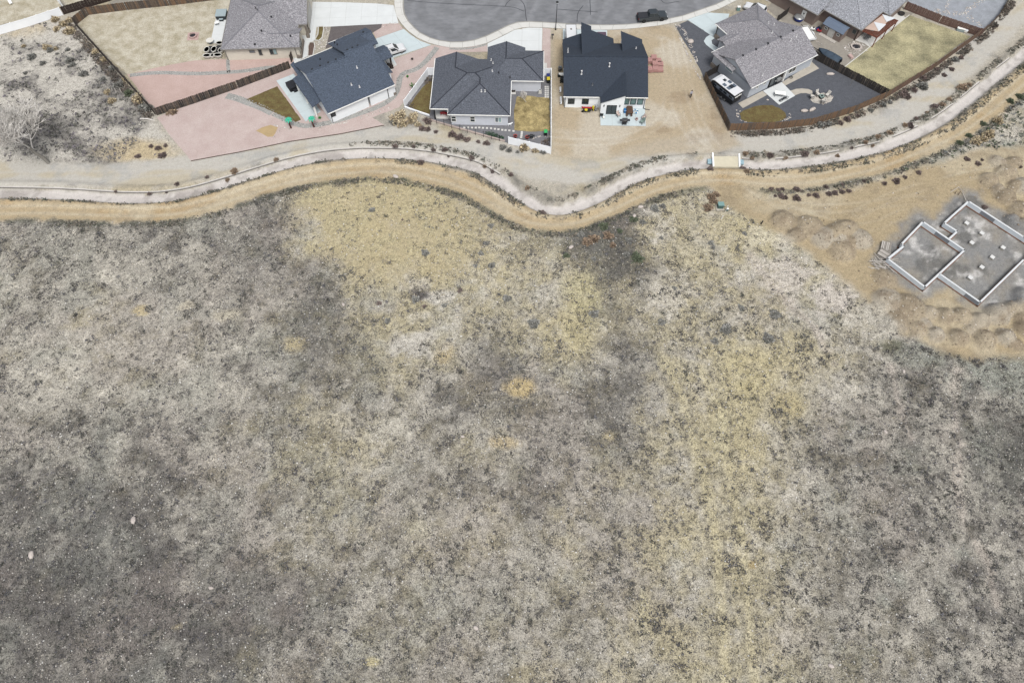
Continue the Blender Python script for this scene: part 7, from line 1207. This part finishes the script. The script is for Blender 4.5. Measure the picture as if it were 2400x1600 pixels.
for x, y, r in [(1640, 640, 1.0), (1740, 560, .9), (1900, 430, .9), (2200, 180, 1.0), (2300, 130, 1.0)]: bush(GRN, 17, x, y, r, 'dark green bush along the upper dirt track edge', 'green bushes by the track')
for x, y, r in [(1160, 380, .6), (1090, 460, .7), (1030, 460, .5), (860, 540, .6), (730, 585, .5), (690, 650, .5), (600, 640, .6), (310, 755, .5), (60, 750, .6), (1360, 250, .8), (1440, 230, .7), (1520, 170, .8), (1280, 310, .6), (1660, 40, .8), (1740, 10, .7), (450, 690, .5)]: bush(random.choice([BRN, RST]), 17, x, y, r, 'brown bush on the houses side of the canal past the bridge', 'brown bushes along the upper canal')
for x, y, r in [(110, 440, .7), (200, 430, .6), (330, 420, .7), (400, 380, .8), (520, 340, .6), (660, 280, .5), (800, 220, .6), (870, 190, .6), (1000, 110, .8), (1060, 130, .9), (1140, 60, .9), (1230, 20, .9)]: bush(random.choice([GRY, BRN]), 17, x, y, r, 'grey-brown bush at the foot of the warm brown fence', 'bushes along the brown fence')
for x, y, r in [(1400, 830, .8), (1480, 800, .7), (1250, 1040, .7), (1150, 960, .6), (1350, 960, .5), (960, 1080, .8), (700, 1270, .7), (900, 1180, .8), (500, 1420, .5)]: bush(random.choice([GRY, BRN]), 8, x, y, r, 'grey-brown bush outside the fence of the straw lawn', 'bushes outside the lawn fence')
for x, y, r in [(760, 240, 1.0), (960, 250, 1.1), (780, 370, .7), (960, 400, 1.1), (880, 300, .8)]: bush(YEL if y > 200 else RST, 1, x, y+40, r, 'tan bush in the cluster at the bent fence corner', 'tan bushes at the fence corner')
for x, y, r in [(1320, 720, .8), (1430, 830, .8), (1710, 1100, .7), (1900, 1380, 1.0), (1480, 1280, .6), (1540, 1400, .7), (650, 660, .7), (330, 640, .6), (770, 680, .6)]: bush(YEL, 1, x, y, r, 'pale yellow bush on the wild lot near the dark fence', 'yellow bushes on the wild lot')
for x, y, r in [(440, 800, .8), (590, 875, .7), (930, 690, .8), (1160, 1030, .7), (1560, 950, .9), (1420, 1100, .8), (1640, 1180, .9), (1950, 1480, 1.0), (2040, 1500, .9), (350, 1010, .5), (960, 840, .9), (1000, 900, .8), (700, 700, .7)]: bush(GRY, 1, x, y, r, 'grey rounded bush on the pale ground of the wild lot', 'grey bushes on the wild lot')
bush(GRN, 1, 1770, 1290, .9, 'bright green bush against the dark fence of the wild lot')
for x, y, r in [(2240, 1090, .7), (2180, 990, .6), (2080, 960, .7), (1900, 1100, .6), (2280, 950, .6), (590, 1080, .0)]:
    if r: bush(BRN, 15, x, y, r, 'purple-brown bush beside the corner of the pink gravel yard', 'brown bushes by the pink yard')
bush(RST, 14, 730, 490, .8, 'yellow-brown bush at the foot of the dividing fence'); bush(RST, 14, 1590, 1310, .55, 'rusty bush on the gravel road edge'); bush(RST, 14, 2160, 1150, .5, 'small orange bush on the canal lip near the pink yard')
for x, y, r in [(160, 960, .7), (190, 1010, .8), (120, 1090, .9), (220, 920, .6)]: bush(RST, 12, x, y, r, 'orange-brown bush behind the transformer box', 'brown bushes at the transformer')
for x, y, r in [(590, 560, .8), (640, 620, .7), (140, 580, .6), (620, 380, .7), (720, 420, .6), (960, 400, .7), (1440, 370, .8), (1180, 410, .6)]: bush(random.choice([BRN, RST]), 12, x, y, r, 'brown bush on the canal bank close to the slab bridge', 'bushes near the slab bridge')
for x, y, r in [(680, 560, .9), (560, 590, .8), (720, 640, .7), (500, 620, .8)]: bush(RST, 20, x, y, r, 'tan-orange bush in the dark brushy hollow below the track', 'tan bushes in the hollow')
for x, y, r in [(450, 560, 1.0), (640, 480, 1.0), (780, 520, 1.1), (860, 600, 1.2), (900, 420, 1.0), (980, 440, .9), (930, 750, 1.1), (840, 720, 1.0), (1080, 320, .9), (1150, 300, .8), (560, 760, .7), (320, 740, .8)]: bush(random.choice([GRY, GRY, GRN]), 20, x, y, r*.8, 'dark grey-green bush in the brushy hollow below the track', 'dark bushes in the hollow', .6)
for x, y, r in [(1570, 610, .8), (1590, 650, .7), (1140, 570, .7), (1860, 530, .6), (560, 1240, 1.2), (40, 1320, 1.1), (1140, 1300, .8), (1600, 1460, 1.0), (1700, 1360, 1.0), (2120, 1230, 1.0), (1830, 1170, .8), (2060, 1440, .9), (860, 1280, .5), (1250, 1010, .8)]: bush(GRY, 20, x, y, r*.9, 'grey-blue low bush standing apart on the straw-coloured field', 'grey bushes on the straw field', .5)
for x, y, r in [(1860, 880, .7), (2010, 880, .7), (1400, 760, .9), (1190, 450, .4), (910, 365, .6), (1310, 1180, .9), (970, 1210, .5), (1580, 1240, .7), (2000, 520, .7), (1960, 680, .7), (1910, 770, .7), (1390, 1245, .4), (1050, 1370, .7), (2150, 1180, .8), (1720, 1110, .5)]: bush(GRY if r > .55 else BRN, 18, x, y, r*.85, 'dark low bush on the straw-coloured knoll and its foot', 'dark bushes on the knoll', .5)
# hedge-like green plants behind the iron fence
q = in_polys([[Q(4, x, y) for x, y in [(1150, 1345), (1240, 1345), (1430, 1430), (1420, 1460), (1150, 1400)]]], 30, 8); tufts('ground_ivy', np.stack([q[:, 0], q[:, 1], np.full(len(q), .02)], -1), np.full(len(q), .2), np.full(len(q), .22), pick(len(q), [(58, 92, 66), (72, 104, 78), (50, 80, 60)]), 6, 'dark green ground plants behind the iron fence', 'plants', 1.2, .4, 12)
q = in_polys([[Q(4, x, y) for x, y in [(1880, 1500), (2040, 1440), (2045, 1540), (1900, 1530)]], [Q(4, x, y) for x, y in [(300, 640), (440, 560), (440, 660), (330, 700)]], [Q(4, x, y) for x, y in [(80, 990), (120, 930), (180, 1010), (150, 1030)]]], 16, 9); tufts('bed_weeds', np.stack([q[:, 0], q[:, 1], np.full(len(q), .02)], -1), np.full(len(q), .25), np.full(len(q), .3), pick(len(q), [(110, 96, 88), (92, 84, 78), (128, 116, 104)]), 6, 'brown dead plants in the fenced beds of the pale house', 'plants', 1.2, .35, 13)

# ------------------------------------------------------------------ BARE TREES
def tree(label, p, H_, bark, seed, lean=(0, 0), levels=5, r0=.3, spread=.6, name='bare_tree', kids=(3, 4), rmin=.004, trunk_m=None):
    r = random.Random(seed); t = thing(name, label, 'tree', (p[0], p[1], p[2] if len(p) > 2 else 0)); tr, cr = MB(), MB()
    def grow(a, d, L, rad, lv):
        rad = max(rad, rmin)
        pts = [a]; rr = [rad]; dd = d.copy()
        n = 3 if lv else 4
        for i in range(n): dd = (dd+Vector((r.gauss(0, .16), r.gauss(0, .16), r.gauss(.02, .10)))).normalized(); pts.append(pts[-1]+dd*L/n); rr.append(rad*(1-.42*(i+1)/n))
        (tr if lv == 0 else cr).tube(pts, rr, 7 if lv == 0 else 4 if lv < 3 else 3, False)
        if lv >= levels: return
        for k in range(r.randint(*kids)):
            s_ = r.uniform(.45, 1.); i = min(n-1, int(s_*n)); b = pts[i]+(pts[i+1]-pts[i])*(s_*n-i) if s_ < 1 else pts[-1]; a_ = r.uniform(0, 6.28); side = Vector((math.cos(a_), math.sin(a_), r.uniform(-.1, .45))); nd = (dd*(1-spread*.6)+side*spread).normalized(); grow(b, nd, L*r.uniform(.58, .8), rr[-1]*r.uniform(.55, .85), lv+1)
        grow(pts[-1], dd, L*.75, rr[-1], lv+1)
    grow(Vector((0, 0, -.1)), Vector((lean[0], lean[1], 1)).normalized(), H_*.3, r0, 0)
    tr.build('trunk', trunk_m or bark, t, True); cr.build('crown', bark, t); return t
mat('bark_pale', S(216, 212, 206, 1.2), .95, .12, 3); mat('bark_grey', S(150, 146, 138), .95, .2, 3)
tree('large bare whitish tree leaning over the wild lot', Q(15, 670, 1185), 17, M('bark_pale'), 11, (-.22, .12), 5, .36, .66, kids=(3, 5), rmin=.042, trunk_m=M('bark_grey')); tree('small bare young tree on the straw lawn', Q(4, 1722, 940), 3.4, M('bark_pale'), 5, (0, 0), 4, .06, .5, 'young_tree', rmin=.015); tree('bare sapling beside the black fence', Q(7, 1240, 1180), 2.6, M('bark_grey'), 6, (.1, 0), 3, .04, .4, 'young_tree', (1, 2))
for k, (x0, y0, x1, y1) in enumerate([(1930, 580, 2130, 605), (1560, 1180-1030, 1700, 1270-1030)]):
    if k == 0:
        a, b = Q(15, x0, y0, .1), Q(15, x1, y1, .1); o = MB().tube([(0, 0, .05), tuple((b-a)*.5+np.array([0, .15, .1])), tuple(b-a)], [.1, .12, .06], 6).build('fallen_branch', M('bark_pale')); o.location = tuple(a); tag(o, 'pale fallen branch below the fence corner of the wild lot', 'branch')
p = Q(15, 1620, 185); t = thing('wooden_ladder', 'old grey ladder lying on the slope by the dark fence', 'ladder', (p[0], p[1], .1), math.radians(-58))
for s_ in (-1, 1): part(t, 'rail', M('lumber_pale'), lambda b: b.beam((-1.3, s_*.4, .05+.05*s_), (1.3, s_*.4, .05+.05*s_), .08, .06))
for i in range(6): part(t, 'rung', M('lumber_grey'), lambda b: b.beam((-1.1+i*.44, -.4, .06), (-1.1+i*.44, .4, .06), .05, .05))
for zid, x, y, s_, lab in [(18, 1128, 57, .55, 'white boulder on the green verge of the dirt track'), (20, 960, 312, .5, 'flat pale boulder at the track edge of the hollow'), (20, 360, 665, .5, 'pale boulder in the scrub at the edge of the hollow'), (20, 905, 390, .45, 'long pale stone below the track in the hollow'), (0, 316, 1220, .55, 'pale lichen-yellow boulder in the dark scrub'), (0, 75, 1300, .6, 'pale boulder with a mossy top in the dark scrub'), (0, 1084, 1022, .3, 'small cream boulder beside a dark tuft'), (0, 1115, 1470, .4, 'cream boulder in the lower scrub'), (0, 2075, 1012, .35, 'cream egg-shaped boulder by the narrow trail'), (0, 2120, 868, .35, 'tan boulder below the spoil heaps'), (0, 804, 712, .35, 'cream boulder at the foot of the straw knoll'), (0, 1945, 1560, .4, 'cream boulder on the pale grass'), (12, 2060, 738, 0, ''), (0, 495, 1377, .35, 'pale boulder among grey tufts')]:
    if s_: p = Q(zid, x, y); p[2] = float(ground_z(np.array([p[0]]), np.array([p[1]]))[0])-.05; boulder(p, (s_*1.1, s_*.85, s_*.7), lab, random.uniform(0, 3), v=random.randrange(4))
